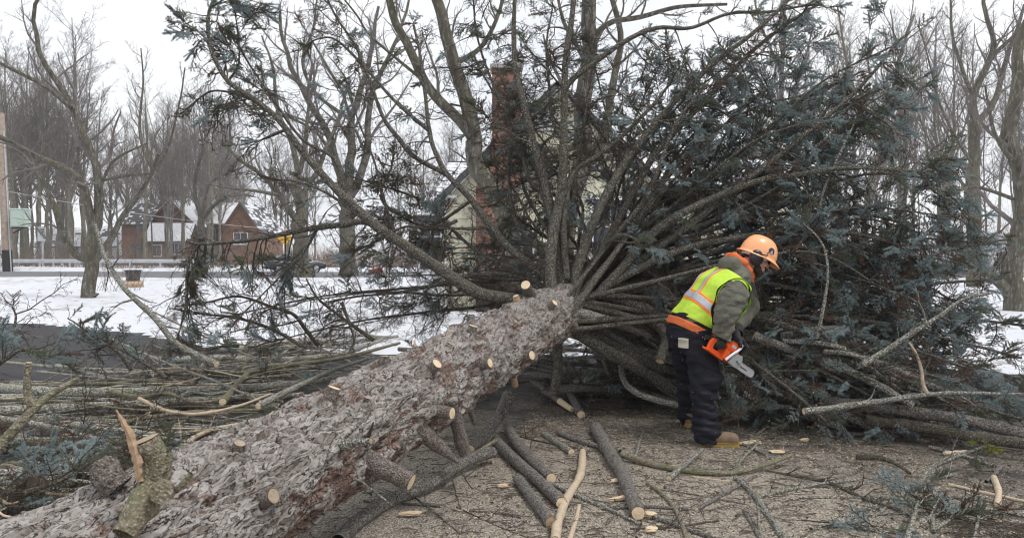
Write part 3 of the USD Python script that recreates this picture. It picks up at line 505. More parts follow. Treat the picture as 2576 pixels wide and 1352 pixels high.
# ---------------------------------------------------------------- buildings and road furniture
plain('siding', (0.60, 0.575, 0.44), 0.6, 0.06, 6.0, 0.1)
plain('white_trim', (0.72, 0.74, 0.78), 0.5, 0.06, 8.0)
plain('shingle', (0.085, 0.085, 0.09), 0.9, 0.35, 9.0, 0.3)
mat('brick', {'o': ('object_info', {}), 'g': ('geometry', {}), 'n': ('noise_texture', {'scale': 40, 'detail': 4}), 'r': ('math', {'math_type': 'multiply_add', 'value2': 0.6, 'value3': 0.0}), 'rr': ('math', {'math_type': 'multiply', 'value2': 0.35}), 'a': ('math', {'math_type': 'add'}), 'ri': ('math', {'math_type': 'add'}),
    'c': ('rgb_ramp', {'ramp': [(0.0, (0.10, 0.06, 0.05)), (0.25, (0.15, 0.075, 0.06)), (0.4, (0.20, 0.105, 0.08)), (0.7, (0.27, 0.135, 0.095)), (1.0, (0.33, 0.19, 0.14))]}), 'p': ('principled_bsdf', {'roughness': 0.9, 'specular_ior_level': 0.2})},
    [('g.position', 'n.vector'), ('g.random_per_island', 'rr.value1'), ('o.random', 'ri.value1'), ('rr.value', 'ri.value2'), ('ri.value', 'r.value1'), ('n.fac', 'a.value2'), ('r.value', 'a.value1'), ('o.random', 'c.fac'), ('c.color', 'p.base_color')])
plain('mortar', (0.33, 0.31, 0.29), 0.95, 0.2, 20.0, 0.2)
plain('cedar', (0.185, 0.098, 0.06), 0.8, 0.25, 1.5, 0.1)
plain('cedar_dark', (0.14, 0.08, 0.055), 0.85, 0.25, 1.5, 0.1)
plain('stone', (0.2, 0.185, 0.17), 0.9, 0.35, 3.0, 0.4)
mat('window_glass', {'f': ('fresnel', {'IOR': 1.5}), 't': ('principled_bsdf', {'base_color': (0.035, 0.04, 0.05), 'roughness': 0.15}), 'g': ('glossy_bsdf', {'roughness': 0.03, 'color': (0.8, 0.82, 0.85)}), 'm': ('mix_closure', {})}, [('f.fac', 'm.fac'), ('t.BSDF', 'm.closure1'), ('g.BSDF', 'm.closure2')], surface='m.closure')
plain('galvanised', (0.45, 0.47, 0.5), 0.45, 0.12, 2.0, metallic=0.3)
plain('pole_wood', (0.34, 0.27, 0.215), 0.9, 0.25, 4.0, 0.3)
plain('creosote', (0.02, 0.017, 0.015), 0.85, 0.4, 4.0, 0.2)
plain('pale_green', (0.44, 0.55, 0.48), 0.5, 0.06, 3.0)
plain('wire', (0.3, 0.3, 0.31), 0.6)
plain('sign_yellow', (0.75, 0.42, 0.02), 0.4, 0.05)
plain('black_plastic', (0.018, 0.019, 0.022), 0.45, 0.2)
plain('rubber', (0.018, 0.018, 0.018), 0.85, 0.2)
plain('car_paint', (0.018, 0.021, 0.028), 0.25, 0.05, coat=1.0)
plain('chrome', (0.55, 0.56, 0.58), 0.25, 0.05, metallic=0.9)
plain('tail_red', (0.4, 0.015, 0.015), 0.25, 0.1)
plain('plate_yellow', (0.6, 0.42, 0.05), 0.5, 0.1)
plain('stump_wood', (0.42, 0.31, 0.22), 0.9, 0.3, 12.0, 0.3)
plain('white_house', (0.66, 0.67, 0.69), 0.7, 0.05, 2.0)
plain('red_paint', (0.5, 0.09, 0.05), 0.5, 0.15)
XW = np.array([1.0, 0, 0]); YW = np.array([0, 1.0, 0]); ZW = np.array([0, 0, 1.0])

def slab(a, b, c, d, th, n=None):
    """A flat plate with corners a b c d and thickness th against its normal."""
    a, b, c, d = map(lambda q: np.asarray(q, float), (a, b, c, d)); n = unit(np.cross(b - a, d - a)) if n is None else n
    v = np.array([a, b, c, d, a - n * th, b - n * th, c - n * th, d - n * th])
    return v, np.array([[0, 1, 2], [0, 2, 3], [4, 6, 5], [4, 7, 6], [0, 4, 5], [0, 5, 1], [1, 5, 6], [1, 6, 2], [2, 6, 7], [2, 7, 3], [3, 7, 4], [3, 4, 0]])
def window(parent, x, z, y, w, h, nx=2, nz=2, dark=False):
    """A sash window in a wall that faces the camera at distance y: frame, sill, bars and panes."""
    f = join([box((x - w / 2 - .08, y - .035, z - h / 2 - .08), (x - w / 2, y, z + h / 2 + .08)), box((x + w / 2, y - .035, z - h / 2 - .08), (x + w / 2 + .08, y, z + h / 2 + .08)),
              box((x - w / 2, y - .035, z + h / 2), (x + w / 2, y, z + h / 2 + .08)), box((x - w / 2, y - .035, z - h / 2 - .08), (x + w / 2, y, z - h / 2))] +
             [box((x - w / 2 + w * i / nx - .015, y - .025, z - h / 2), (x - w / 2 + w * i / nx + .015, y - .012, z + h / 2)) for i in range(1, nx)] + [box((x - w / 2, y - .028, z - h / 2 + h * i / nz - .015), (x + w / 2, y - .0115, z - h / 2 + h * i / nz + .015)) for i in range(1, nz)])
    p = obj('window', f, 'cedar_dark' if dark else 'white_trim', parent)
    obj('sill', box((x - w / 2 - .14, y - .09, z - h / 2 - .13), (x + w / 2 + .14, y - .001, z - h / 2 - .083)), 'cedar_dark' if dark else 'white_trim', p)
    obj('pane', box((x - w / 2 + .002, y - .008, z - h / 2 + .002), (x + w / 2 - .002, y + .02, z + h / 2 - .002)), 'window_glass', p)
def roof_rows(a, b, c, d, rows, parent, seed, snow=0.75, name='roof'):
    """A roof plane: eave a-b, ridge d-c, with overlapping courses of shingles and thin snow lying on each course."""
    a, b, c, d = map(lambda q: np.asarray(q, float), (a, b, c, d)); n = unit(np.cross(b - a, d - a)); rn = np.random.default_rng(seed)
    p = obj(name, slab(a, b, c, d, 0.12), 'shingle', parent)
    sh, sn = [], []
    for k in range(rows):
        t0, t1 = k / rows, (k + 1.15) / rows; t1 = min(t1, 1)
        l0, r0, l1, r1 = a + (d - a) * t0, b + (c - b) * t0, a + (d - a) * t1, b + (c - b) * t1
        m = max(6, int(np.linalg.norm(r0 - l0) / 0.3))
        for j in range(m):
            u0, u1 = j / m, (j + 0.97) / m; o = n * (0.012 + rn.uniform(0, .004))
            sh.append(slab(l0 + (r0 - l0) * u0 + o * 2, l0 + (r0 - l0) * u1 + o * 2, l1 + (r1 - l1) * u1 + o, l1 + (r1 - l1) * u0 + o, 0.012))
        u = 0.0
        while u < 1:
            w = rn.uniform(0.02, 0.14)
            if rn.random() < snow:
                s0, s1 = rn.uniform(0.12, 0.35), rn.uniform(0.85, 1.0); o = n * 0.045; u1 = min(1, u + w)
                q0, q1 = l0 + (l1 - l0) * s0, l0 + (l1 - l0) * s1; e0, e1 = r0 + (r1 - r0) * s0, r0 + (r1 - r0) * s1
                sn.append(slab(q0 + (e0 - q0) * u + o, q0 + (e0 - q0) * u1 + o, q1 + (e1 - q1) * u1 + o, q1 + (e1 - q1) * u + o, 0.02))
            u += w * 1.02
    obj('shingles', join(sh), 'shingle', p, kind='stuff')
    if snow >= .96: sn = [slab(*[q + n * .05 for q in (a + (d - a) * .03, b + (c - b) * .03, c, d)], .03)]
    if sn: obj('roof_snow', join(sn), 'clean_snow', p, kind='stuff')
    return p

# --- the cream clapboard house, gable end towards us
HY = 20.0
def hx(px): return (px - 1288) / FPX * HY
def hz(py): return CAM_H - (py - 635) / FPX * HY
house = thing('clapboard_house', 'cream clapboard house with brick chimney and snow-dusted roof behind the felled spruce', 'house', (1.0, HY, 0))
GL, GR, GE, AX, AZ = hx(1112), hx(1690), hz(492), hx(1402), hz(215)
gable = np.array([(GL, -0.1), (GR, -0.1), (GR, GE), (AX, AZ), (GL, GE)])
wall = trimesh.creation.extrude_polygon(shapely.Polygon(gable), 0.2, engine='earcut'); w = np.asarray(wall.vertices)
obj('wall', (np.stack([w[:, 0], HY + 0.03 + w[:, 2], w[:, 1]], 1), np.asarray(wall.faces)[:, ::-1]), 'siding', house)
obj('side_wall', box((GL + .02, HY + .24, -0.1), (GL + .2, HY + 8, GE - 0.05)), 'siding', house)
EXPO = 0.20
k = 0; z = 0.15
while z < AZ - 0.12:
    if z < GE: xa, xb = GL, GR
    else:
        t = (z + EXPO - GE) / (AZ - GE); xa, xb = GL + (AX - GL) * t, GR + (AX - GR) * t
    if xb - xa > 0.25:
        v = np.array([(xa, HY + .004, z), (xb, HY + .004, z), (xb, HY + .026, z + EXPO + .02), (xa, HY + .026, z + EXPO + .02), (xa, HY + .029, z), (xb, HY + .029, z), (xb, HY + .029, z + EXPO + .02), (xa, HY + .029, z + EXPO + .02)])
        obj('siding_board', (v, np.array([[0, 1, 2], [0, 2, 3], [0, 4, 5], [0, 5, 1], [0, 3, 7], [0, 7, 4], [1, 5, 6], [1, 6, 2]])), 'siding', house)
    z += EXPO
for sgn, xe in ((-1, GL), (1, GR)):                                      # white rake boards under a thin grey roof edge
    e, a_ = np.array([xe + sgn * .28, HY - .16, GE - .26]), np.array([AX, HY - .16, AZ + .04]); dn = np.array([0, 0, -.19])
    q = [e + dn, a_ + dn, a_, e] if sgn < 0 else [a_ + dn, e + dn, e, a_]
    obj('rake_board', slab(*q, 0.10), 'white_trim', house)
    e2, a2 = e + np.array([0, -.06, .01]), a_ + np.array([0, -.06, .01]); eb, ab_ = e2 + YW * 8.4, a2 + YW * 8.4
    roof_rows(*((eb, e2, a2, ab_) if sgn < 0 else (e2, eb, ab_, a2)), 18, house, 5 + sgn)
# gable vent
vx, vz = hx(1376), hz(300)
vt = obj('gable_vent', join([box((vx - .25, HY - .03, vz - .28), (vx - .2, HY + .01, vz + .28)), box((vx + .2, HY - .03, vz - .28), (vx + .25, HY + .01, vz + .28)), box((vx - .2, HY - .03, vz + .23), (vx + .2, HY + .01, vz + .28)), box((vx - .2, HY - .03, vz - .28), (vx + .2, HY + .01, vz - .23))]), 'white_trim', house)
for i in range(6): obj('louvre', slab((vx - .2, HY - .02, vz - .22 + i * .075), (vx + .2, HY - .02, vz - .22 + i * .075), (vx + .2, HY + .0, vz - .17 + i * .075), (vx - .2, HY + .0, vz - .17 + i * .075), .008), 'white_trim', vt)
window(house, hx(1300), hz(655), HY - .004, .8, 1.3); window(house, hx(1535), hz(570), HY - .004, .85, 1.35)
# rear roof to the left with its ridge across, and the small snow-covered porch with a window
RY = HY + 2.2
rx = lambda px: (px - 1288) / FPX * RY; rz = lambda py: CAM_H - (py - 635) / FPX * RY
roof_rows((rx(1090), RY - .9, rz(520)), (rx(1250), RY - .9, rz(520)), (rx(1250), RY + 1.2, rz(403) + .05), (rx(1122), RY + 1.2, rz(403) + .05), 12, house, 9, 0.85)
obj('ridge_cap', box((rx(1120), RY + 1.14, rz(403) + .05), (rx(1200), RY + 1.26, rz(403) + .1)), 'shingle', house)
px0, px1 = hx(1048), hx(1119)
obj('porch_wall', box((px0 + .06, HY + .35, -.1), (px1 - .02, HY + .5, hz(545))), 'white_trim', house)
roof_rows((px0 - .12, HY + .12, hz(545)), (px1 + .06, HY + .12, hz(545)), (px1 + .06, HY + 1.5, hz(488)), (px0 + .25, HY + 1.5, hz(488)), 7, house, 11, 0.95, 'porch_roof')
obj('gutter', tubes(np.array([[(hx(1150), HY - .12, hz(497)), (hx(1128), HY - .1, hz(493)), (hx(1121), HY + .02, hz(505)), (hx(1120), HY + .05, hz(560)), (hx(1120), HY + .05, 0.1)]]), np.full((1, 5), .045), 8), 'white_trim', house, smooth=True)
window(house, hx(1080), hz(615), HY + .35, .5, 1.25, 2, 3)
# right-hand wing, a little further back
WY = HY + 3; wx = lambda px: (px - 1288) / FPX * WY; wz = lambda py: CAM_H - (py - 635) / FPX * WY
obj('wing_wall', box((wx(1660), WY, -.1), (wx(1985), WY + .2, wz(470))), 'siding', house)
for k in range(int((wz(470) - .1) / EXPO)):
    z = .05 + k * EXPO; obj('siding_board', frame_box(((wx(1660) + wx(1985)) / 2, WY - .02, z + EXPO / 2), XW, YW, ZW, wx(1985) - wx(1660), .03, EXPO - .012), 'siding', house)
roof_rows((wx(1650), WY - .35, wz(472)), (wx(2000), WY - .35, wz(472)), (wx(2000), WY + 3.2, wz(375)), (wx(1650), WY + 3.2, wz(375)), 14, house, 13, 0.97, 'wing_roof')
window(house, wx(1860), wz(590), WY - .035, .9, 1.3)
# chimney: wide below, stepping in to the stack; every brick that can be made out is a brick
BW, BH, BJ = 0.205, 0.068, 0.011
CX0, CX1, SX0, SX1, CT, CS = hx(1199), hx(1276), hx(1239), hx(1309), hz(183), hz(478)
CYF = HY - .42
core = obj('chimney', join([box((CX0 + .012, CYF + .012, -.1), (CX1 - .012, HY - .001, CS)), box((SX0 + .012, CYF + .012, CS), (SX1 - .012, HY - .001, CT - .02))]), 'mortar', house)
cap = box((SX0 - .05, CYF - .05, CT), (SX1 + .05, HY + .05, CT + .09)); obj('chimney_cap', cap, 'mortar', core)
brick_v = {}
spots = []
z = 0.0; row = 0
while z + BH < CT:
    lower = z < CS
    x0, x1 = (CX0, CX1) if lower else (SX0, SX1)
    sl = (z - CS) / 0.55
    if not lower and sl < 1: x0 = CX0 + (SX0 - CX0) * max(0, sl)          # the sloping shoulder on the left
    if not lower and sl < 0.3: x1 = max(x1, CX1)
    x = x0 - (BW / 2 if row % 2 else 0)
    while x < x1 - .01:
        a, b = max(x, x0), min(x + BW - BJ, x1)
        if b - a > .03: spots.append((a, b, z))
        x += BW
    z += BH + BJ; row += 1
rb = np.random.default_rng(4); rest = []
far = sorted(spots, key=lambda s: (abs(hz(620) - s[2]) > 0.9, abs(hz(400) - s[2])))
for i, (a, b, z) in enumerate(far):
    o = rb.uniform(-.004, .004); m = box((a, CYF + o, z), (b, CYF + .1, z + BH))
    if i < 290: obj('brick', m, 'brick', core)
    else: rest.append(m)
for zz in np.arange(0, CT - BH, BH + BJ):                                 # the flanks of the stack
    for x, s in ((CX0 if zz < CS else SX0, -1), (CX1 if zz < CS else SX1, 1)):
        rest.append(box((x, CYF + .004, zz), (x + s * -.05, CYF + .2, zz + BH))); rest.append(box((x, CYF + .212, zz), (x + s * -.05, HY - .003, zz + BH)))
mat('brick_mixed', {'g': ('geometry', {}), 'c': ('rgb_ramp', {'ramp': [(0.0, (0.10, 0.06, 0.05)), (0.25, (0.15, 0.075, 0.06)), (0.4, (0.20, 0.105, 0.08)), (0.7, (0.27, 0.135, 0.095)), (1.0, (0.33, 0.19, 0.14))]}), 'p': ('principled_bsdf', {'roughness': 0.9, 'specular_ior_level': 0.2})}, [('g.random_per_island', 'c.fac'), ('c.color', 'p.base_color')])
obj('other_bricks', join(rest), 'brick_mixed', core, kind='stuff')

# --- brown cedar houses across the road
def gable_house(t, x0, x1, y0, y1, eave, ridge, along, wm, seed, snow_l=0.9, snow_r=0.9):
    """One block of a house: walls and two roof planes; along='x' has its ridge across the view, 'y' its gable towards us."""
    obj('wall', box((x0, y0, -.2), (x1, y1, eave)), wm, t); o = .35
    if along == 'y':
        xm = (x0 + x1) / 2
        g = np.array([(x0, y0 + .02, eave), (x1, y0 + .02, eave), (xm, y0 + .02, ridge), (x0, y1 - .02, eave), (x1, y1 - .02, eave), (xm, y1 - .02, ridge)])
        obj('gable_wall', (g, np.array([[0, 1, 2], [3, 5, 4], [0, 2, 5], [0, 5, 3], [1, 4, 5], [1, 5, 2]])), wm, t)
        k = (ridge - eave) / (xm - x0)
        roof_rows((x0 - o, y1 + o, eave - o * k + .1), (x0 - o, y0 - o, eave - o * k + .1), (xm, y0 - o, ridge + .1), (xm, y1 + o, ridge + .1), 10, t, seed, snow_l)
        roof_rows((x1 + o, y0 - o, eave - o * k + .1), (x1 + o, y1 + o, eave - o * k + .1), (xm, y1 + o, ridge + .1), (xm, y0 - o, ridge + .1), 10, t, seed + 1, snow_r)
        for s, xe in ((-1, x0 - o), (1, x1 + o)):
            e, a_ = np.array([xe, y0 - o - .03, eave - o * k + .08]), np.array([xm, y0 - o - .03, ridge + .08]); dn = np.array([0, 0, -.25]); q = [e + dn, a_ + dn, a_, e] if s < 0 else [a_ + dn, e + dn, e, a_]
            obj('rake_board', slab(*q, .06), 'cedar_dark', t)
    else:
        ym = (y0 + y1) / 2
        for xs in (x0 + .02, x1 - .02):
            g = np.array([(xs, y0, eave), (xs, y1, eave), (xs, ym, ridge), (xs + .05, y0, eave), (xs + .05, y1, eave), (xs + .05, ym, ridge)]); obj('gable_wall', (g, np.array([[0, 1, 2], [3, 5, 4], [0, 3, 4], [0, 4, 1], [1, 4, 5], [1, 5, 2], [0, 2, 5], [0, 5, 3]])), wm, t)
        roof_rows((x0 - o, y0 - o, eave - .15), (x1 + o, y0 - o, eave - .15), (x1 + o, ym, ridge), (x0 - o, ym, ridge), 10, t, seed, snow_l)
        roof_rows((x1 + o, y1 + o, eave - .15), (x0 - o, y1 + o, eave - .15), (x0 - o, ym, ridge), (x1 + o, ym, ridge), 4, t, seed, snow_r)
CY = 92.0
cx = lambda px, y=CY: (px - 1288) / FPX * y
cz = lambda py, y=CY: CAM_H - (py - 635) / FPX * y
h1 = thing('cedar_house', 'rust brown cedar house with steep snowy roofs behind the guard rail', 'house', (cx(390), CY, 0))
gable_house(h1, cx(285), cx(352), CY + 2, CY + 9, cz(560), cz(505), 'x', 'cedar', 20, 0.25)
gable_house(h1, cx(335), cx(470), CY + 3, CY + 11, cz(565), cz(500), 'y', 'cedar_dark', 22, 0.97, 0.97)
gable_house(h1, cx(372), cx(472), CY, CY + 2.9, cz(605), cz(560), 'x', 'cedar', 24, 0.97)
for i, (a, b, c, e) in enumerate([(357, 573, 1.3, 1.3), (358, 632, 2.2, 1.6)]): window(h1, cx(a, CY + 2), cz(b, CY + 2), CY + 1.95, c, e, 2, 1, True)
window(h1, cx(440), cz(625), CY - .03, 1.9, 1.2, 4, 1); window(h1, cx(395), cz(630), CY - .03, 1.0, 1.2, 2, 1)
obj('balcony', box((cx(336), CY + 1.2, cz(600)), (cx(370), CY + 1.98, cz(582))), 'cedar', h1)
obj('stone_chimney', box((cx(448), CY + 6, 0), (cx(470), CY + 7.6, cz(487))), 'stone', h1)
h2 = thing('orange_house', 'orange-brown cedar house with a wide gable and snow-covered roof left of the old maple', 'house', (cx(560), CY + 6, 0))
C2 = CY + 6
gable_house(h2, cx(478, C2), cx(600, C2), C2 + 1, C2 + 8, cz(560, C2), cz(505, C2), 'x', 'cedar', 30, 0.97)
gable_house(h2, cx(575, C2), cx(665, C2), C2 - 2, C2 + 8, cz(578, C2), cz(512, C2), 'y', 'cedar', 32, 0.35, 0.5)
window(h2, cx(520, C2), cz(590, C2), C2 + .97, 1.3, 1.4, 2, 1); window(h2, cx(548, C2), cz(590, C2), C2 + .97, 1.3, 1.4, 2, 1, True); window(h2, cx(620, C2), cz(600, C2), C2 - 2.04, 1.6, 1.3, 2, 1)
h3 = thing('white_house', 'small white house glimpsed through the tree trunks behind the utility pole', 'house', (cx(160, 112), 112, 0))
gable_house(h3, cx(90, 112), cx(290, 112), 112, 120, cz(618, 112), cz(570, 112), 'x', 'white_house', 36, 0.9)
for a in (120, 175, 190, 250): window(h3, cx(a, 112), cz(632, 112), 111.95, 1.0, 1.2, 2, 2)
h4 = thing('distant_house', 'distant low house with snow-covered roof between the limbs at the right', 'house', (cx(2420, 62), 62, 0))
gable_house(h4, cx(2300, 62), cx(2500, 62), 62, 70, cz(668, 62), cz(610, 62), 'x', 'stone', 40, 1.0)
h5 = thing('grey_house', 'grey house with a steep snowy roof at the far right', 'house', (cx(2570, 58), 58, 0))
gable_house(h5, cx(2490, 54), cx(2620, 54), 54, 62, cz(670, 54), cz(590, 54), 'y', 'white_house', 42, .95, .95)

# --- guard rail, utility pole and wire, sign, utility cabinet, planter
def rail_y(x): return 66.5 - 0.03 * x
rail = thing('guard_rail', 'long galvanised guard rail on posts along the far side of the road', 'guard rail', (cx(200, 68), 67.5, 0))
xs = np.linspace(-62, -26.5, 40); prof = [(0, .46), (-.05, .52), (-.05, .56), (-.01, .61), (-.05, .66), (-.05, .70), (0, .76)]
V = np.array([[(x, rail_y(x) + a, b + .18) for a, b in prof] for x in xs]); obj('rail_beam', (V.reshape(-1, 3), tri_grid(len(xs), len(prof))), 'galvanised', rail, smooth=25)
for x in np.arange(-61, -26, 2.6): obj('post', box((x - .06, rail_y(x) + .02, -.05), (x + .06, rail_y(x) + .17, .93)), 'galvanised', rail)
pole = thing('utility_pole', 'weathered wooden utility pole with a black tarred foot at the left edge', 'pole', (cx(14, 64), 64, 0))
pb, pt = at(20, 690, 64), at(3, 330, 64); pb[2] = -.1; pm = pb + (pt - pb) * .16
def rod(pts, r, sides=14):
    pts = np.asarray(pts, float); r = np.broadcast_to(np.asarray(r, float), (len(pts),)); return tubes(pts[None], r[None], sides)
obj('shaft', rod([pm, (pm + pt) / 2, pt + (pt - pm) * .15], [.36, .32, .28]), 'pole_wood', pole, smooth=True); obj('tarred_foot', rod([pb, (pb + pm) / 2, pm], [.375, .372, .366]), 'creosote', pole, smooth=True)
obj('conduit', rod([pb + [.4, -.2, 0], pm + [.38, -.2, 0], pt + [.33, -.2, 0]], .05, 8), 'galvanised', pole, smooth=True)
cab = thing('pole_cabinet', 'pale green equipment cabinet on a bracket against the utility pole', 'cabinet', at(44, 572, 63.6))
c0, c1 = at(27, 570, 63.4), at(62, 526, 63.4)
cb = trimesh.creation.box(extents=(c1[0] - c0[0], .9, c1[2] - c0[2])); cb.apply_translation(((c0[0] + c1[0]) / 2, 63.8, (c0[2] + c1[2]) / 2))
obj('housing', cb, 'pale_green', cab); obj('lid', box((c0[0] - .05, 63.3, c1[2] + .002), (c1[0] + .05, 64.3, c1[2] + .07)), 'clean_snow', cab)
obj('door', box((c0[0] + .08, 63.325, c0[2] + .08), (c1[0] - .08, 63.348, c1[2] - .08)), 'pale_green', cab)
obj('bracket', join([rod([(c0[0], 63.7, c0[2] - .5), (c1[0] - .2, 63.7, c0[2] - .03)], .06, 6), rod([(c0[0] - .1, 63.7, c0[2] - .06), (c1[0], 63.7, c0[2] - .06)], .055, 6)]), 'creosote', cab)
w0, w1 = at(3, 478, 64), at(760, 580, 90); t_ = np.linspace(0, 1, 40)[:, None]; wl = w0 + (w1 - w0) * t_; wl[:, 2] -= (4 * t_ * (1 - t_))[:, 0] * .5
obj('overhead_wire', rod(wl, .035, 5), 'wire', smooth=True, label='sagging overhead wire running from the utility pole to the right', cat='wire')
sg = thing('road_sign', 'yellow diamond warning sign beside the trunk of the old maple', 'sign', (at(718, 598, 63)[0], 63, 0))
sc = at(718, 598, 63); h = .62
dm = np.array([(0, -h), (h, 0), (0, h), (-h, 0)]); obj('panel', slab(*[sc + np.array([a, -.06, b]) for a, b in dm], .02), 'sign_yellow', sg)
obj('arrow', slab(*[sc + np.array([a, -.082, b]) for a, b in ((-.06, -.3), (.06, -.3), (.06, .2), (-.06, .2))], .004), 'black_plastic', sg); obj('sign_post', rod([(sc[0], 63, -.1), (sc[0], 63, sc[2] + .3)], .05, 8), 'galvanised', sg)
uc = thing('grey_cabinet', 'small grey sign board on a post behind the guard rail', 'sign', (cx(103, 72), 72, 0))
q = at(104, 588, 72); obj('board', box((q[0] - .35, 72, q[2] - .65), (q[0] + .35, 72.12, q[2] + .65)), 'galvanised', uc); obj('sign_post', rod([(q[0], 72.2, -.1), (q[0], 72.2, q[2])], .09, 8), 'galvanised', uc)
for k in range(3): obj('slot', box((q[0] - .1, 71.97, q[2] - .1 + k * .22), (q[0] + .28, 71.999, q[2] + k * .22)), 'black_plastic', uc)
g = ground(335, 724); st = thing('tree_stump', 'low cut tree stump under the black bucket on the snowy lawn', 'stump', g)
bk, e0, e1 = log_shape([g - [0, 0, .1], g + [0, 0, .12], g + [0, 0, .3]], [.5, .44, .42], 20, .05, 3); obj('bark', bk, 'stump_wood', st, smooth=True); obj('cut_face', e1, 'old_cut', st)
pt_ = thing('bucket', 'black plastic bucket standing on the cut stump', 'bucket', g + [0, 0, .305])
ang = np.linspace(0, 2 * np.pi, 25)[:-1]; prof = [(.26, 0), (.33, .42), (.36, .42), (.36, .46), (.31, .46), (.24, .06), (0.001, .06)]
V = np.array([[(g[0] + r * math.cos(a), g[1] + r * math.sin(a), g[2] + .307 + z) for a in ang] + [(g[0] + r, g[1], g[2] + .307 + z)] for r, z in prof]); obj('pail', (V.reshape(-1, 3), tri_grid(len(prof), 25)[:, ::-1]), 'black_plastic', pt_, smooth=30)
g = ground(478, 735); lt = thing('garden_light', 'tiny dark garden lamp stuck in the snowy lawn', 'lamp', g)
obj('stake', rod([g, g + [0, 0, .3]], .03, 6), 'black_plastic', lt); obj('cap', rod([g + [0, 0, .28], g + [0, 0, .36], g + [0, 0, .42]], [.1, .09, .02], 10), 'black_plastic', lt, smooth=True)

# --- parked car, seen from behind and to its right
cp = at(737, 680, 60.5); car = thing('parked_car', 'dark blue-black sedan parked by the road behind the old maple', 'car', (cp[0], cp[1], 0))
ca = math.radians(28); cf = np.array([math.cos(ca), math.sin(ca), 0]); cl = np.array([-math.sin(ca), math.cos(ca), 0]); CO = np.array([cp[0], cp[1] + .6, -0.02])
def carp(a, b, c): return CO + cf * a + cl * b + ZW * c
def loft(secs, mirror=True):
    """Closed sections of equal length, given in car coordinates, joined to a skin."""
    V = np.array([[carp(*q) for q in s] for s in secs]); n, m = V.shape[:2]; i, j = np.meshgrid(np.arange(n - 1), np.arange(m), indexing='ij')
    f = np.stack([i * m + j, i * m + (j + 1) % m, (i + 1) * m + (j + 1) % m, (i + 1) * m + j], -1).reshape(-1, 4)
    c0, c1 = n * m, n * m + 1; k = np.arange(m); caps = np.vstack([np.stack([k, (k + 1) % m, np.full(m, c0)], 1)[:, ::-1], np.stack([k + (n - 1) * m, (k + 1) % m + (n - 1) * m, np.full(m, c1)], 1)])
    return np.vstack([V.reshape(-1, 3), V[0].mean(0)[None], V[-1].mean(0)[None]]), np.vstack([f[:, [0, 1, 2]], f[:, [0, 2, 3]], caps])
def ring(x, hw, z0, z1, n=20, e=4.0):
    a = np.linspace(0, 2 * np.pi, n, endpoint=False); c, s = np.cos(a), np.sin(a)
    return [(x, hw * np.sign(u) * abs(u) ** (2 / e), (z0 + z1) / 2 + (z1 - z0) / 2 * np.sign(w) * abs(w) ** (2 / e)) for u, w in zip(c, s)]
obj('body', loft([ring(-2.32, .62, .42, .85), ring(-2.25, .8, .3, .98), ring(-1.9, .88, .25, 1.02), ring(-1, .91, .22, .98), ring(0, .92, .2, .94), ring(1, .91, .22, .92), ring(1.7, .88, .24, .86), ring(2.15, .8, .28, .76), ring(2.3, .6, .36, .64)]), 'car_paint', car, smooth=40)
obj('cabin', loft([ring(-1.75, .62, .9, 1.0), ring(-1.15, .68, .9, 1.36), ring(-.6, .69, .9, 1.45), ring(0.1, .69, .9, 1.45), ring(.5, .68, .9, 1.36), ring(1.15, .66, .88, .95)]), 'window_glass', car, smooth=40)
obj('roof', loft([ring(-1.12, .6, 1.34, 1.40, 12), ring(-.6, .64, 1.4, 1.475, 12), ring(0.1, .64, 1.4, 1.475, 12), ring(.45, .6, 1.36, 1.40, 12)]), 'car_paint', car, smooth=40)
for s in (-1, 1):
    for a in (-1.4, 1.4):
        ws = [carp(a + .33 * math.cos(u), s * .80, .32 + .33 * math.sin(u)) for u in np.linspace(0, 2 * np.pi, 24, endpoint=False)]
        c = carp(a, s * .80, .32); wv = rod([c - cl * .12 * 1, c - cl * .1, c + cl * .1, c + cl * .12], [.27, .33, .33, .27], 24); wh = obj('wheel', wv, 'rubber', car, smooth=40)
        obj('rim', rod([c + cl * s * .05, c + cl * s * .125], [.22, .2], 16), 'chrome', wh)
        rg = np.array([c + cl * s * .127 + (cf * math.cos(u) + ZW * math.sin(u)) * .2 for u in np.linspace(0, 2 * np.pi, 16, endpoint=False)]); obj('hub_face', disc_fan(c + cl * s * .135, rg), 'chrome', wh)
    obj('tail_light', frame_box(carp(-2.21, s * .64, .80), cf, cl, ZW, .12, .3, .16), 'tail_red', car)
    obj('wing_mirror', frame_box(carp(.75, s * .98, 1.0), cf, cl, ZW, .12, .16, .12), 'car_paint', car)
obj('number_plate', frame_box(carp(-2.335, 0, .66), cf, cl, ZW, .02, .34, .16), 'plate_yellow', car); obj('rear_bumper', frame_box(carp(-2.3, 0, .4), cf, cl, ZW, .12, 1.4, .14), 'black_plastic', car)
# something small and red lying on the lawn by the spruce limbs
g = ground(946, 688); rbk = thing('red_bin', 'small red-orange plastic bin lying on the snow left of the cream house', 'bin', g)
obj('shell', frame_box(g + [0, 0, .18], unit([1, .3, .2]), unit([-.3, 1, 0]), ZW, .9, .45, .34), 'red_paint', rbk)
obj('rim', frame_box(g + [0, 0, .37], unit([1, .3, .2]), unit([-.3, 1, 0]), ZW, .95, .5, .05), 'red_paint', rbk)

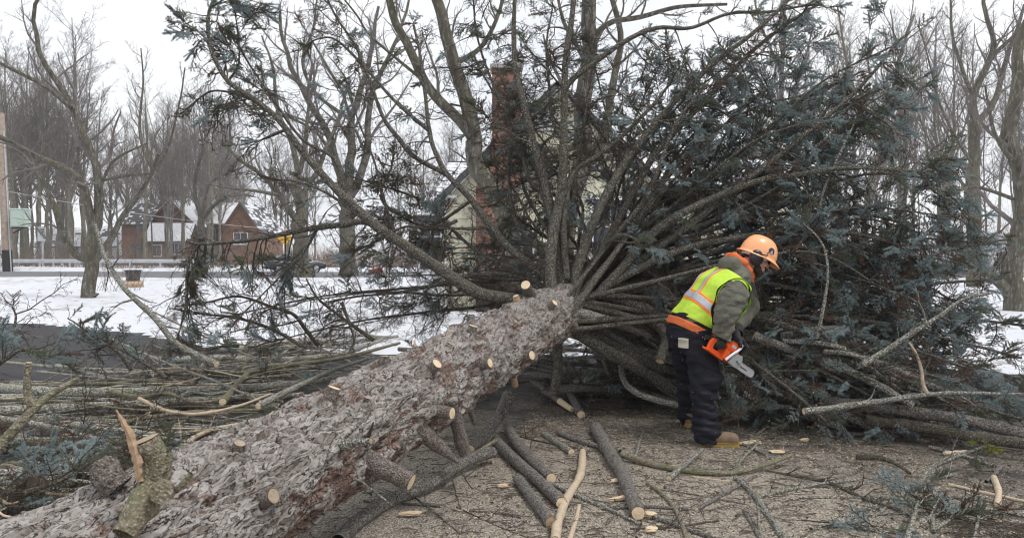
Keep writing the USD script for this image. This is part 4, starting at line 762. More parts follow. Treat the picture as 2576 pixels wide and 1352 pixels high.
# --- brush and hedges: twiggy stuff along the wood's edge
def brush(name, label, x0, x1, y0, y1, n, hgt, seed, m):
    rn = np.random.default_rng(seed); b = np.stack([rn.uniform(x0, x1, n), rn.uniform(y0, y1, n), np.full(n, -.05)], 1)
    K = 5; d = unit(np.stack([rn.normal(0, .35, n), rn.normal(0, .35, n), np.ones(n)], 1)); ln = hgt * rn.uniform(.4, 1.1, n); pts = [b]
    for k in range(K - 1): d = unit(d + rn.normal(size=d.shape) * .22); pts.append(pts[-1] + d * (ln / (K - 1))[:, None])
    P = np.stack(pts, 1); R = np.full((n, 1), .012) * np.linspace(1, .3, K)[None] * (y0 / 60 + .3)
    P1, R1 = sprout(P, R, 5, .25, 1, .45, 38, 4, .2, .03, seed, .005 * y0 / 60)
    obj(name, join([tubes(P, R, 3), tubes(P1, R1, 3)]), m, label=label, cat='brush', kind='stuff')
brush('roadside_brush', 'tangled brown brush behind the guard rail', -70, -16, 68.5, 74, 1000, 2.4, 61, 'hedge_twig')
brush('wood_undergrowth', 'grey undergrowth of saplings among the wood trees', -85, -30, 78, 100, 900, 5.0, 62, 'bare_twig')
brush('clipped_hedge', 'bare brown hedge across the road behind the maples', -24, -7, 76, 80, 900, 2.6, 63, 'hedge_twig')
brush('lawn_shrub', 'thin tan shrub beside the lawn tree', -16, -14.4, 30.2, 31.2, 26, 1.8, 64, 'hedge_twig')
brush('far_thicket', 'grey thicket of twigs behind the house on the right', 16, 46, 48, 58, 900, 5.5, 65, 'bare_twig')
# ---------------------------------------------------------------- the felled spruce: limbs and foliage
def shoot(rn, p, d, ln, nl, per, w, side=None):
    """One shoot: a stem and needles standing round it, pointing forwards."""
    n = int(ln * per); t = (np.arange(n) + rn.random(n)) / n; d = unit(d); a = unit(np.cross(d, rn.normal(size=3))); b = np.cross(d, a)
    th = rn.uniform(0, 2 * np.pi, n); rad = np.cos(th)[:, None] * a + np.sin(th)[:, None] * b
    lean = rn.uniform(0.45, 0.95, n)[:, None]; nd = unit(rad * lean + d * (1.15 - lean) + np.array([0, 0, 0.25]))
    base = p + d * (t * ln)[:, None]; L_ = nl * rn.uniform(.75, 1.1, n) * np.where(t > .9, .8, 1); q = unit(np.cross(nd, rn.normal(size=(n, 3)))) * w / 2
    v = np.stack([base - q, base + q, base + nd * L_[:, None]], 1).reshape(-1, 3); f = np.arange(3 * n).reshape(-1, 3)
    return v, f
def spray(seed, L_=.21, shoots=8, nl=.0205, per=760, w=.0046, bare=0.0, sag=0.05):
    """A tuft of short, thick shoots along +x: (needles, stems)."""
    rn = np.random.default_rng(seed); nd, st = [], []
    main = np.stack([np.linspace(0, L_, 7), noisy(np.linspace(0, 3, 7)[:, None] * [1, 0, 0], 1, .012, seed, 2), -sag * np.linspace(0, 1, 7) ** 2 * L_], 1)
    st.append((main, .0042)); nd.append(shoot(rn, main[3], main[6] - main[3], L_ * .52, nl, per, w))
    for k in range(shoots):
        t = .22 + .74 * k / shoots; p = main[0] + (main[-1] - main[0]) * t; p[2] = -sag * t * t * L_
        s = 1 if k % 2 else -1; a = math.radians(rn.uniform(30, 62)); d = unit(np.array([math.cos(a), s * math.sin(a), rn.normal(.05, .30)])); ln = rn.uniform(.05, .095) * (1.1 - .3 * t) * L_ / .21
        st.append((np.linspace(p, p + d * ln, 7), .003))
        if rn.random() > bare: nd.append(shoot(rn, p + d * ln * .1, d, ln * .95, nl, per, w))
        if ln > .06 and rn.random() < .6:
            d2 = unit(d + rn.normal(size=3) * [.5, .6, .3]); q = p + d * ln * .45; nd.append(shoot(rn, q, d2, ln * .6, nl * .92, per, w)) if rn.random() > bare else None
    P = np.stack([x[0] for x in st]); R = np.stack([np.linspace(x[1], x[1] * .5, 7) for x in st])
    return join(nd), tubes(P[:, ::3], R[:, ::3], 3)
def dead_spray(seed, L_=.42):
    rn = np.random.default_rng(seed); P = np.stack([np.linspace((0, 0, 0), (L_, 0, -.03), 6)]); P[0, 1:-1] += rn.normal(0, .012, (4, 3)); R = np.linspace(.0055, .0018, 6)[None]
    P1, R1 = sprout(P, R, 11, .1, 1, .42, 55, 5, .22, -.02, seed, .0022); P2, R2 = sprout(P1, R1, 5, .1, 1, .45, 55, 4, .25, -.02, seed + 1, .0016)
    P3, R3 = sprout(P2, R2, 3, .2, 1, .5, 55, 3, .2, 0, seed + 2, .0013)
    return join([tubes(P, R, 4), tubes(P1, R1, 3), tubes(P2, R2, 3), tubes(P3, R3, 3)])
PROTO, KIND = [], {}
SPRAYS = [('blue', 'blue_needles', dict(seed=1)), ('blue', 'blue_needles', dict(seed=2, shoots=11, L_=.27)), ('blue', 'blue_needles', dict(seed=3, shoots=6, L_=.17, bare=.1)), ('green', 'green_needles', dict(seed=4, bare=.15)), ('green', 'green_needles', dict(seed=5, shoots=10, bare=.1, L_=.25)),
          ('rust', 'rust_needles', dict(seed=6, bare=.3, per=430)), ('rust', 'rust_needles', dict(seed=7, shoots=10, bare=.45, per=380, L_=.26)), ('dead', None, dict(seed=8)), ('dead', None, dict(seed=9, L_=.5)), ('dead', None, dict(seed=10, L_=.34)), ('yellow', 'yellow_needles', dict(seed=11, L_=.13, shoots=5))]
def define_protos(p):
    for i, (kind, m, kw) in enumerate(SPRAYS):
        q = f'{p}/{kind}_spray_{i:03d}'; UsdGeom.Xform.Define(stage, q)
        if m:
            nd, st = spray(**kw); usdkit.mesh(stage, q + '/needles', nd, M[m]); usdkit.mesh(stage, q + '/stems', st, M['dark_twig'])
        else: usdkit.mesh(stage, q + '/twigs', dead_spray(**kw), M['dark_twig'])
        PROTO.append(Sdf.Path(q)); KIND.setdefault(kind, []).append(i)
def quats(X, Zh):
    X = unit(X); Y = unit(np.cross(Zh, X)); Z = np.cross(X, Y); Rm_ = np.stack([X, Y, Z], -1)
    from scipy.spatial.transform import Rotation
    return Rotation.from_matrix(Rm_).as_quat()
COUNT = {}
def foliage(parent, pos, dirs, scale, idx, seed, name='foliage', label=None):
    """Sprays set along a limb: one uncountable part of it."""
    if len(pos) == 0: return
    rn = np.random.default_rng(seed); p = path_for(name, parent); pi = UsdGeom.PointInstancer.Define(stage, p)
    if not PROTO: define_protos(p)
    pos = np.asarray(pos) - origin(parent); q = quats(np.asarray(dirs), np.array([0, 0, 1.0]) + rn.normal(0, .45, (len(pos), 3)))
    pi.CreatePrototypesRel().SetTargets(PROTO); pi.CreateProtoIndicesAttr(Vt.IntArray.FromNumpy(np.asarray(idx, np.int32))); pi.CreatePositionsAttr(Vt.Vec3fArray.FromNumpy(pos.astype(np.float32)))
    pi.CreateOrientationsAttr(Vt.QuathArray([Gf.Quath(float(w), float(x), float(y), float(z)) for x, y, z, w in q])); s = np.asarray(scale, np.float32)
    pi.CreateScalesAttr(Vt.Vec3fArray.FromNumpy(np.repeat(s[:, None], 3, 1))); data(pi.GetPrim(), kind='stuff', label=label); COUNT['sprays'] = COUNT.get('sprays', 0) + len(pos)
def choose(rn, n, mix):
    ks = list(mix); pr = np.array([mix[k] for k in ks], float); c = rn.choice(len(ks), n, p=pr / pr.sum()); return np.array([rn.choice(KIND_IDX[ks[i]]) for i in c], int) if n else np.zeros(0, int)
KIND_IDX = {}
for i, s in enumerate(SPRAYS): KIND_IDX.setdefault(s[0], []).append(i)
BLUE = dict(blue=6, green=1.7, rust=1.2, dead=.6); MIX = dict(blue=3, green=2, rust=1.2, dead=3.5); DEAD = dict(dead=7, blue=.6, rust=.7, green=.6); DARK = dict(green=3, blue=2.2, dead=4, rust=1); RUST = dict(rust=4, green=2, blue=1.5, dead=2)
MAIN = []                                                                # samples of the main limbs
def limb(pts, r0, r1, seed, f0=.35, n=10, Lt=.6, mix=BLUE, per=7.0, droop=.25, dead=1.6, barkm='crown_bark', name='limb', sides=11, parent=None, sc=(.62, 1.08), label=None, tipspray=True, flat=.55, cut=None):
    rn = np.random.default_rng(seed); pts = np.asarray(pts, float); parent = parent or spruce
    bk, e0, e1 = log_shape(pts, [r0, r0 * .8 + r1 * .2, (r0 + r1) / 2 * .95, r1 * .8 + r0 * .2, r1], sides, max(.03, r0 * 1.1), seed, .07)
    ln = np.linalg.norm(np.diff(pts, axis=0), axis=1).sum(); C = smooth_line(pts, max(12, int(ln / .08))); T = unit(np.gradient(C, axis=0)); m = len(C); rr = np.interp(np.linspace(0, 1, m), [0, 1], [r0, r1])
    MAIN.append(C)
    pieces, pos, dirs, scl, kinds = [bk], [], [], [], []
    if n:
        t = f0 + (1 - f0) * (np.arange(n) + rn.random(n)) / n; k = np.minimum((t * (m - 1)).astype(int), m - 2); b = C[k]; tg = T[k]
        rv = rn.normal(size=(n, 3)) * [1, 1, flat]; rv[:, 1] = np.where((rv[:, 1] < -.15) & (rn.random(n) < .75), -rv[:, 1], rv[:, 1]); pp = unit(rv - (rv * tg).sum(1, keepdims=True) * tg); d = unit(tg * rn.uniform(.35, .9, (n, 1)) + pp); L_ = Lt * (1.1 - .6 * (t - f0) / (1 - f0)) * rn.uniform(.55, 1.2, n)
        P = [b]
        for j in range(5): d = unit(d + rn.normal(size=(n, 3)) * .12 + np.array([0, 0, -droop * .35])); P.append(P[-1] + d * (L_ / 5)[:, None])
        P = np.stack(P, 1); r = np.clip(rr[k] * .4, .004, .013)[:, None] * np.linspace(1, .4, 6); pieces.append(tubes(P, r, 5))
        for i in range(n):
            c = max(2, int(L_[i] * per * 1.8)); u = (1 - .85 * rn.random(c) ** 1.5) * 4.999; kk = np.minimum(u.astype(int), 4); x = P[i][kk] + (P[i][kk + 1] - P[i][kk]) * (u - kk)[:, None]; tt = unit(P[i][kk + 1] - P[i][kk])
            pos.append(x); dirs.append(unit(tt + rn.normal(size=tt.shape) * .5 + np.array([0, 0, .18 - droop * .55]))); scl.append(rn.uniform(*sc, c)); kinds.append(choose(rn, c, mix))
    if tipspray:
        c = 5; x = C[-1 - rn.integers(0, max(2, m // 8), c)]; pos.append(x); dirs.append(unit(T[-1] + rn.normal(size=(c, 3)) * .45)); scl.append(rn.uniform(*sc, c)); kinds.append(choose(rn, c, mix))
    c = int(dead * ln)
    if c:
        k = rn.integers(int(m * .06), m, c); tg = T[k]; rv = rn.normal(size=(c, 3)); pp = unit(rv - (rv * tg).sum(1, keepdims=True) * tg)
        pos.append(C[k] + pp * rr[k][:, None] * .7); dirs.append(unit(pp + tg * .3 + np.array([0, 0, -.25]))); scl.append(rn.uniform(.4, 1.1, c)); kinds.append(np.array([rn.choice(KIND_IDX['dead']) for _ in range(c)]))
    p = obj(name, join(pieces), barkm, parent, smooth=True, label=label)
    if cut: obj('cut_face', e1, cut, p)
    if pos: foliage(p, np.vstack(pos), np.vstack(dirs), np.concatenate(scl), np.concatenate(kinds), seed)
    return p
def seen(pts, d):
    d = list(d) if np.ndim(d) else [d, d]; dd = np.interp(np.linspace(0, 1, len(pts)), np.linspace(0, 1, len(d)), d)
    return [at(x, y, q) for (x, y), q in zip(pts, dd)]
def rp(dia, d): return dia / 2 / FPX * d
def tr(pts, d, dia0, dia1, seed, **kw):
    P = seen(pts, d); d0 = d[0] if np.ndim(d) else d; d1 = d[-1] if np.ndim(d) else d
    return limb(P, rp(dia0, d0), rp(dia1, d1), seed, **kw)
# left side of the fan
tr([(1400, 790), (1300, 755), (1200, 735), (1095, 668), (1000, 605), (930, 555), (840, 470), (760, 380), (700, 300), (640, 250), (570, 200), (530, 120), (524, 40), (545, -20)], (7.3, 7.1, 7.2, 7.4), 34, 7, 101, f0=.62, n=12, Lt=.42, mix=MIX, per=7, dead=3.5, label='long lichen-specked limb reaching to the upper left')
tr([(945, 565), (910, 557), (850, 566), (780, 575), (650, 600), (560, 610), (500, 613), (470, 605)], (7.25, 7.3), 17, 8, 102, f0=.45, n=12, Lt=.42, mix=DARK, per=8, droop=1.2, dead=3, barkm='crown_bark', tipspray=False, label='sagging side limb with drooping dark foliage on the left')
tr([(500, 613), (478, 650), (470, 700), (468, 760), (452, 830), (440, 862)], (7.3, 7.3), 9, 4, 103, f0=.05, n=16, Lt=.22, mix=DARK, per=16, droop=.9, dead=8, sc=(.6, .95))
tr([(800, 573), (760, 640), (700, 700), (640, 760), (600, 800)], (7.3, 7.2), 7, 3, 104, f0=.1, n=8, Lt=.3, mix=DARK, per=7, droop=.8, dead=9)
tr([(1410, 740), (1385, 702), (1300, 640), (1234, 570), (1184, 500), (1124, 437), (1094, 380), (1079, 325), (1071, 250), (1059, 150), (1040, 60)], (7.3, 7.4, 7.8), 22, 6, 105, f0=.55, n=11, Lt=.45, mix=MIX, per=5, dead=4)
tr([(1130, 442), (1044, 395), (1000, 345), (964, 295), (929, 200), (894, 115), (850, 50), (819, -10)], (7.65, 8.0), 13, 5, 106, f0=.45, n=9, Lt=.4, mix=MIX, per=4, dead=4.5)
tr([(1080, 330), (994, 255), (914, 165), (844, 100), (800, 98), (770, 115)], (7.75, 8.1), 10, 4, 107, f0=.5, n=10, Lt=.42, mix=RUST, per=8, dead=5)
tr([(1400, 760), (1330, 700), (1200, 690), (1100, 715), (1000, 735), (900, 745), (820, 760)], (7.5, 7.7), 15, 4, 108, f0=.4, n=8, Lt=.4, mix=DARK, per=4, dead=3)
tr([(1010, 615), (960, 580), (900, 540), (830, 490), (760, 460), (690, 450)], (7.4, 7.9), 12, 4, 109, f0=.4, n=10, Lt=.4, mix=DARK, per=6, dead=6)
tr([(870, 498), (840, 400), (760, 350), (680, 240), (620, 150), (590, 90)], (7.6, 8.0), 9, 4, 110, f0=.5, n=10, Lt=.38, mix=DARK, per=7, dead=5)
tr([(700, 300), (640, 255), (590, 235), (530, 230), (480, 265)], (7.5, 7.6), 8, 4, 111, f0=.3, n=8, Lt=.3, mix=DARK, per=11, dead=4)
tr([(575, 205), (600, 160), (600, 100), (590, 20)], (7.5, 7.6), 6, 3, 112, f0=.1, n=9, Lt=.35, mix=MIX, per=11, dead=4)
tr([(530, 120), (510, 90), (485, 70), (470, 60)], (7.45, 7.4), 5, 3, 113, f0=.1, n=5, Lt=.24, mix=BLUE, per=11, dead=3)
tr([(530, 20), (560, 0), (590, -25)], (7.4, 7.4), 5, 3, 114, f0=.1, n=6, Lt=.3, mix=BLUE, per=12, dead=3)
tr([(1184, 505), (1100, 560), (1040, 560), (960, 500), (985, 420), (990, 380)], (7.5, 7.8), 9, 5, 115, f0=.45, n=12, Lt=.3, mix=RUST, per=15, dead=4)
tr([(1150, 555), (1090, 575), (1020, 570), (960, 600), (880, 640)], (7.4, 7.6), 10, 4, 116, f0=.3, n=12, Lt=.32, mix=MIX, per=10, dead=7)
tr([(1230, 570), (1180, 575), (1085, 570), (1030, 540)], (7.3, 7.5), 9, 4, 117, f0=.4, n=10, Lt=.28, mix=MIX, per=12, dead=5)
tr([(1320, 690), (1200, 630), (1120, 560), (1060, 505), (1000, 480), (900, 450)], (7.5, 8.0), 10, 4, 118, f0=.3, n=9, Lt=.4, mix=DARK, per=5, dead=7)
tr([(1000, 610), (960, 480), (940, 400), (900, 300), (880, 220)], (7.5, 8.3), 8, 3, 119, f0=.4, n=7, Lt=.4, mix=DEAD, per=5, dead=6)
# uprights of the middle
tr([(1390, 760), (1385, 670), (1393, 575), (1413, 475), (1418, 350), (1420, 225), (1423, 150), (1438, 50), (1446, -30)], (7.0, 7.2, 7.4), 30, 13, 120, f0=.5, n=10, Lt=.45, mix=MIX, per=5, dead=4.5, label='thick upright limb with rough bark in the middle of the fan')
tr([(1420, 745), (1410, 670), (1386, 525), (1353, 400), (1323, 280), (1300, 190), (1292, 100), (1296, -30)], (7.1, 7.3, 7.6), 27, 9, 121, f0=.45, n=12, Lt=.45, mix=DARK, per=6, dead=5)
tr([(1422, 225), (1440, 200), (1498, 155), (1588, 95), (1658, 70), (1738, 70), (1833, 35), (1932, 30), (2050, 10)], (7.3, 7.6), 15, 5, 122, f0=.3, n=12, Lt=.45, mix=DARK, per=4.5, dead=4, label='bent limb crossing to the upper right above the worker')
tr([(1388, 560), (1360, 480), (1330, 450), (1300, 330), (1240, 210), (1200, 90), (1190, -20)], (7.3, 8.0), 12, 4, 123, f0=.35, n=13, Lt=.5, mix=DARK, per=6, dead=5)
tr([(1370, 640), (1300, 560), (1280, 440), (1290, 300), (1240, 230), (1200, 160)], (7.4, 8.2), 12, 4, 124, f0=.3, n=14, Lt=.5, mix=DARK, per=7, dead=5)
tr([(1418, 360), (1390, 300), (1380, 200), (1375, 110), (1390, 20)], (7.3, 7.7), 10, 4, 125, f0=.2, n=14, Lt=.42, mix=DARK, per=8, dead=4)
tr([(1425, 700), (1418, 560), (1440, 440), (1513, 385), (1573, 335), (1650, 255), (1700, 190)], (7.1, 7.2, 7.5), 18, 6, 126, f0=.4, n=12, Lt=.45, mix=MIX, per=5, dead=4)
tr([(1420, 640), (1440, 520), (1455, 400), (1470, 300), (1480, 230)], (7.3, 7.8), 10, 4, 127, f0=.25, n=12, Lt=.42, mix=DARK, per=7, dead=5)
# right side of the fan
tr([(1450, 735), (1453, 670), (1508, 525), (1568, 415), (1608, 360), (1688, 265), (1788, 165), (1880, 95), (1960, 25), (2000, -20)], (7.1, 7.3, 7.5), 26, 8, 128, f0=.45, n=14, Lt=.5, mix=BLUE, per=6.5, dead=3)
tr([(1470, 735), (1490, 680), (1560, 545), (1640, 400), (1700, 330), (1790, 235), (1880, 140), (1980, 60), (2060, 10)], (7.2, 7.5, 7.9), 22, 7, 129, f0=.4, n=16, Lt=.55, mix=BLUE, per=7, dead=3)
tr([(1500, 745), (1568, 672), (1638, 590), (1728, 530), (1838, 480), (1932, 448), (2002, 440), (2097, 425), (2182, 422), (2307, 430), (2352, 404), (2432, 400)], (7.1, 7.2, 7.0, 6.9), 26, 6, 130, f0=.5, n=16, Lt=.5, mix=BLUE, per=6, dead=2.5, barkm='crown_bark', label='long bare-barked limb stretching level to the right')
tr([(1510, 740), (1560, 690), (1700, 590), (1830, 490), (1962, 390), (2072, 300), (2147, 235), (2212, 165), (2252, 112), (2290, 80)], (7.2, 7.3, 7.4), 24, 6, 131, f0=.45, n=18, Lt=.6, mix=BLUE, per=7, dead=2.5, label='long straight limb rising to the upper right')
tr([(1520, 735), (1600, 660), (1750, 560), (1900, 450), (2020, 350), (2090, 260), (2130, 180)], (7.4, 7.9), 18, 6, 132, f0=.35, n=18, Lt=.6, mix=BLUE, per=8, dead=2.5)
tr([(1515, 725), (1560, 700), (1650, 655), (1750, 618), (1900, 590), (2020, 575), (2100, 580), (2250, 612), (2330, 672), (2345, 720)], (7.1, 7.2, 7.0), 22, 7, 133, f0=.45, n=14, Lt=.5, mix=BLUE, per=6, dead=3)
tr([(1500, 720), (1600, 640), (1720, 600), (1850, 560), (2000, 535), (2180, 540), (2300, 570)], (7.4, 7.6), 17, 6, 134, f0=.35, n=16, Lt=.55, mix=BLUE, per=7, dead=3)
tr([(2307, 430), (2330, 450), (2348, 480), (2400, 510), (2440, 560)], (6.95, 6.9), 8, 3, 135, f0=.1, n=9, Lt=.4, mix=BLUE, per=8, dead=3)
tr([(2040, 380), (2100, 330), (2110, 300), (2147, 262), (2180, 280), (2240, 320), (2250, 370)], (7.3, 7.2), 9, 4, 136, f0=.2, n=12, Lt=.4, mix=BLUE, per=8, dead=3)
tr([(1990, 640), (2050, 560), (2075, 470), (2120, 370), (2160, 288)], (7.0, 7.2), 8, 4, 137, f0=.2, n=4, Lt=.3, mix=RUST, per=4, dead=3, barkm='limb_bark', label='thin reddish broken limb slanting up through the foliage')
tr([(2055, 850), (2070, 780), (2082, 700), (2078, 640), (2060, 600), (2020, 560)], (6.6, 6.8), 10, 4, 138, f0=.5, n=3, Lt=.3, mix=BLUE, per=4, dead=2, barkm='limb_bark')
tr([(1560, 760), (1700, 760), (1850, 785), (2000, 795), (2120, 800), (2240, 815)], (7.3, 7.0), 17, 8, 139, f0=.4, n=14, Lt=.5, mix=BLUE, per=7, dead=4)
tr([(1540, 745), (1650, 720), (1800, 700), (1950, 715), (2100, 760), (2250, 840), (2330, 900)], (7.4, 7.1), 17, 7, 140, f0=.35, n=16, Lt=.55, mix=BLUE, per=7, dead=4)
# generated limbs that fill the fan between those traced
def fill(n, region, depth, dia, seed, base_s=(1.02, 1.5), mix=BLUE, f0=.35, nt=14, Lt=.55, per=7, dead=3, bend=.35, angs=(0, 180), sc=(.62, 1.08)):
    rn = np.random.default_rng(seed); poly = shapely.Polygon(region); k = 0; got = []
    while k < n:
        c = [rn.uniform(poly.bounds[0], poly.bounds[2]), rn.uniform(poly.bounds[1], poly.bounds[3])]
        if not poly.contains(shapely.Point(c)) or (got and min(math.hypot(c[0] - g[0], (c[1] - g[1])) for g in got) < math.sqrt(poly.area / n) * .62): 
            if rn.random() < .985: continue
        got.append(c); d = rn.uniform(*depth); e = at(*c, d); b = on_trunk(rn.uniform(*base_s), rn.uniform(*angs), -.05)[0]
        m = (b + e) / 2 + np.array([rn.normal(0, .2), rn.normal(0, .2), rn.uniform(-.05, bend)]); m2 = (m + e) / 2 + np.array([0, 0, bend * .4])
        dd = rn.uniform(*dia); limb([b, (b * .55 + m * .45), m, m2, e], rp(dd, 7), rp(dd * .3, 7), seed * 1000 + k, f0=f0, n=nt, Lt=Lt, mix=mix, per=per, dead=dead, sides=9, sc=sc); k += 1
fill(18, [(1640, 160), (1760, 110), (1900, 180), (1980, 110), (2080, 190), (2300, 90), (2340, 150), (2320, 330), (2180, 330), (2100, 400), (1900, 480), (1700, 560), (1560, 560), (1600, 400), (1680, 340)], (7.0, 9.0), (12, 20), 21, mix=BLUE, nt=10, per=5.5, dead=1.5)
fill(22, [(1600, 580), (1800, 500), (2050, 440), (2300, 430), (2480, 430), (2530, 640), (2500, 800), (2440, 950), (2200, 960), (1980, 900), (1760, 830), (1620, 740)], (6.9, 9.0), (12, 20), 22, mix=BLUE, nt=12, per=5.5, bend=.5, angs=(-40, 60))
fill(9, [(1760, 700), (1820, 720), (1960, 820), (2250, 880), (2440, 960), (2350, 1050), (2080, 1000), (1900, 940), (1760, 880)], (7.3, 8.8), (10, 18), 23, mix=BLUE, nt=12, per=6, bend=.3, angs=(-60, 40))
fill(11, [(930, 640), (1060, 620), (1300, 640), (1500, 600), (1500, 720), (1420, 780), (1200, 860), (1000, 840), (930, 760)], (8.0, 10.0), (9, 16), 24, base_s=(1.2, 2.0), mix=DARK, nt=11, per=6, Lt=.45, dead=3, bend=.1, angs=(20, 220))
fill(6, [(1180, 260), (1300, 120), (1520, 120), (1580, 300), (1500, 400), (1300, 460), (1200, 400)], (7.4, 9.0), (9, 14), 25, base_s=(1.05, 1.6), mix=DARK, nt=10, per=6, Lt=.42, dead=5, bend=.1, angs=(40, 150))
fill(5, [(640, 740), (820, 720), (1000, 740), (1100, 800), (1100, 860), (800, 860), (560, 880), (430, 830)], (7.2, 9.5), (8, 13), 26, base_s=(1.0, 1.6), mix=DEAD, nt=8, per=4, Lt=.4, dead=4, bend=.15, angs=(150, 230))
fill(4, [(1430, 830), (1600, 850), (1760, 880), (1800, 940), (1600, 960), (1440, 940)], (8.2, 9.4), (10, 16), 27, base_s=(1.2, 1.8), mix=DARK, nt=11, per=5, Lt=.45, dead=6, bend=.0, angs=(-80, 0))
# low limbs that sweep out to the right edge just above the ground
LOWB = [((1760, 880), (7.4, 6.5)), ((1900, 920), (7.0, 6.2)), ((2050, 960), (6.8, 6.0))]
rn = np.random.default_rng(271)
for i, (ex, ey, d) in enumerate([(2590, 820, 7.6), (2570, 900, 7.2), (2600, 960, 6.8), (2540, 1010, 6.5), (2470, 1060, 6.1), (2380, 1050, 6.2), (2250, 1030, 6.4), (2590, 1060, 6.2), (2150, 990, 6.6), (2450, 930, 6.7), (2350, 960, 6.6), (2520, 700, 8.0), (2540, 600, 8.2), (2080, 1060, 6.2), (2010, 1010, 6.6)]):
    b = at(1600 + rn.uniform(-60, 160), 800 + rn.uniform(-60, 60), 7.4); e = at(ex, ey, d); e[2] = max(e[2], .07); m = (b + e) / 2 + [0, 0, rn.uniform(.0, .25)]
    limb([b, b * .5 + m * .5 + [0, 0, .05], m, m * .4 + e * .6 + [0, 0, .03], e], .035, .011, 2700 + i, f0=.42, n=17, Lt=.5, mix=dict(blue=6, green=1.5, rust=2.2, dead=1.5), per=6.5, droop=.2, dead=1.5, sides=9)
fill(13, [(2230, 560), (2400, 540), (2500, 620), (2530, 760), (2500, 900), (2380, 940), (2260, 900), (2200, 760)], (6.6, 8.4), (10, 15), 28, mix=dict(blue=6, green=2, rust=2.4, dead=.6), f0=.55, nt=15, Lt=.6, per=6, dead=1.0, bend=.4, angs=(-40, 40))
fill(7, [(1640, 40), (1900, 20), (2060, 60), (2300, 60), (2340, 200), (2200, 260), (1980, 240), (1780, 220), (1640, 200)], (6.9, 8.6), (9, 14), 29, mix=dict(blue=7, green=2, rust=1, dead=.4), f0=.6, nt=15, Lt=.6, per=7, dead=.8, bend=.3, angs=(20, 120))
fill(3, [(1170, 160), (1330, 140), (1330, 420), (1200, 460)], (7.6, 9.0), (8, 12), 30, base_s=(1.05, 1.4), mix=DARK, nt=12, per=6, Lt=.42, dead=3, bend=.1, angs=(70, 140))
# ---------------------------------------------------------------- cut limbs, sticks and litter on the drive
def lay(pts, r):
    """Ground points under picture points; each may carry its own height."""
    return [ground(p[0], p[1], r + (p[2] if len(p) > 2 else 0)) for p in pts]
def stick(name, label, pts, dia, dia1=None, barkm='limb_bark', ends=('cut_wood', 'cut_wood'), seed=0, cat='cut branch', group=None, world=None, twigs=0, sides=12, tw_l=.3, lump=.1, fol=None):
    """A cut limb on the ground. dia in metres at the near end."""
    dia1 = dia1 or dia * .8; P = world if world is not None else lay(pts, dia / 2 * .9); P = np.asarray(P); t = thing(name, label, cat, (P[0][0], P[0][1], 0), group)
    bk, e0, e1 = log_shape(P, [dia / 2, (dia + dia1) / 4, dia1 / 2], sides, max(.018, dia * .35), seed, .07, True, lump); parts = [bk]
    if twigs:
        rn = np.random.default_rng(seed); C = smooth_line(P, 24)[None]; R = np.linspace(dia / 2, dia1 / 2, 24)[None]
        a, b = sprout(C, R, twigs, .15, 1, tw_l, 55, 6, .16, .03, seed, .0028); a[..., 2] = np.maximum(a[..., 2], .006); parts.append(tubes(a, b, 4))
        a2, b2 = sprout(a, b, 3, .3, 1, .45, 50, 4, .2, 0, seed + 1, .002); a2[..., 2] = np.maximum(a2[..., 2], .004); parts.append(tubes(a2, b2, 3))
    p = obj('bark', join(parts), barkm, t, smooth=True)
    if ends[0]: obj('cut_face', e0, ends[0], t)
    if ends[1]: obj('cut_face', e1, ends[1], t)
    if fol:
        rn = np.random.default_rng(seed + 3); n, mix, f0 = fol; C = smooth_line(P, 40); T = unit(np.gradient(C, axis=0)); k = rn.integers(int(40 * f0), 40, n); rv = rn.normal(size=(n, 3)) * [1, 1, .5]
        foliage(p, C[k] + np.array([0, 0, .01]), unit(T[k] * .6 + unit(rv) + np.array([0, 0, .25])), rn.uniform(.6, 1.0, n), choose(rn, n, mix), seed)
    return t
SB = 'spruce_bark'
stick('cut_log', 'thick cut spruce log with pale end pointing at the viewer, in the bottom middle', [(1498, 1075), (1530, 1130), (1565, 1190), (1606, 1290)], .10, .082, SB, (None, 'cut_wood'), 1, 'log', sides=18)
stick('cut_log', 'long grey cut log sloping to the right beside two thinner logs', [(1247, 1108), (1300, 1160), (1353, 1206), (1412, 1264)], .085, .075, SB, ('cut_wood', 'cut_wood'), 2, 'log', sides=16)
stick('cut_log', 'cut log with torn bark lying across behind the long grey log', [(1272, 1066, .04), (1300, 1110, .03), (1338, 1156, .02), (1386, 1203)], .075, .075, SB, ('torn_wood', 'cut_wood'), 3, 'log', sides=16)
stick('cut_log', 'short log with a splintered pale top end near the bottom edge', [(1303, 1203), (1338, 1251), (1386, 1312)], .07, .066, SB, ('cut_wood', 'torn_wood'), 4, 'log')
stick('peeled_stick', 'peeled crooked pale stick between the logs in the bottom middle', [(1466, 1135), (1464, 1175), (1455, 1205), (1425, 1255), (1405, 1310), (1396, 1360)], .05, .05, 'peeled_wood', ('cut_wood', 'cut_wood'), 5, lump=.25)
stick('cut_log', 'small mossy log with a round cut end above the thick log', [(1366, 1090), (1400, 1112), (1437, 1136)], .046, .05, 'limb_bark', ('cut_wood', 'cut_wood'), 6)
stick('cut_branch', 'dark branch lying behind the thick log', [(1405, 1088), (1450, 1105), (1500, 1120), (1560, 1135)], .05, .035, SB, ('cut_wood', None), 7)
stick('cut_branch', 'log with a freshly whittled pale tip lying beside the trunk', [(1338, 956, .14), (1375, 985, .07), (1436, 1026)], .07, .05, SB, ('cut_wood', 'cut_wood'), 8, 'log')
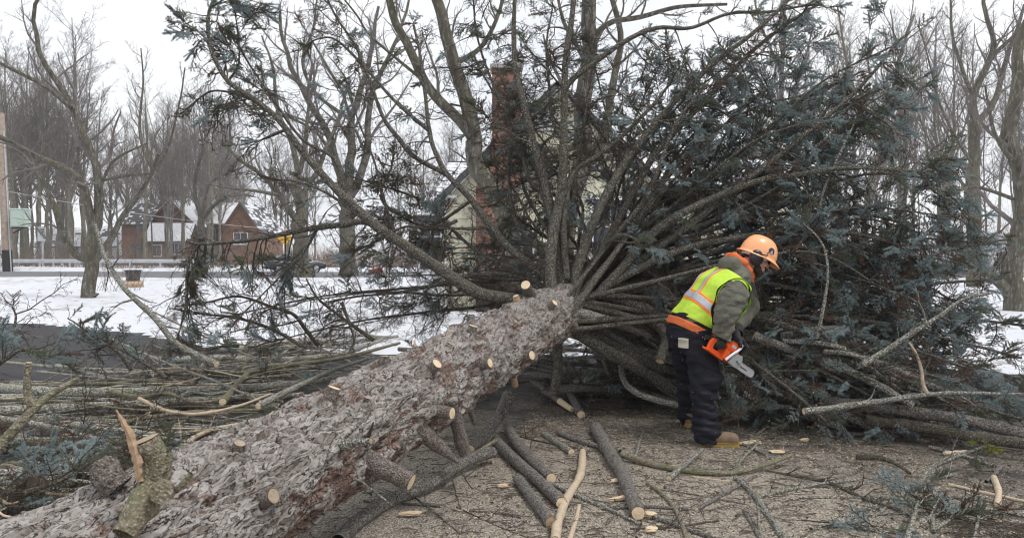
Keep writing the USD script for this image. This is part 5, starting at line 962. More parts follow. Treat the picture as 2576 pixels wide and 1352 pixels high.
wt = seen([(1406, 1006), (1438, 1027)], 7.75); stick('whittled_tip', 'pale debarked tip of the short log left of the worker', None, .062, .05, 'cut_wood', ('cut_wood', 'cut_wood'), 9, 'wood chunk', world=[ground(1408, 1008, .075), ground(1440, 1030, .035)])
stick('cut_log', 'short dark log with an orange round end under the limbs in the middle', [(1420, 962, .08), (1440, 1000, .04), (1462, 1042)], .075, .08, SB, ('cut_wood', 'cut_wood'), 10, 'log')
stick('long_branch', 'long mossy green branch curving across the ground below the worker', [(1563, 1142, .02), (1640, 1166), (1713, 1181), (1790, 1188), (1853, 1187), (1932, 1166, .03), (1990, 1145, .06)], .052, .022, 'mossy_bark', ('cut_wood', None), 11, twigs=5, tw_l=.16)
stick('thin_branch', 'thin straight grey branch crossing under the thick log', [(1383, 1214, .02), (1450, 1245), (1528, 1278), (1612, 1318)], .028, .018, 'limb_bark', ('cut_wood', None), 12)
stick('thin_branch', 'thin brown curved branch right of the thick log end', [(1630, 1216), (1665, 1240), (1698, 1278), (1720, 1330), (1730, 1365)], .028, .024, 'mossy_bark', ('cut_wood', None), 13)
stick('cut_branch', 'short branch with peeled top leaning over the long mossy branch', [(1683, 1202), (1720, 1170, .03), (1768, 1130, .05)], .042, .022, 'limb_bark', ('cut_wood', None), 14)
stick('curved_branch', 'long curved cut limb in the foreground beside the felled trunk', [(1240, 1136, .05), (1170, 1160, .04), (1080, 1215, .02), (985, 1255), (900, 1310), (850, 1365)], .080, .085, SB, ('torn_wood', None), 15, 'log', sides=16)
stick('cut_log', 'leaning log running up under the trunk beside the curved limb', [(1182, 1130, .02), (1215, 1100, .05), (1250, 1055, .12), (1275, 990, .25)], .085, .07, SB, ('cut_wood', None), 16, 'log', sides=14)
stick('thin_branch', 'greenish thin branch laid on the curved limb end', [(1250, 1105, .1), (1210, 1130, .07), (1160, 1160, .05)], .03, .02, 'mossy_bark', ('cut_wood', 'cut_wood'), 17)
# right of the worker
stick('cut_log', 'level cut log ending in a pale face right of the worker', None, .082, .08, SB, (None, 'cut_wood'), 20, 'log', world=seen([(1855, 868), (1960, 876), (2088, 889)], (7.0, 6.7)))
stick('cut_log', 'darker cut limb lying above the level cut log, right of the worker', None, .075, .06, SB, (None, None), 21, 'log', world=seen([(1850, 858), (1950, 858), (2060, 870), (2178, 916)], (7.15, 6.8)))
stick('cut_log', 'short thick limb with a pale upper end slanting down to the right of the worker', None, .085, .07, SB, ('cut_wood', None), 22, 'log', world=seen([(1953, 908), (2010, 962), (2075, 1018)], (6.9, 6.6)))
stick('long_branch', 'long bare smooth branch lying level at the right above the ground', None, .05, .022, 'limb_bark', ('cut_wood', None), 23, world=seen([(2022, 1034), (2100, 1024), (2252, 1003), (2350, 990), (2432, 988), (2590, 992)], (6.0, 6.2)), twigs=5, tw_l=.2)
stick('bare_branch', 'bare forked branch slanting up to the right over the foliage', None, .05, .016, 'limb_bark', ('cut_wood', None), 24, world=seen([(2174, 914), (2230, 880), (2312, 826), (2370, 790), (2412, 758), (2460, 742), (2497, 736)], (6.1, 6.3)), twigs=7, tw_l=.3)
stick('bent_twig', 'pale crooked twig standing up from the level branch', None, .028, .016, 'peeled_wood', (None, 'cut_wood'), 25, world=seen([(2332, 987), (2322, 965), (2318, 930), (2305, 890), (2288, 862)], 6.05))
stick('heavy_limb', 'heavy grey limb running out to the right edge near the ground', None, .09, .085, SB, (None, None), 26, 'log', world=seen([(2080, 1008), (2227, 1026), (2407, 1052), (2600, 1096)], (6.6, 5.9)))
stick('heavy_limb', 'dark limb below the heavy grey limb at the right edge', None, .085, .08, 'spruce_bark_dark', (None, None), 27, 'log', world=seen([(2180, 1056), (2330, 1075), (2450, 1098), (2600, 1118)], (6.4, 5.7)))
stick('cut_branch', 'limb with a round cut end sticking out behind the worker knee', None, .085, .08, SB, (None, 'cut_wood'), 28, 'log', world=seen([(1800, 946), (1850, 962), (1903, 990)], (7.0, 6.8)))
stick('arched_sprig', 'arching bare twig with yellowing tip at the lower right', [(2307, 1240), (2325, 1200, .03), (2350, 1170, .08), (2400, 1143, .13), (2462, 1132, .16), (2490, 1140, .15)], .026, .010, 'limb_bark', ('cut_wood', None), 29, twigs=3, tw_l=.3, fol=(7, dict(yellow=5, green=2), .85))
stick('sprig', 'blue-green spruce sprig lying in the bottom right corner', [(2265, 1400), (2290, 1330, .05), (2310, 1262, .06), (2330, 1215, .05)], .034, .012, 'limb_bark', (None, None), 30, twigs=5, tw_l=.35, fol=(10, BLUE, .25))
stick('sprig', 'second sprig with rusty needles along the bottom right edge', [(2350, 1330), (2420, 1292), (2500, 1288), (2600, 1300)], .026, .012, 'limb_bark', (None, None), 31, twigs=6, tw_l=.3, fol=(12, RUST, .2))
stick('sprig', 'blue spruce tips poking in at the bottom edge right of centre', [(2040, 1330), (2110, 1322), (2180, 1330), (2240, 1345)], .022, .01, 'limb_bark', (None, None), 32, twigs=6, tw_l=.35, fol=(9, BLUE, .15))
stick('thin_branch', 'long grey stick running to the bottom edge in the right foreground', [(1850, 1200), (1890, 1235), (1930, 1290), (1985, 1370)], .034, .036, 'limb_bark', (None, None), 33, twigs=4, tw_l=.2)
stick('thin_branch', 'twiggy thin branch behind the sprigs at the lower right', [(2000, 1195), (2090, 1215), (2180, 1255), (2260, 1280)], .028, .016, 'spruce_bark_dark', (None, None), 34, twigs=9, tw_l=.3)
stick('cut_branch', 'short brown curved piece of bark-covered branch on the bare ground at the right', [(2155, 1148, .03), (2220, 1152, .05), (2262, 1170, .03), (2290, 1190)], .045, .02, 'spruce_bark_dark', ('cut_wood', None), 35)
stick('chunk', 'pale yellowish stick piece at the right edge of the bare ground', [(2500, 1200), (2512, 1235), (2508, 1270)], .04, .035, 'peeled_wood', ('cut_wood', 'cut_wood'), 36)
stick('thin_branch', 'grey thin forked stick in front of the worker boots', [(1845, 1190), (1870, 1150, .02), (1905, 1105, .03), (1830, 1080, .02)], .022, .012, 'limb_bark', (None, None), 37, twigs=3, tw_l=.2)
stick('thin_branch', 'thin twig with side shoots standing in front of the worker', [(1855, 1185), (1850, 1160, .05), (1842, 1130, .10)], .014, .008, 'mossy_bark', (None, None), 38, twigs=4, tw_l=.35)
rn = np.random.default_rng(314)
SL = ['thin bark-covered stick dropped on the sawdust right of the trunk', 'small peeled stick among the litter right of the trunk', 'short twiggy dead piece lying in the litter on the right']
SG = ['thin sticks lying on the drive', 'peeled sticks lying on the drive', 'twiggy pieces lying on the drive']
for i in range(74):
    x, y = rn.uniform(1000, 2540), rn.uniform(1030, 1345)
    if y < 1330 - (x - 760) * .55 or (1660 < x < 1880 and y < 1140): continue
    kind = int(rn.choice([0, 0, 0, 1, 2])); ln = rn.uniform(25, 110) * (y - 600) / 480; an = rn.normal(.2, .9); m = rn.uniform(-.12, .12) * ln; dx, dy = math.cos(an) * ln, math.sin(an) * ln * .42
    stick('loose_stick', SL[kind], [(x - dx, y - dy), (x + m * .3, y + m * .4), (x + dx, y + dy)], rn.uniform(.010, .034) * (1 if kind != 2 else .6), None, ['limb_bark', 'peeled_wood', 'dark_twig'][kind] if i % 3 else SB, ('cut_wood', None if i % 2 else 'cut_wood'), 3000 + i, 'stick', SG[kind], twigs=[1, 0, 6][kind], sides=8, tw_l=.35)
# limbs that run from the crown down to the ground on the right
for i, (pts, d, a, b, lab, cut) in enumerate([
    ([(1432, 822), (1500, 866), (1568, 906), (1640, 946), (1708, 985), (1800, 1005), (1932, 1056), (2050, 1102)], (6.95, 7.1, 7.35, 7.2, 6.5), 34, 22, 'heavy grey limb running from the trunk down behind the worker legs', None),
    ([(1465, 828), (1548, 871), (1638, 916), (1703, 935), (1760, 950)], (7.1, 7.5), 30, 22, None, None), ([(1480, 784), (1588, 816), (1658, 851), (1730, 890)], (7.15, 7.4), 34, 22, None, None), ([(1522, 736), (1613, 771), (1683, 811), (1760, 840)], (7.2, 7.2), 34, 26, None, None),
    ([(1545, 770), (1600, 788), (1655, 818), (1676, 848), (1668, 880), (1660, 908)], (7.3, 7.0), 30, 24, 'bent limb ending in a sawn face left of the worker', 'cut_wood'), ([(1404, 838), (1403, 880), (1404, 930), (1396, 985)], (7.0, 7.2), 24, 26, 'upright broken limb propping the trunk', None),
    ([(1438, 988), (1568, 992), (1640, 1002), (1720, 1018)], (8.3, 8.0), 26, 22, None, None), ([(1290, 985, ), (1265, 1040), (1215, 1095), (1190, 1125)], (6.6, 6.05), 22, 18, None, None)]):
    P = seen(pts, d); limb(P, rp(a, d[0]), rp(b, d[-1]), 700 + i, n=0, dead=1.2 if i not in (4, 5) else 0, tipspray=False, label=lab, sides=14, cut=cut)
rn = np.random.default_rng(515)
for i in range(20):                                                      # more limbs fanning out low between the trunk and the worker and beyond him
    b = on_trunk(rn.uniform(1.02, 1.3), rn.uniform(-75, 25), -.06)[0]; px, py = rn.uniform(1560, 1790), rn.uniform(800, 1000); d1 = rn.uniform(7.15, 7.9); e1 = at(px, py, d1); e1[2] = max(e1[2], .06)
    m = b * .5 + e1 * .5 + [0, 0, rn.uniform(-.02, .04)]; P = [b, m, e1]
    if i % 3 != 2:
        e2 = at(px + rn.uniform(160, 340), py + rn.uniform(40, 130), rn.uniform(6.95, 7.2)); e2[2] = max(e2[2], .05); P.append(e2)
    r0 = rn.uniform(.024, .046); limb(P, r0, r0 * .72, 760 + i, n=0, dead=1.0, tipspray=False, sides=14, barkm='limb_bark', cut='cut_wood' if i % 3 == 2 else None)
LL = ['grey cut limb lying low among the foliage right of the worker', 'short sawn limb with a pale end among the foliage right of the worker']
for i in range(22):
    x0, y0 = rn.uniform(1800, 2200), rn.uniform(840, 1040); an = rn.normal(.22, .22); ln = rn.uniform(120, 330); d0 = rn.uniform(6.75, 7.1) - max(0, x0 - 1900) * .0009
    P = seen([(x0, y0), (x0 + ln * .5, y0 + ln * .5 * math.tan(an) - 6), (x0 + ln, y0 + ln * math.tan(an))], (d0, d0 - rn.uniform(.1, .5)))
    for q in P: q[2] = max(q[2], .045)
    k = int(rn.random() < .4); stick('low_limb', LL[k], None, rn.uniform(.04, .085), None, ['spruce_bark', 'limb_bark'][i % 2], ('cut_wood' if rn.random() < .4 else None, 'cut_wood' if k else None), 5100 + i, 'cut branch', ['grey limbs among the foliage', 'sawn limbs among the foliage'][k], world=P, twigs=2, tw_l=.15)
# big sawn limb that leaves the trunk towards us, broken limbs under it
def trunk_limb(px, py, end, d_end, dia, dia1, seed, m='stub_bark', cut='cut_wood', name='limb_stub', label=None):
    s, a = pick(px, py); p = on_trunk(s, a, -.05)[0]; e = at(*end, d_end) if np.ndim(d_end) == 0 else d_end
    bk, e0, e1 = log_shape([p, p + (e - p) * .5, e], [dia * .6, dia * .5, dia1 / 2], 16, .025, seed, .06); q = obj(name, bk, m, spruce, smooth=True, label=label)
    if cut: obj('cut_face', e1, cut, q)
    return q
trunk_limb(935, 1160, (1034, 1212), 3.95, .10, .085, 51, label='sawn limb stub pointing down towards the viewer')
trunk_limb(1070, 1085, (1153, 1162), 4.6, .085, .02, 52, cut=None, label='broken tapering limb under the trunk')
trunk_limb(1155, 1035, (1170, 1140), 5.0, .085, .075, 53, cut='torn_wood'); trunk_limb(1190, 1010, (1192, 1062), 5.3, .04, .03, 54, cut='torn_wood')
trunk_limb(1320, 905, (1338, 893), 5.75, .09, .07, 55, cut='cut_wood'); trunk_limb(1300, 920, (1296, 968), 6.0, .055, .05, 56, 'torn_wood', 'cut_wood', label='pale splintered limb end hanging under the trunk')
trunk_limb(1330, 735, (1322, 716), 6.5, .09, .085, 57); trunk_limb(1305, 760, (1297, 744), 6.3, .06, .05, 58, 'torn_wood', 'cut_wood')
trunk_limb(1180, 810, (1186, 795), 5.9, .045, .035, 59); trunk_limb(1128, 862, (1130, 822), 5.55, .035, .012, 60, 'torn_wood', None, label='upright splinter on top of the trunk'); trunk_limb(1052, 880, (1042, 858), 5.4, .03, .01, 61, 'torn_wood', None)
trunk_limb(850, 1115, (932, 1108), 3.72, .05, .03, 62, 'limb_bark', 'torn_wood', label='grey split remnant of a snapped limb along the trunk side'); trunk_limb(935, 1135, (939, 1062), 3.75, .022, .008, 63, 'dark_twig', None)
trunk_limb(900, 1200, (985, 1268), 3.75, .012, .006, 64, 'limb_bark', None)
# the snapped upright snag on the near part of the trunk
q0 = at(312, 1345, 2.60); q1 = at(385, 1222, 2.72); q2 = at(392, 1165, 2.75)
sn = obj('snag', join([log_shape([q0, (q0 + q1) / 2, q1], [.042, .046, .05], 18, .015, 70, .08)[0], log_shape([q1 - [0, 0, .03], q2, at(366, 1105, 2.74)], [.052, .048, .045], 18, .015, 71, .07)[0]]), 'mossy_bark', spruce, smooth=True, label='upright snapped snag with mossy bark on the near trunk')
obj('cut_face', log_shape([q2, at(366, 1104, 2.74)], [.045, .0455], 18, .02, 71, .05)[2], 'old_cut', sn)
obj('torn_strip', log_shape([at(352, 1210, 2.68), at(345, 1150, 2.69), at(332, 1105, 2.7), at(312, 1065, 2.7), at(292, 1030, 2.7)], [.012, .017, .016, .012, .003], 5, .014, 72, .35)[0], 'torn_wood', sn)
obj('side_stub', log_shape([at(398, 1200, 2.72), at(405, 1150, 2.72), at(404, 1110 + 25, 2.72)], [.034, .036, .033], 14, .015, 73, .1)[0], 'mossy_bark', sn, smooth=True)
obj('side_twig', log_shape([at(405, 1235, 2.70), at(440, 1232, 2.68), at(465, 1212, 2.66), at(482, 1190, 2.66)], [.014, .012, .011, .010], 10, .015, 74, .08)[0], 'mossy_bark', sn, smooth=True)
e = log_shape([at(412, 1225, 2.74), at(406, 1238, 2.62)], [.03, .036], 14, .02, 75, .1); obj('mossy_knot', join([e[0], e[2]]), 'mossy_bark', sn, smooth=True)
e = log_shape([at(300, 1225, 2.95), at(268, 1190, 2.95), at(245, 1158, 2.95)], [.055, .05, .038], 18, .012, 76, .25); g_ = obj('broken_stub', e[0], 'stub_bark', spruce, smooth=True, label='grey weathered broken stub on the far side of the trunk'); obj('torn_face', e[2], 'old_cut', g_)

# --- the heap of limbs stacked on the left of the trunk: long grey limbs lying side by side
rn = np.random.default_rng(88); HB = []
HL = ['long lichen-grey limb in the heap left of the trunk', 'greenish limb in the heap left of the trunk', 'dark limb low in the heap left of the trunk', 'thin pale limb on top of the heap left of the trunk']
HG = ['grey limbs of the heap', 'greenish limbs of the heap', 'dark limbs of the heap', 'thin limbs of the heap']
traced = [([(-40, 972), (120, 985), (330, 985), (600, 975), (800, 958), (960, 925)], 26, .20), ([(-40, 1000), (180, 1000), (420, 998), (640, 980), (830, 955)], 22, .14), ([(-40, 1035), (200, 1022), (380, 1015), (560, 1000), (760, 992)], 24, .16), ([(130, 1150), (230, 1100), (330, 1058), (480, 1035), (640, 1030), (700, 1020)], 14, .22), ([(420, 1145), (520, 1085), (640, 1060), (760, 1050)], 13, .15), ([(-40, 1080), (120, 1110), (240, 1128), (400, 1145), (520, 1120)], 18, .15),
          ([(-40, 1185), (80, 1188), (200, 1190), (300, 1180)], 30, .12), ([(-40, 1225), (90, 1228), (240, 1205), (330, 1195)], 26, .1), ([(-30, 1290), (60, 1278), (160, 1272)], 22, .05), ([(-40, 1045), (60, 1060), (200, 1090), (300, 1130), (440, 1165)], 16, .25), ([(350, 1002), (420, 1032), (500, 1040), (600, 1020), (680, 990)], 10, .28),
          ([(560, 1010), (640, 930), (760, 915), (880, 895), (1005, 862)], 15, .22), ([(440, 905), (560, 900), (700, 905), (850, 890), (960, 855)], 18, .15), ([(520, 880), (700, 875), (860, 862), (1000, 845)], 16, .1), ([(650, 1020), (740, 975), (840, 930), (930, 900)], 15, .3)]
def heap_limb(P, dia, kind, seed, m, twigs=3, ends=('cut_wood', 'cut_wood'), fol=None):
    stick('heap_limb', HL[kind], None, dia, dia * .55, m, ends, seed, 'cut branch', HG[kind], world=P, twigs=twigs, sides=10, tw_l=.12, fol=fol)
for i, (pts, w, h) in enumerate(traced):
    P = [ground(x, y, h) for x, y in pts]; d = np.mean([p[1] for p in P]); kind = 3 if w < 14 else (1 if i % 4 == 3 else 0); heap_limb(P, 2 * rp(w, d), kind, 1000 + i, 'peeled_wood' if w < 14 else ('mossy_bark' if kind == 1 else 'heap_bark'))
for i in range(165):
    y0 = rn.uniform(855, 1275); xr = np.interp(y0, [850, 960, 1060, 1160, 1290], [1020, 800, 600, 430, 150]); xl = rn.uniform(-80 if y0 > 930 else 330, max(-40 if y0 > 930 else 400, xr - 300)); xe = xr - rn.uniform(-40, 160)
    h = rn.uniform(.02, .24); sl = rn.normal(0, 34) if i % 3 else rn.normal(0, 110) - (xe - xl) * .045; m = 5; xs = np.linspace(xl, xe, m); ys = y0 + np.linspace(-.5, .5, m) * sl + rn.normal(0, 7, m)
    P = [ground(x, y, h + rn.normal(0, .01)) for x, y in zip(xs, ys)]; d = np.mean([p[1] for p in P]); kind = int(rn.choice([0, 0, 1, 2, 3, 3])); dia = rn.uniform(.018, .05) if kind != 3 else rn.uniform(.010, .02)
    if kind == 2: P = [p * [1, 1, .45] for p in P]
    heap_limb(P, dia, kind, 1100 + i, ['heap_bark', 'mossy_bark', 'spruce_bark', 'peeled_wood' if i % 4 == 0 else 'heap_bark'][kind], 6, fol=(8, DEAD if i % 2 else MIX, .1) if i % 3 == 0 else None)
# slanting thin limbs over the heap and the bare branch at the left edge
stick('bare_branch', 'grey bare forked branch rising at the left edge over the heap', None, .05, .022, 'mossy_bark', (None, None), 81, world=seen([(-30, 1155), (30, 1085), (88, 1025), (130, 990), (200, 950)], (3.4, 3.6)), twigs=4, tw_l=.25)
stick('bare_branch', 'upright mossy fork standing on the bare branch at the left edge', None, .036, .026, 'mossy_bark', (None, 'cut_wood'), 82, world=seen([(92, 1026), (72, 1005), (68, 960), (72, 912)], (3.5, 3.5)))
stick('fallen_pole_branch', 'long thin bare branch slanting from the lawn tree down into the heap', None, .035, .06, 'limb_bark', (None, 'cut_wood'), 83, world=seen([(238, 560), (262, 640), (290, 690), (322, 735), (390, 800), (440, 860), (500, 895), (545, 915)], (7.6, 6.6)), twigs=9, tw_l=.22)
stick('bare_branch', 'dead twiggy branch arching over the snow left of the heap', None, .04, .012, 'spruce_bark_dark', (None, None), 84, world=seen([(800, 868), (770, 830), (738, 790), (680, 770), (600, 745), (520, 760), (440, 770)], (7.6, 7.8)), twigs=16, tw_l=.25)
stick('bare_branch', 'dead branch leaning up over the snow in the left middle', None, .04, .014, 'spruce_bark_dark', (None, None), 85, world=seen([(940, 855), (890, 820), (850, 790), (800, 750), (770, 700)], (7.4, 7.6)), twigs=12, tw_l=.3)
stick('bare_branch', 'twiggy dead branch standing over the heap below the sagging limb', None, .035, .014, 'spruce_bark_dark', (None, None), 86, world=seen([(760, 870), (690, 830), (600, 800), (520, 790), (430, 775)], (7.3, 7.5)), twigs=14, tw_l=.25)
stick('bare_branch', 'short dead branch with stubby twigs over the snow beside the trunk', None, .035, .014, 'spruce_bark_dark', (None, None), 87, world=seen([(860, 760), (890, 850), (880, 880)], (7.3, 7.2)), twigs=6, tw_l=.3)
for i, (pts, d, lab) in enumerate([([(-60, 960), (20, 900), (60, 880), (140, 900)], (4.6, 4.8), 'blue spruce bough hanging in at the left edge above the heap'), ([(-40, 830), (20, 850), (40, 800), (30, 770)], (5.6, 5.8), 'rusty spruce twig standing at the left edge beside the driveway'), ([(330, 930), (290, 880), (240, 850), (190, 812), (170, 800)], (6.2, 6.4), 'blue-green spruce bough lifting above the dark driveway'),
     ([(420, 950), (350, 905), (280, 870), (240, 880)], (6.0, 6.2), 'low spruce bough lying on the driveway edge of the heap'), ([(-30, 1150), (40, 1130), (100, 1150), (180, 1120)], (3.6, 3.7), 'spruce sprigs lying in the heap at the left edge'), ([(600, 870), (560, 870), (520, 880), (470, 875)], (7.0, 7.2), 'spruce sprig on the far side of the heap'), ([(60, 1240), (130, 1215), (190, 1190)], (3.2, 3.3), 'spruce sprig between the limbs at the lower left')]):
    P = seen(pts, d); stick('spruce_bough', lab, None, .026, .01, 'spruce_bark_dark', (None, None), 90 + i, 'bough', world=P, twigs=6, tw_l=.3, fol=([16, 10, 22, 16, 12, 12, 8][i], [BLUE, RUST, BLUE, MIX, BLUE, BLUE, BLUE][i], .15))

# cut limbs and boughs lying in the shade under the crown, behind the trunk
UL = ['dark limb lying in the shade under the crown behind the trunk', 'bough with dull needles lying in the shade under the crown']
rn = np.random.default_rng(616)
for i in range(46):
    x, y = rn.uniform(1130, 1800), rn.uniform(872, 1000)
    if y > 900 + (x - 1130) * .16 + 20: continue
    ln, an = rn.uniform(60, 190), rn.normal(0.05, .22); P = [ground(x - ln, y - ln * an * .5, rn.uniform(.02, .3)), ground(x, y, rn.uniform(.03, .3)), ground(x + ln, y + ln * an * .5, rn.uniform(.02, .3))]; k = i % 2
    if any(6.0 < q[1] < 7.3 and 1.2 < q[0] < 2.2 for q in P): continue
    stick('shaded_limb', UL[k], None, rn.uniform(.025, .07), None, 'spruce_bark', (None, 'cut_wood' if i % 3 == 0 else None), 6200 + i, 'cut branch', ['limbs in the shade under the crown', 'boughs in the shade under the crown'][k], world=P, twigs=4, tw_l=.2, fol=(14, DARK, .1) if k else None)

# --- litter: twigs, bark crumbs, wood chips and sawdust nobody could count
def scatter_mask(rn, n, region, jitter=0):
    poly = shapely.Polygon(region); out = []
    while len(out) < n:
        q = rn.uniform(poly.bounds[:2], poly.bounds[2:], (n * 2, 2)); q = q[shapely.contains_xy(poly, q[:, 0], q[:, 1])]; out = np.vstack([out, q]) if len(out) else q
    return out[:n]
AREA = [(-1.0, 2.2), (2.6, 2.2), (4.6, 4.2), (5.2, 6.2), (3.5, 8.2), (0.4, 8.6), (-.2, 6.0)]
LEFT = [(-5.5, 4.0), (-1.6, 2.8), (-.4, 5.5), (-.2, 8.5), (-4.0, 10.0), (-6.5, 8.0)]
rn = np.random.default_rng(5)
xy = np.vstack([scatter_mask(rn, 3600, AREA), scatter_mask(rn, 2300, LEFT), scatter_mask(rn, 4200, [(1.6, 2.2), (3.2, 2.4), (4.4, 4.2), (2.4, 4.4)])]); n = len(xy)
a = rn.uniform(0, np.pi, n); a = np.where(rn.random(n) < .5, a, rn.normal(0.2, .5, n)); L_ = rn.gamma(1.6, .045, n) + .02; d = np.stack([np.cos(a), np.sin(a), np.zeros(n)], 1)
P = np.stack([np.c_[xy, np.full(n, .006)] + d * (t * L_)[:, None] + np.c_[rn.normal(0, .01, (n, 2)), np.abs(rn.normal(0, .006, n))] for t in (-.5, -.15, .2, .5)], 1); R = rn.uniform(.0012, .0042, n)[:, None] * np.array([1, .95, .85, .6]); P[..., 2] += R
half = n // 2
plain('litter_twig', (0.10, 0.083, 0.064), 0.9, 0.45, 14.0)
obj('twig_litter', tubes(P[:half], R[:half], 4), 'litter_twig', label='fine twigs strewn over the drive', cat='twigs', kind='stuff'); obj('twig_litter', tubes(P[half:], R[half:], 4), 'dark_twig', label='dark fine twigs and bark bits strewn over the drive', cat='twigs', kind='stuff')
def chips(n, region, s0, s1, seed, air=None):
    rn = np.random.default_rng(seed); xy = scatter_mask(rn, n, region) if region else air[:, :2]; z = rn.uniform(.003, .012, n) if air is None else air[:, 2]
    c = np.c_[xy, z]; s = rn.uniform(s0, s1, n) * rn.uniform(.6, 1.4, n); u = unit(rn.normal(size=(n, 3)) * [1, 1, .25 if air is None else 1]); w = unit(np.cross(u, unit(rn.normal(size=(n, 3)) * [.4, .4, 1]))); nn = np.cross(u, w)
    V = np.stack([c + u * s[:, None], c + w * (s * .45)[:, None], c - u * (s * .8)[:, None], c - w * (s * .5)[:, None], c + nn * (s * .22)[:, None]], 1).reshape(-1, 3); f = np.array([[0, 1, 4], [1, 2, 4], [2, 3, 4], [3, 0, 4], [0, 3, 2], [0, 2, 1]])
    return V, (f[None] + (np.arange(n) * 5)[:, None, None]).reshape(-1, 3)
DUST = [(-.6, 2.3), (1.6, 2.3), (3.2, 4.2), (2.9, 6.2), (1.4, 7.6), (.2, 7.4), (-.3, 5.0)]
plain('pale_chip', (0.60, 0.50, 0.36), 0.8, 0.2, 40.0)
plain('dark_crumb', (0.06, 0.045, 0.035), 0.9, 0.4, 40.0)
obj('sawdust', chips(24000, DUST, .003, .008, 6), 'pale_chip', label='pale sawdust and small chips scattered over the drive', cat='sawdust', kind='stuff')
obj('sawdust', chips(5000, AREA, .003, .008, 7), 'chip_wood', label='coarser sawdust spread thinly towards the spruce limbs', cat='sawdust', kind='stuff')
obj('bark_crumbs', chips(17000, AREA, .003, .013, 8), 'dark_crumb', label='dark bark crumbs scattered over the drive', cat='bark crumbs', kind='stuff')
obj('bark_crumbs', chips(5000, LEFT, .004, .013, 9), 'dark_crumb', label='dark bark crumbs among the heap of limbs', cat='bark crumbs', kind='stuff')
CH = [(1885, 1112, .17, .06, 'long pale split of wood on the ground right of the worker boot'), (1468, 875, .10, .04, None), (1585, 947, .11, .04, 'pale wood splinter lying left of the worker'), (1632, 1292, .08, .06, 'square pale wood offcut beside the thick log end'), (1568, 1250, .16, .035, 'narrow split of wood leaning on the thick log'), (1265, 1220, .06, .03, 'small flat chip in front of the curved limb'), (1638, 1330, .06, .05, 'pale wood chunk near the bottom edge'), (1030, 1290, .12, .04, 'splintered strip of wood lying beside the curved limb'), (1955, 1135, .10, .05, 'pale chip to the right behind the long mossy branch'), (1560, 1205, .12, .025, 'thin dark-edged splinter left of the thick log'), (2025, 1105, .07, .03, 'small chip at the foot of the limbs on the right')]
for i, (x, y, a_, b_, lab) in enumerate(CH):
    if not lab: continue
    g = ground(x, y, .02); rn2 = np.random.default_rng(i); an = rn2.uniform(-.6, .3); u = np.array([math.cos(an), math.sin(an), .08]); m = trimesh.creation.icosphere(2, 1.0); v = np.asarray(m.vertices); v = np.sign(v) * np.abs(v) ** .7; v = v * [a_ / 2, b_ / 2, .012] * (1 + noisy(v * 2, 1, .5, i, 2)[:, None]); w = unit(np.cross([0, 0, 1], u))
    obj('wood_chip', (g + v[:, :1] * u + v[:, 1:2] * w + v[:, 2:] * np.array([0, 0, 1]), np.asarray(m.faces)), 'cut_wood', label=lab, cat='wood chip', smooth=25)
rn = np.random.default_rng(12); na = 190; A0 = np.array([1.75, 5.9, 1.0]); air = A0 + np.c_[rn.normal(-.05, .42, na), rn.normal(-.1, .35, na), rn.normal(-.35, .42, na)]; air = air[air[:, 2] > .05]
obj('flying_sawdust', chips(len(air), None, .003, .0055, 13, air), 'pale_chip', label='specks of sawdust flying in the air around the worker', cat='sawdust', kind='stuff')
# ---------------------------------------------------------------- the worker
plain('hi_vis', (0.50, 0.72, 0.06), 0.75, 0.07, 30.0, 0.25, bscale=90)
plain('hi_vis_orange', (0.86, 0.24, 0.03), 0.7, 0.08, 30.0, 0.15)
plain('reflective', (0.46, 0.47, 0.52), 0.4, 0.10, 40.0, 0.15, metallic=0.15)
plain('olive_cloth', (0.125, 0.122, 0.098), 0.95, 0.30, 11.0, 0.7, bscale=60, spec=0.2)
plain('orange_fleece', (0.62, 0.155, 0.055), 0.95, 0.10, 30.0, 0.3, bscale=140, spec=0.2)
plain('navy_denim', (0.015, 0.0155, 0.022), 0.62, 0.3, 12.0, 0.35, bscale=150, spec=0.15)
plain('glove', (0.016, 0.016, 0.017), 0.7, 0.3, 40.0, 0.3)
plain('boot_leather', (0.19, 0.125, 0.08), 0.8, 0.2, 25.0, 0.3)
plain('boot_sole', (0.30, 0.205, 0.05), 0.7, 0.2, 25.0, 0.2)
plain('helmet', (0.88, 0.40, 0.18), 0.32, 0.03, 8.0, coat=0.3)
plain('muff', (0.014, 0.014, 0.017), 0.3, 0.2, 20.0)
plain('dark_red', (0.18, 0.02, 0.015), 0.5, 0.1)
plain('skin', (0.56, 0.31, 0.24), 0.55, 0.10, 40.0, 0.1)
plain('hair', (0.035, 0.022, 0.016), 0.8, 0.4, 150.0, 0.6)
plain('lens', (0.008, 0.008, 0.01), 0.12, 0.1)
plain('pocket_patch', (0.55, 0.52, 0.44), 0.9, 0.08, 60.0, 0.2)
plain('saw_orange', (0.78, 0.10, 0.012), 0.35, 0.06, 10.0, coat=0.2)
plain('saw_grey', (0.36, 0.37, 0.38), 0.45, 0.08, 20.0, metallic=0.2)
plain('bar_steel', (0.50, 0.51, 0.53), 0.38, 0.06, 30.0, metallic=0.35)

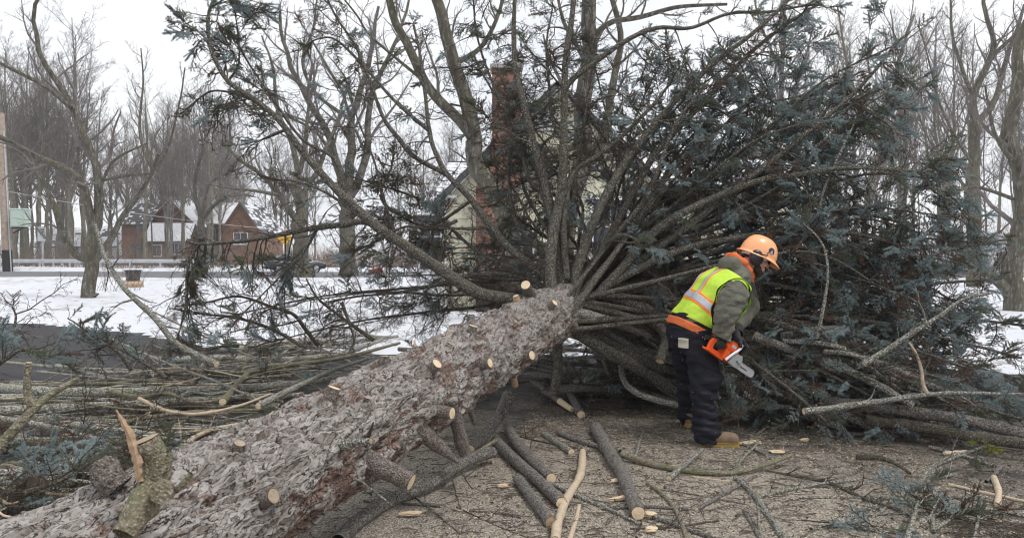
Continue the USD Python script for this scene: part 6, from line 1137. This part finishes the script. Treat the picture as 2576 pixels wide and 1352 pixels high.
def net(field, lo, hi, h):
    """Surface of field(points) = 0 inside the box, as a smooth mesh (surface nets)."""
    lo, hi = np.asarray(lo, float), np.asarray(hi, float); n = np.ceil((hi - lo) / h).astype(int) + 1
    ax_ = [lo[k] + h * np.arange(n[k]) for k in range(3)]; C = 4; nc = -(-n // C) + 1                # coarse pass first, then the points near the surface
    Gc = np.stack(np.meshgrid(*[lo[k] + h * C * np.arange(nc[k]) for k in range(3)], indexing='ij'), -1); Dc = field(Gc.reshape(-1, 3)).reshape(nc); near = np.abs(Dc) < h * C * 1.9 + .02
    rep = lambda a: a.repeat(C, 0).repeat(C, 1).repeat(C, 2)
    k0 = near.copy()
    for ax in range(3):
        q = near.copy(); s1 = [slice(None)] * 3; s2 = [slice(None)] * 3; s1[ax] = slice(0, -1); s2[ax] = slice(1, None); q[tuple(s1)] |= near[tuple(s2)]; near = q
    fine = rep(near)[:n[0], :n[1], :n[2]]; D = rep(Dc)[:n[0], :n[1], :n[2]].copy(); ii = np.argwhere(fine); D[fine] = field(lo + ii * h); s = D < 0
    corner = np.stack([s[a:n[0] - 1 + a, b:n[1] - 1 + b, c:n[2] - 1 + c] for a, b, c in np.ndindex(2, 2, 2)]); act = corner.any(0) & ~corner.all(0)
    idx = -np.ones(act.shape, int); cells = np.argwhere(act); idx[act] = np.arange(len(cells)); acc = np.zeros((len(cells), 3)); cnt = np.zeros(len(cells))
    for a in range(8):
        for ax in range(3):
            o = np.array([(a >> 2) & 1, (a >> 1) & 1, a & 1])
            if o[ax]: continue
            o2 = o.copy(); o2[ax] = 1; c0, c1 = cells + o, cells + o2; d0, d1 = D[tuple(c0.T)], D[tuple(c1.T)]; x = (d0 < 0) != (d1 < 0); t = np.where(x, d0 / np.where(x, d0 - d1, 1), 0)
            p = c0 + (c1 - c0) * t[:, None]; acc[x] += p[x]; cnt[x] += 1
    V = lo + acc / cnt[:, None] * h; F = []
    for ax in range(3):
        sl0 = [slice(None)] * 3; sl1 = [slice(None)] * 3; sl0[ax] = slice(0, -1); sl1[ax] = slice(1, None); e = np.argwhere(s[tuple(sl0)] != s[tuple(sl1)]); b, c = (ax + 1) % 3, (ax + 2) % 3
        e = e[(e[:, b] > 0) & (e[:, c] > 0) & (e[:, b] < n[b] - 1) & (e[:, c] < n[c] - 1)]; sign = s[tuple(e.T)]
        def cell(db, dc):
            q = e.copy(); q[:, b] += db; q[:, c] += dc; return idx[tuple(q.T)]
        q = np.stack([cell(-1, -1), cell(0, -1), cell(0, 0), cell(-1, 0)], 1); q[~sign] = q[~sign][:, ::-1]; F.append(q)
    F = np.vstack(F); F = F[(F >= 0).all(1)]
    return V, np.vstack([F[:, [0, 1, 2]], F[:, [0, 2, 3]]])
def cone(a, b, ra, rb):
    a, b = np.asarray(a, float), np.asarray(b, float); d = b - a; L2 = d @ d + 1e-12
    def f(p):
        t = np.clip((p - a) @ d / L2, 0, 1); return np.linalg.norm(p - a - t[:, None] * d, axis=1) - (ra + (rb - ra) * t)
    return f
def chain(pts):
    """pts: (point, radius)."""
    return [cone(p[0], q[0], p[1], q[1]) for p, q in zip(pts[:-1], pts[1:])]
def egg(c, axes, radii):
    c = np.asarray(c, float); A_ = np.stack(axes); r = np.asarray(radii, float)
    def f(p):
        q = (p - c) @ A_.T / r; n = np.linalg.norm(q, axis=1); return (n - 1) * r.min() * np.maximum(1, n * .6)
    return f
def blend(fs, k):
    def f(p):
        d = fs[0](p)
        for g in fs[1:]:
            e = g(p); h_ = np.clip(.5 + .5 * (e - d) / k, 0, 1); d = e + (d - e) * h_ - k * h_ * (1 - h_)
        return d
    return f
def bounds(pts, pad):
    q = np.array([p[0] for p in pts]); r = max(p[1] for p in pts); return q.min(0) - r - pad, q.max(0) + r + pad
PF = unit([1, .12, 0]); PR = unit([.12, -1, 0])                          # facing, and his right (towards us)
person = thing('person', 'bending worker in orange hard hat, yellow-green safety vest and navy trousers holding a chainsaw', 'person', ground(1760, 1110))
ph = lambda x, y, d: at(x, y, d)
# trousers
hipc = ph(1740, 828, 6.36)
legR = [(ph(1752, 848, 6.26), .135), (ph(1766, 905, 6.22), .108), (ph(1775, 950, 6.19), .110), (ph(1769, 985, 6.18), .09), (ph(1772, 1035, 6.18), .083), (ph(1776, 1075, 6.17), .088), (ph(1778, 1100, 6.17), .098)]
legL = [(ph(1722, 848, 6.48), .13), (ph(1730, 905, 6.60), .108), (ph(1737, 955, 6.72), .104), (ph(1733, 1000, 6.82), .088), (ph(1734, 1040, 6.88), .085), (ph(1738, 1066, 6.92), .09)]
pelvis = [cone(hipc - PR * .075 + [0, 0, .09], hipc - PR * .075 - [0, 0, .02], .135, .15), cone(hipc + PR * .075 + [0, 0, .09], hipc + PR * .075 - [0, 0, .02], .135, .155), cone(hipc + PR * .06 - PF * .05 - [0, 0, .03], hipc - PR * .06 - PF * .05 - [0, 0, .03], .13, .13)]
def folds(p, a, zs=(7, 7, 24), seed=3):
    return (meshkit.fbm(p * np.array(zs), 3, seed) - .5) * 2 * a
def trousers(p):
    d = blend(pelvis + chain(legR), .05)(p); e = blend(pelvis + chain(legL), .05)(p); d = np.minimum(d, e)
    bow = (1 - 2 * np.abs(np.sin(p[:, 2] * 34 + 2.6 * np.sin(p[:, 0] * 9) + 1.6 * np.sin(p[:, 1] * 11 + p[:, 2] * 9)))) * .0095 * smoothstep(.85, .45, p[:, 2])
    return np.maximum(d + folds(p, .030) + bow, p[:, 2] - (hipc[2] + .12 + (p[:, 0] - hipc[0]) * -.35))
lo, hi = bounds(legR + legL + [(hipc, .2)], .05)
lo[2] = .02
obj('trousers', net(trousers, lo, hi + [0, 0, .1], .0105), 'navy_denim', person, smooth=True)
# torso axis
wst, cst, nck = ph(1744, 808, 6.36), ph(1812, 733, 6.36), ph(1858, 684, 6.36)
SPN = unit(cst - wst)
tors = []
for s in (-1, 1): tors += [cone(wst - SPN * .06 + PR * s * .075, cst + PR * s * .085, .138, .150), cone(cst + PR * s * .085, nck + PR * s * .05, .150, .085), cone(cst + PR * s * .11 + SPN * .06, cst + PR * s * .15 + SPN * .15, .105, .082)]
torso = blend(tors, .05)
armR = [(ph(1850, 722, 6.16), .098), (ph(1842, 752, 6.09), .112), (ph(1829, 788, 6.04), .088), (ph(1819, 825, 6.03), .067), (ph(1815, 862, 6.05), .056)]
armL = [(ph(1866, 712, 6.56), .10), (ph(1880, 770, 6.50), .09), (ph(1866, 800, 6.42), .07), (ph(1850, 822, 6.33), .055)]
fR, fL = blend(chain(armR), .03), blend(chain(armL), .03)
hood = [cone(ph(1828, 665, 6.29), ph(1828, 665, 6.43), .066, .066), cone(ph(1845, 664, 6.24), ph(1872, 690, 6.22), .06, .04), cone(ph(1845, 664, 6.48), ph(1872, 690, 6.50), .06, .04)]
def axis_t(p): return (p - wst) @ SPN
HEM = unit(PF * .46 + np.array([0, 0, .89]))
def hem_t(p): return (p - wst) @ HEM
def jacket(p):
    d = blend([torso, fR], .035)(p); d = blend([lambda q: d, fL], .03)(p); d = blend([lambda q: d, blend(hood, .03)], .025)(p)
    arm_w = smoothstep(.10, -.02, fR(p)); d = d + folds(p, .032, (10, 10, 22), 8) * (.15 + .85 * arm_w) + np.sin(p[:, 2] * 75 + 6 * np.sin(p[:, 0] * 14) + 4 * np.sin(p[:, 1] * 9)) * .006 * arm_w * smoothstep(1.25, 1.0, p[:, 2])
    d = np.maximum(d, -(hem_t(p) + .045))
    for pts in (armR, armL):
        e, b = pts[-1][0], pts[-2][0]; d = np.maximum(d, np.where(np.linalg.norm(p - e, axis=1) < .12, (p - e) @ unit(e - b), -1))
    return d
lo, hi = bounds(armR + armL + [(wst, .2), (cst, .22), (nck, .14), (ph(1826, 667, 6.36), .1)], .03)
obj('jacket', net(jacket, lo, hi, .0095), 'olive_cloth', person, smooth=True)
soft = lambda p: folds(p, .010, (8, 8, 12), 12)
hemtilt = lambda p: axis_t(p) + .10 * ((p - wst) @ unit(np.cross(PR, SPN))) * 0
tarm = blend([torso, fR], .05)
def vest(p):
    return np.maximum.reduce([tarm(p) + soft(p) - .019, -(hem_t(p) + .004), -(fR(p) - .004), -(fL(p) - .025), axis_t(p) - .47])
tlo, thi = bounds([(wst, .24), (cst, .26), (nck, .2)], .03)
vv = obj('safety_vest', net(vest, tlo, thi, .008), 'hi_vis', person, smooth=35)
lat = lambda p: (p - wst) @ PR
def band(off, sel):
    return lambda p: np.maximum.reduce([tarm(p) + soft(p) - off - .002, sel(p), -(fR(p) - .006), -(fL(p) - .027), axis_t(p) - .465])
wb = lambda a, b: (lambda p: np.maximum(a - axis_t(p), axis_t(p) - b))
sb_ = lambda a, b: (lambda p: np.maximum.reduce([a - np.abs(lat(p)), np.abs(lat(p)) - b, .17 - axis_t(p)]))
obj('orange_band', net(band(.0205, wb(.098, .196)), tlo, thi, .0065), 'hi_vis_orange', vv, smooth=35); obj('reflective_band', net(band(.0235, wb(.118, .176)), tlo, thi, .0065), 'reflective', vv, smooth=35)
obj('orange_strap', net(band(.0195, sb_(.065, .150)), tlo, thi, .0065), 'hi_vis_orange', vv, smooth=35); obj('reflective_strap', net(band(.0225, sb_(.083, .130)), tlo, thi, .0065), 'reflective', vv, smooth=35)
obj('hoodie_hem', net(lambda p: np.maximum.reduce([blend(tors + pelvis, .05)(p) + folds(p, .010, (10, 10, 20), 15) - .010, hem_t(p) + .030, -(hem_t(p) + .092)]), tlo - [.05, 0, .14], thi + [.08, 0, 0], .0085), 'orange_fleece', person, smooth=True)
# collar of the orange hood
cl_ = [chain([(ph(1833, 645, 6.36), .028), (ph(1848, 645, 6.27), .03), (ph(1872, 660, 6.235), .026), (ph(1885, 682, 6.245), .022), (ph(1892, 705, 6.30), .018)]), chain([(ph(1833, 645, 6.36), .028), (ph(1848, 645, 6.45), .03), (ph(1872, 660, 6.485), .026), (ph(1885, 682, 6.475), .022), (ph(1892, 705, 6.40), .018)])]
obj('orange_hood', net(lambda p: blend(cl_[0] + cl_[1] + [cone(ph(1850, 660, 6.36), ph(1880, 690, 6.36), .07, .06)], .02)(p) + folds(p, .008, (18, 18, 18), 5), ph(1815, 725, 6.15), ph(1905, 620, 6.58), .006), 'orange_fleece', person, smooth=True)
# head and neck: one surface with the hands (inside the gloves)
HU = unit(np.array([.40, .02, .92])); HF = unit(np.cross(PR, HU) * -1); HF = unit(np.array([.92, .11, -.40])); HR = unit(np.cross(HF, HU)); HU = np.cross(HR, HF)
HC = ph(1903, 645, 6.35)
hp = lambda f, u, r=0: HC + HF * f + HU * u + HR * r
head_f = [egg(hp(-.012, .035), (HF, HU, HR), (.098, .088, .077)), egg(hp(.025, -.03), (HF, HU, HR), (.068, .088, .062)), cone(hp(.045, -.095), hp(.068, -.105), .034, .024), cone(hp(-.03, -.05, 0), hp(-.07, -.15, 0), .055, .062),
          cone(hp(.088, .01, .028), hp(.088, .01, -.028), .016, .016), cone(hp(.094, -.002), hp(.116, -.038), .011, .0135), cone(hp(.098, -.044, .012), hp(.098, -.044, -.012), .011, .011),
          cone(hp(.088, -.070, .02), hp(.088, -.070, -.02), .010, .010), cone(hp(.086, -.081, .016), hp(.086, -.081, -.016), .010, .010), egg(hp(.07, -.03, .045), (HF, HU, HR), (.024, .022, .018)), egg(hp(.07, -.03, -.045), (HF, HU, HR), (.024, .022, .018)),
          egg(hp(-.005, -.012, .080), (HF, HU, HR), (.018, .03, .010)), egg(hp(-.005, -.012, -.080), (HF, HU, HR), (.018, .03, .010))]
obj('body', net(blend(head_f, .016), HC - .24, HC + .17, .0055), 'skin', person, smooth=True)
obj('beard', net(lambda p: np.maximum(blend(chain([(hp(.0, -.055, .058), .016), (hp(.03, -.092, .045), .026), (hp(.066, -.112, .0), .032), (hp(.03, -.092, -.045), .026), (hp(.0, -.055, -.058), .016)]) + chain([(hp(.092, -.058, .022), .010), (hp(.097, -.056, 0), .012), (hp(.092, -.058, -.022), .010)]), .012)(p) + folds(p, .006, (70, 70, 70), 4), -1), HC - .2, HC + .17, .005), 'hair', person, smooth=True)
obj('hair', net(lambda p: np.maximum(egg(hp(-.022, .03), (HF, HU, HR), (.102, .088, .081))(p) + folds(p, .006, (60, 60, 60), 5), (p - HC) @ HF - .015), HC - .16, HC + .16, .006), 'hair', person, smooth=True)
for s in (1, -1): obj('eye', net(egg(hp(.082, .0, s * .030), (HF, HU, HR), (.013, .012, .013)), HC - .02, HC + .15, .005) if False else (lambda m: (np.asarray(m.vertices) + hp(.080, -.004, s * .030), np.asarray(m.faces)))(trimesh.creation.icosphere(2, .0125)), 'white_trim', person, smooth=True)
gl = []
for s in (1, -1): gl.append((lambda m: ((np.asarray(m.vertices) * [.012, .021, .030]) @ np.stack([unit(HF + HR * s * .35), HU, unit(HR - HF * s * .35)]) + hp(.103, -.002, s * .034), np.asarray(m.faces)))(trimesh.creation.icosphere(3, 1.0)))
gl.append(tubes(np.array([[hp(.095, .006, .062), hp(.05, .008, .078), hp(.0, .004, .082)], [hp(.095, .006, -.062), hp(.05, .008, -.078), hp(.0, .004, -.082)]]), np.full((2, 3), .004), 6)); gl.append(tubes(np.array([[hp(.112, .004, .012), hp(.116, .006, 0), hp(.112, .004, -.012)]]), np.full((1, 3), .004), 6))
obj('dark_glasses', join(gl), 'lens', person, smooth=True)
# hard hat
HB_ = ph(1906, 642, 6.35) + HU * .002
def dome(az, el, out=0.0):
    """az: 0 = front, 90 deg = his right; el: 0 at the rim, 90 deg at the crown."""
    c = np.cos(el) ** .82; q = HB_ + (np.cos(az) * c * (.152 + out))[..., None] * HF + (np.sin(az) * c * (.122 + out))[..., None] * HR + (np.sin(el) * (.158 + out))[..., None] * HU
    ridge = np.exp(-((np.sin(az) * np.cos(el)) / .16) ** 2) * np.sin(2 * np.clip(el, 0, np.pi / 2)) * .006 + np.exp(-((np.abs(np.sin(az) * np.cos(el)) - .34) / .07) ** 2) * np.sin(2 * np.clip(el, 0, np.pi / 2)) ** 2 * .003
    return q + ridge[..., None] * HU
azg, elg = np.meshgrid(np.linspace(0, 2 * np.pi, 65), np.r_[0, np.linspace(.04, np.pi / 2, 22)], indexing='xy')
Vd = dome(azg, elg)
brim_o = np.stack([HB_ + np.cos(a) * HF * r1 + np.sin(a) * HR * r2 + HU * z for a, r1, r2, z in [(a, 0.152 + .022 + .030 * max(0, math.cos(a)) ** 2, .122 + .020, -.014 - .020 * max(0, math.cos(a)) ** 2) for a in azg[0]]])
brim_u = brim_o - HU * .006; Vi = dome(azg[::-1], elg[::-1], -.005)
Vh = np.concatenate([Vi, (brim_u + (HB_ - brim_u) * .03)[None], brim_u[None], brim_o[None], Vd]); n_, m_ = Vh.shape[:2]
hh = obj('hard_hat', (Vh.reshape(-1, 3), tri_grid(n_, m_)[:, ::-1]), 'helmet', person, smooth=50)
ed = [(a, e) for a, e in [(0, 0)]]; A0_, E0_ = math.radians(70), math.radians(19); uu = np.linspace(0, 2 * np.pi, 29)[:-1]
blob = np.array([(A0_ + (.21 + .02 * math.cos(5 * u)) * math.cos(u), E0_ + (.17 + .015 * math.cos(6 * u)) * math.sin(u) + .05) for u in uu]); cen = blob.mean(0)
rings = [cen + (blob - cen) * k for k in (1, .66, .33, .02)]; vb = np.concatenate([dome(r[:, 0], r[:, 1], .0022) for r in rings]); fb = tri_grid(4, 28); i, j = np.meshgrid(np.arange(3), np.arange(28), indexing='ij'); q = np.stack([i * 28 + j, i * 28 + (j + 1) % 28, (i + 1) * 28 + (j + 1) % 28, (i + 1) * 28 + j], -1).reshape(-1, 4)
em = obj('emblem', (vb, q), 'muff', hh)
tl = [np.array([[A0_ + a * k, E0_ - .12 + .17 * k - .03 * (k - .5) * abs(a) * 0] for k in np.linspace(0, 1, 5)]) for a in (-.09, .0, .09)]
obj('emblem_trunk', tubes(np.stack([dome(x[::-1, 0], x[:, 1], .003) for x in tl]), np.full((3, 5), .0028), 5), 'reflective', em)
sus = np.array([[HB_ + np.cos(a) * HF * .118 + np.sin(a) * HR * .098 - HU * .022 for a in np.linspace(1.2, 5.1, 24)]]); obj('suspension_band', tubes(sus, np.full((1, 24), .011), 6), 'white_trim', hh, smooth=True)
for s in (1, -1):
    mc = hp(-.035, -.018, s * .100); axs = np.stack([unit(HF + HU * .35), unit(HU - HF * .35), HR]); mm = trimesh.creation.icosphere(3, 1.0); v = np.asarray(mm.vertices); v = np.sign(v) * np.abs(v) ** .85
    mf = obj('ear_muff', ((v * [.052, .062, .030]) @ axs + mc, np.asarray(mm.faces)), 'muff', person, smooth=True)
    th = np.linspace(0, 2 * np.pi, 33); obj('ear_cushion', tubes(np.stack([[mc - HR * s * .014 + axs[0] * .047 * math.cos(a) + axs[1] * .057 * math.sin(a) for a in th]]), np.full((1, 33), .011), 8), 'dark_red', mf, smooth=True)
    obj('muff_arm', tubes(np.array([[mc + HR * s * .024, mc + HR * s * .030 + HU * .03, HB_ + HF * .01 + HR * s * .146 + HU * .004, HB_ + HF * .02 + HR * s * .128 + HU * .04]]), np.full((1, 4), .006), 6), 'muff', mf, smooth=True)
# boots
def boot(heel, toe):
    heel, toe = np.asarray(heel, float), np.asarray(toe, float); f = unit(toe - heel); L_ = np.linalg.norm(toe - heel); s = np.cross([0, 0, 1.0], f)
    up = blend([cone(heel + f * .05 + [0, 0, .075], heel + f * .05 + [0, 0, .16], .050, .052), cone(heel + f * .05 + [0, 0, .075], heel + f * (L_ - .06) + [0, 0, .066], .047, .044), cone(heel + f * (L_ - .09) + [0, 0, .062] + s * .012, heel + f * (L_ - .045) + [0, 0, .06] - s * .008, .047, .043)], .02)
    a = obj('boot', net(lambda p: np.maximum(up(p) + folds(p, .004, (30, 30, 30), 2), .026 - p[:, 2]), np.minimum(heel, toe) - .09, np.maximum(heel, toe) + [.09, .09, .24], .0075), 'boot_leather', person, smooth=True)
    pr = shapely.LineString([(heel[0] + f[0] * .05, heel[1] + f[1] * .05), (toe[0] - f[0] * .05, toe[1] - f[1] * .05)]).buffer(.050); so = trimesh.creation.extrude_polygon(pr, .022, engine='earcut'); so.apply_translation([0, 0, .004]); obj('sole', so, 'boot_sole', a)
    pr2 = pr.buffer(-.003); we = trimesh.creation.extrude_polygon(pr2, .010, engine='earcut'); we.apply_translation([0, 0, .030]); obj('welt', we, 'boot_sole', a)
hR = ground(1757, 1120); boot(hR, hR + np.array([.305, -.045, 0])); hL = ground(1722, 1074); boot(hL, hL + np.array([.29, .03, 0]))
# pocket patch and belt bits
pq = ph(1716, 860, 6.14)
def hug(px, py, d0, fld, off=.004):
    o = np.array([0, 0, CAM_H]); e = at(px, py, d0) - o; s = np.linspace(.94, 1.06, 400); P = o + e * s[:, None]; v = fld(P); k = np.argmax(v < 0); return P[k] - unit(e) * off
g4 = np.array([[hug(1706 + 26 * u, 848 + 25 * w + 3 * u, 6.2, trousers, .006) for u in np.linspace(0, 1, 6)] for w in np.linspace(0, 1, 6)])
obj('pocket_patch', (np.concatenate([g4.reshape(-1, 3), (g4 + [0, .012, 0]).reshape(-1, 3)]), np.vstack([tri_grid(6, 6), tri_grid(6, 6)[:, ::-1] + 36])), 'pocket_patch', person)
obj('belt_tool', frame_box(hug(1783, 848, 6.15, trousers, .015), unit([1, 0, -.3]), unit([.3, 0, 1]), YW, .07, .035, .03), 'black_plastic', person)

# ---------------------------------------------------------------- the chainsaw in his hands
SF = unit([.72, .36, -.47]); SU = np.array([.42, .02, .88]); SU = unit(SU - (SU @ SF) * SF); SR = np.cross(SF, SU); SF, SU, SR = SF * .9, SU * .9, SR * .9; SO = ph(1829, 893, 6.10)
saw = thing('chainsaw', 'orange chainsaw with a short grey guide bar held low by the bending worker', 'chainsaw', SO)
def sp(f, u, r=0.0): return SO + SF * f + SU * u + SR * r
def slab_saw(poly, r0, r1, rnd=.006, ch=.004):
    """A rounded, chamfered plate: outline in the saw's forward/up plane between the sideways limits r0 and r1."""
    q = shapely.Polygon(poly).buffer(-rnd).buffer(rnd, quad_segs=4); m = [trimesh.creation.extrude_polygon(q.buffer(-ch), r1 - r0, engine='earcut'), trimesh.creation.extrude_polygon(q, r1 - r0 - 2 * ch, engine='earcut')]
    m[1].apply_translation([0, 0, ch]); out = []
    for x in m: v = np.asarray(x.vertices); out.append((SO + v[:, :1] * SF + v[:, 1:2] * SU + (v[:, 2:] + r0) * SR, np.asarray(x.faces)))
    return join(out)
obj('engine_body', slab_saw([(-.075, -.045), (.075, -.05), (.095, -.01), (.085, .05), (.03, .095), (-.045, .105), (-.07, .06)], -.055, .040), 'saw_orange', saw)
obj('top_cover', slab_saw([(-.06, .05), (.055, .05), (.045, .10), (.0, .125), (-.05, .118)], -.04, .048), 'saw_orange', saw); obj('side_label', slab_saw([(-.045, .075), (.005, .075), (.005, .10), (-.045, .10)], .0485, .0505, .001, .0005), 'reflective', saw)
obj('air_slots', join([slab_saw([(-.02 + k * .02, .02), (-.012 + k * .02, .02), (-.004 + k * .02, .045), (-.012 + k * .02, .045)], .0405, .0425, .0005, .0003) for k in range(3)]), 'black_plastic', saw)
obj('rear_handle', slab_saw([(-.22, -.045), (-.06, -.05), (-.06, -.022), (-.185, -.018), (-.19, .03), (-.07, .062), (-.06, .09), (-.215, .058), (-.228, .02)], -.018, .024, .009), 'saw_orange', saw); obj('hand_guard', slab_saw([(-.235, -.06), (-.05, -.065), (-.05, -.048), (-.235, -.043)], -.045, .045, .004), 'saw_orange', saw)
obj('trigger', slab_saw([(-.14, .022), (-.12, .02), (-.11, .0), (-.125, -.004)], -.006, .010, .002, .001), 'black_plastic', saw)
obj('clutch_cover', slab_saw([(.0, -.055), (.085, -.06), (.125, -.035), (.125, .02), (.10, .06), (.03, .05), (.005, .01)], .044, .066, .012, .006), 'saw_grey', saw)
for k, (a, b) in enumerate([(.07, -.005), (.095, -.015)]): obj('bar_nut', rod([sp(a, b, .066), sp(a, b, .073)], .007, 6), 'black_plastic', saw)
obj('front_handle', tubes(np.array([smooth_line([sp(-.035, -.045, .055), sp(-.01, .02, .062), sp(.03, .09, .062), sp(.045, .135, .045), sp(.045, .145, .0), sp(.035, .135, -.06), sp(.01, .07, -.078), sp(-.01, .0, -.07)], 40)]), np.full((1, 40), .0105), 10), 'white_trim', saw, smooth=True)
obj('brake_guard', slab_saw([(.075, .04), (.09, .05), (.115, .12), (.105, .158), (.092, .155), (.098, .12)], -.055, .055, .004), 'black_plastic', saw)
bo = shapely.LineString([(.10, -.020), (.275, -.020)]).buffer(.028)
def bar_plate(shape, r0, r1):
    x = trimesh.creation.extrude_polygon(shape, r1 - r0, engine='earcut'); v = np.asarray(x.vertices); return SO + v[:, :1] * SF + v[:, 1:2] * SU + (v[:, 2:] + r0) * SR, np.asarray(x.faces)
bp = obj('guide_bar', bar_plate(bo, .046, .052), 'bar_steel', saw); obj('chain', bar_plate(bo.buffer(.007).difference(bo.buffer(-.002)), .0445, .0535), 'saw_grey', bp)
tmx = meshkit.text_mesh('Husqvarna', .017, .001, True); v = np.asarray(tmx.vertices); obj('lettering', (SO + (v[:, :1] * .78 + .128) * SF + (v[:, 1:2] - .028) * SU + (v[:, 2:] + .0522) * SR, np.asarray(tmx.faces)), 'black_plastic', bp)
obj('bar_tip_rivet', rod([sp(.282, -.020, .052), sp(.282, -.020, .0535)], .006, 10), 'saw_grey', bp)
# gloved hands closed round the handles
def grip(c, ax, out, wrist, fist_r=.028, flip=1):
    """A hand holding a bar through c along ax; out points from the bar to the back of the hand."""
    ax = unit(ax); out = unit(out - (out @ ax) * ax); sd = np.cross(ax, out); fs = []
    ringp = lambda a, k, r: c + ax * k + (out * math.cos(a) + sd * math.sin(a)) * r
    for i, k in enumerate((-.033, -.011, .011, .032)):
        R_ = fist_r + (.003 if i in (1, 2) else 0); fr = [.0115, .012, .0118, .0102][i]; fs += chain([(ringp(flip * .25, k, R_ + .008), fr + .001), (ringp(flip * 1.35, k, R_ + .004), fr), (ringp(flip * 2.45, k * .95, R_), fr - .001), (ringp(flip * 3.35, k * .92, R_ - .003), fr - .002)])
    pm_ = [cone(ringp(flip * .1, -.030, fist_r + .010), ringp(flip * -.55, -.022, fist_r + .02), .016, .018), cone(ringp(flip * .1, .028, fist_r + .010), ringp(flip * -.55, .022, fist_r + .02), .016, .019), cone(ringp(0, 0, fist_r + .010), ringp(flip * -.7, 0, fist_r + .022), .017, .022)]
    th_ = chain([(ringp(flip * -.7, .03, fist_r + .012), .017), (ringp(flip * -1.35, .05, fist_r + .004), .014), (ringp(flip * -2.1, .052, fist_r), .012), (ringp(flip * -2.8, .044, fist_r), .010)])
    wr = [cone(ringp(flip * -.6, 0, fist_r + .022), wrist, .030, .036)]
    f1, f2 = blend(pm_ + wr + th_, .012), [blend(fs[i * 3:i * 3 + 3], .004) for i in range(4)]
    def f(p):
        d = f1(p)
        for g in f2: e = g(p); h_ = np.clip(.5 + .5 * (e - d) / .005, 0, 1); d = e + (d - e) * h_ - .005 * h_ * (1 - h_)
        return d
    P = np.array([c, wrist]); return net(f, P.min(0) - .09, P.max(0) + .09, .0045)
wR, wL = armR[-1][0] + [0, 0, .005], armL[-1][0]
obj('glove', grip(sp(-.135, .042, .003), SF + SU * .25, SU + SR * .25, wR, .026), 'glove', person, smooth=True)
obj('glove', grip(sp(.045, .143, .0), SR, SU * 1.0 - SF * .4, wL + (wL - armL[-2][0]) * .1, .024, -1), 'glove', person, smooth=True)
obj('cuff', net(lambda p: np.maximum(blend(chain([(armL[-1][0] + (armL[-2][0] - armL[-1][0]) * .2, .047), (armL[-1][0] + (sp(.03, .17, 0) - armL[-1][0]) * .55, .042)]), .01)(p), -1), armL[-1][0] - .14, armL[-1][0] + .14, .007), 'glove', person, smooth=True)
# ---------------------------------------------------------------- thin winter air
M['haze'] = usdkit.material(stage, '/World/Looks/haze', {'v': ('principled_volume', {'color': (0.93, 0.94, 0.97), 'density': 0.0006, 'anisotropy': 0.2})}, volume='v.volume')
obj('haze', box((-320, -30, -1.6), (320, 330, 42)), 'haze', label='thin pale winter haze over the whole place', cat='haze', kind='stuff')
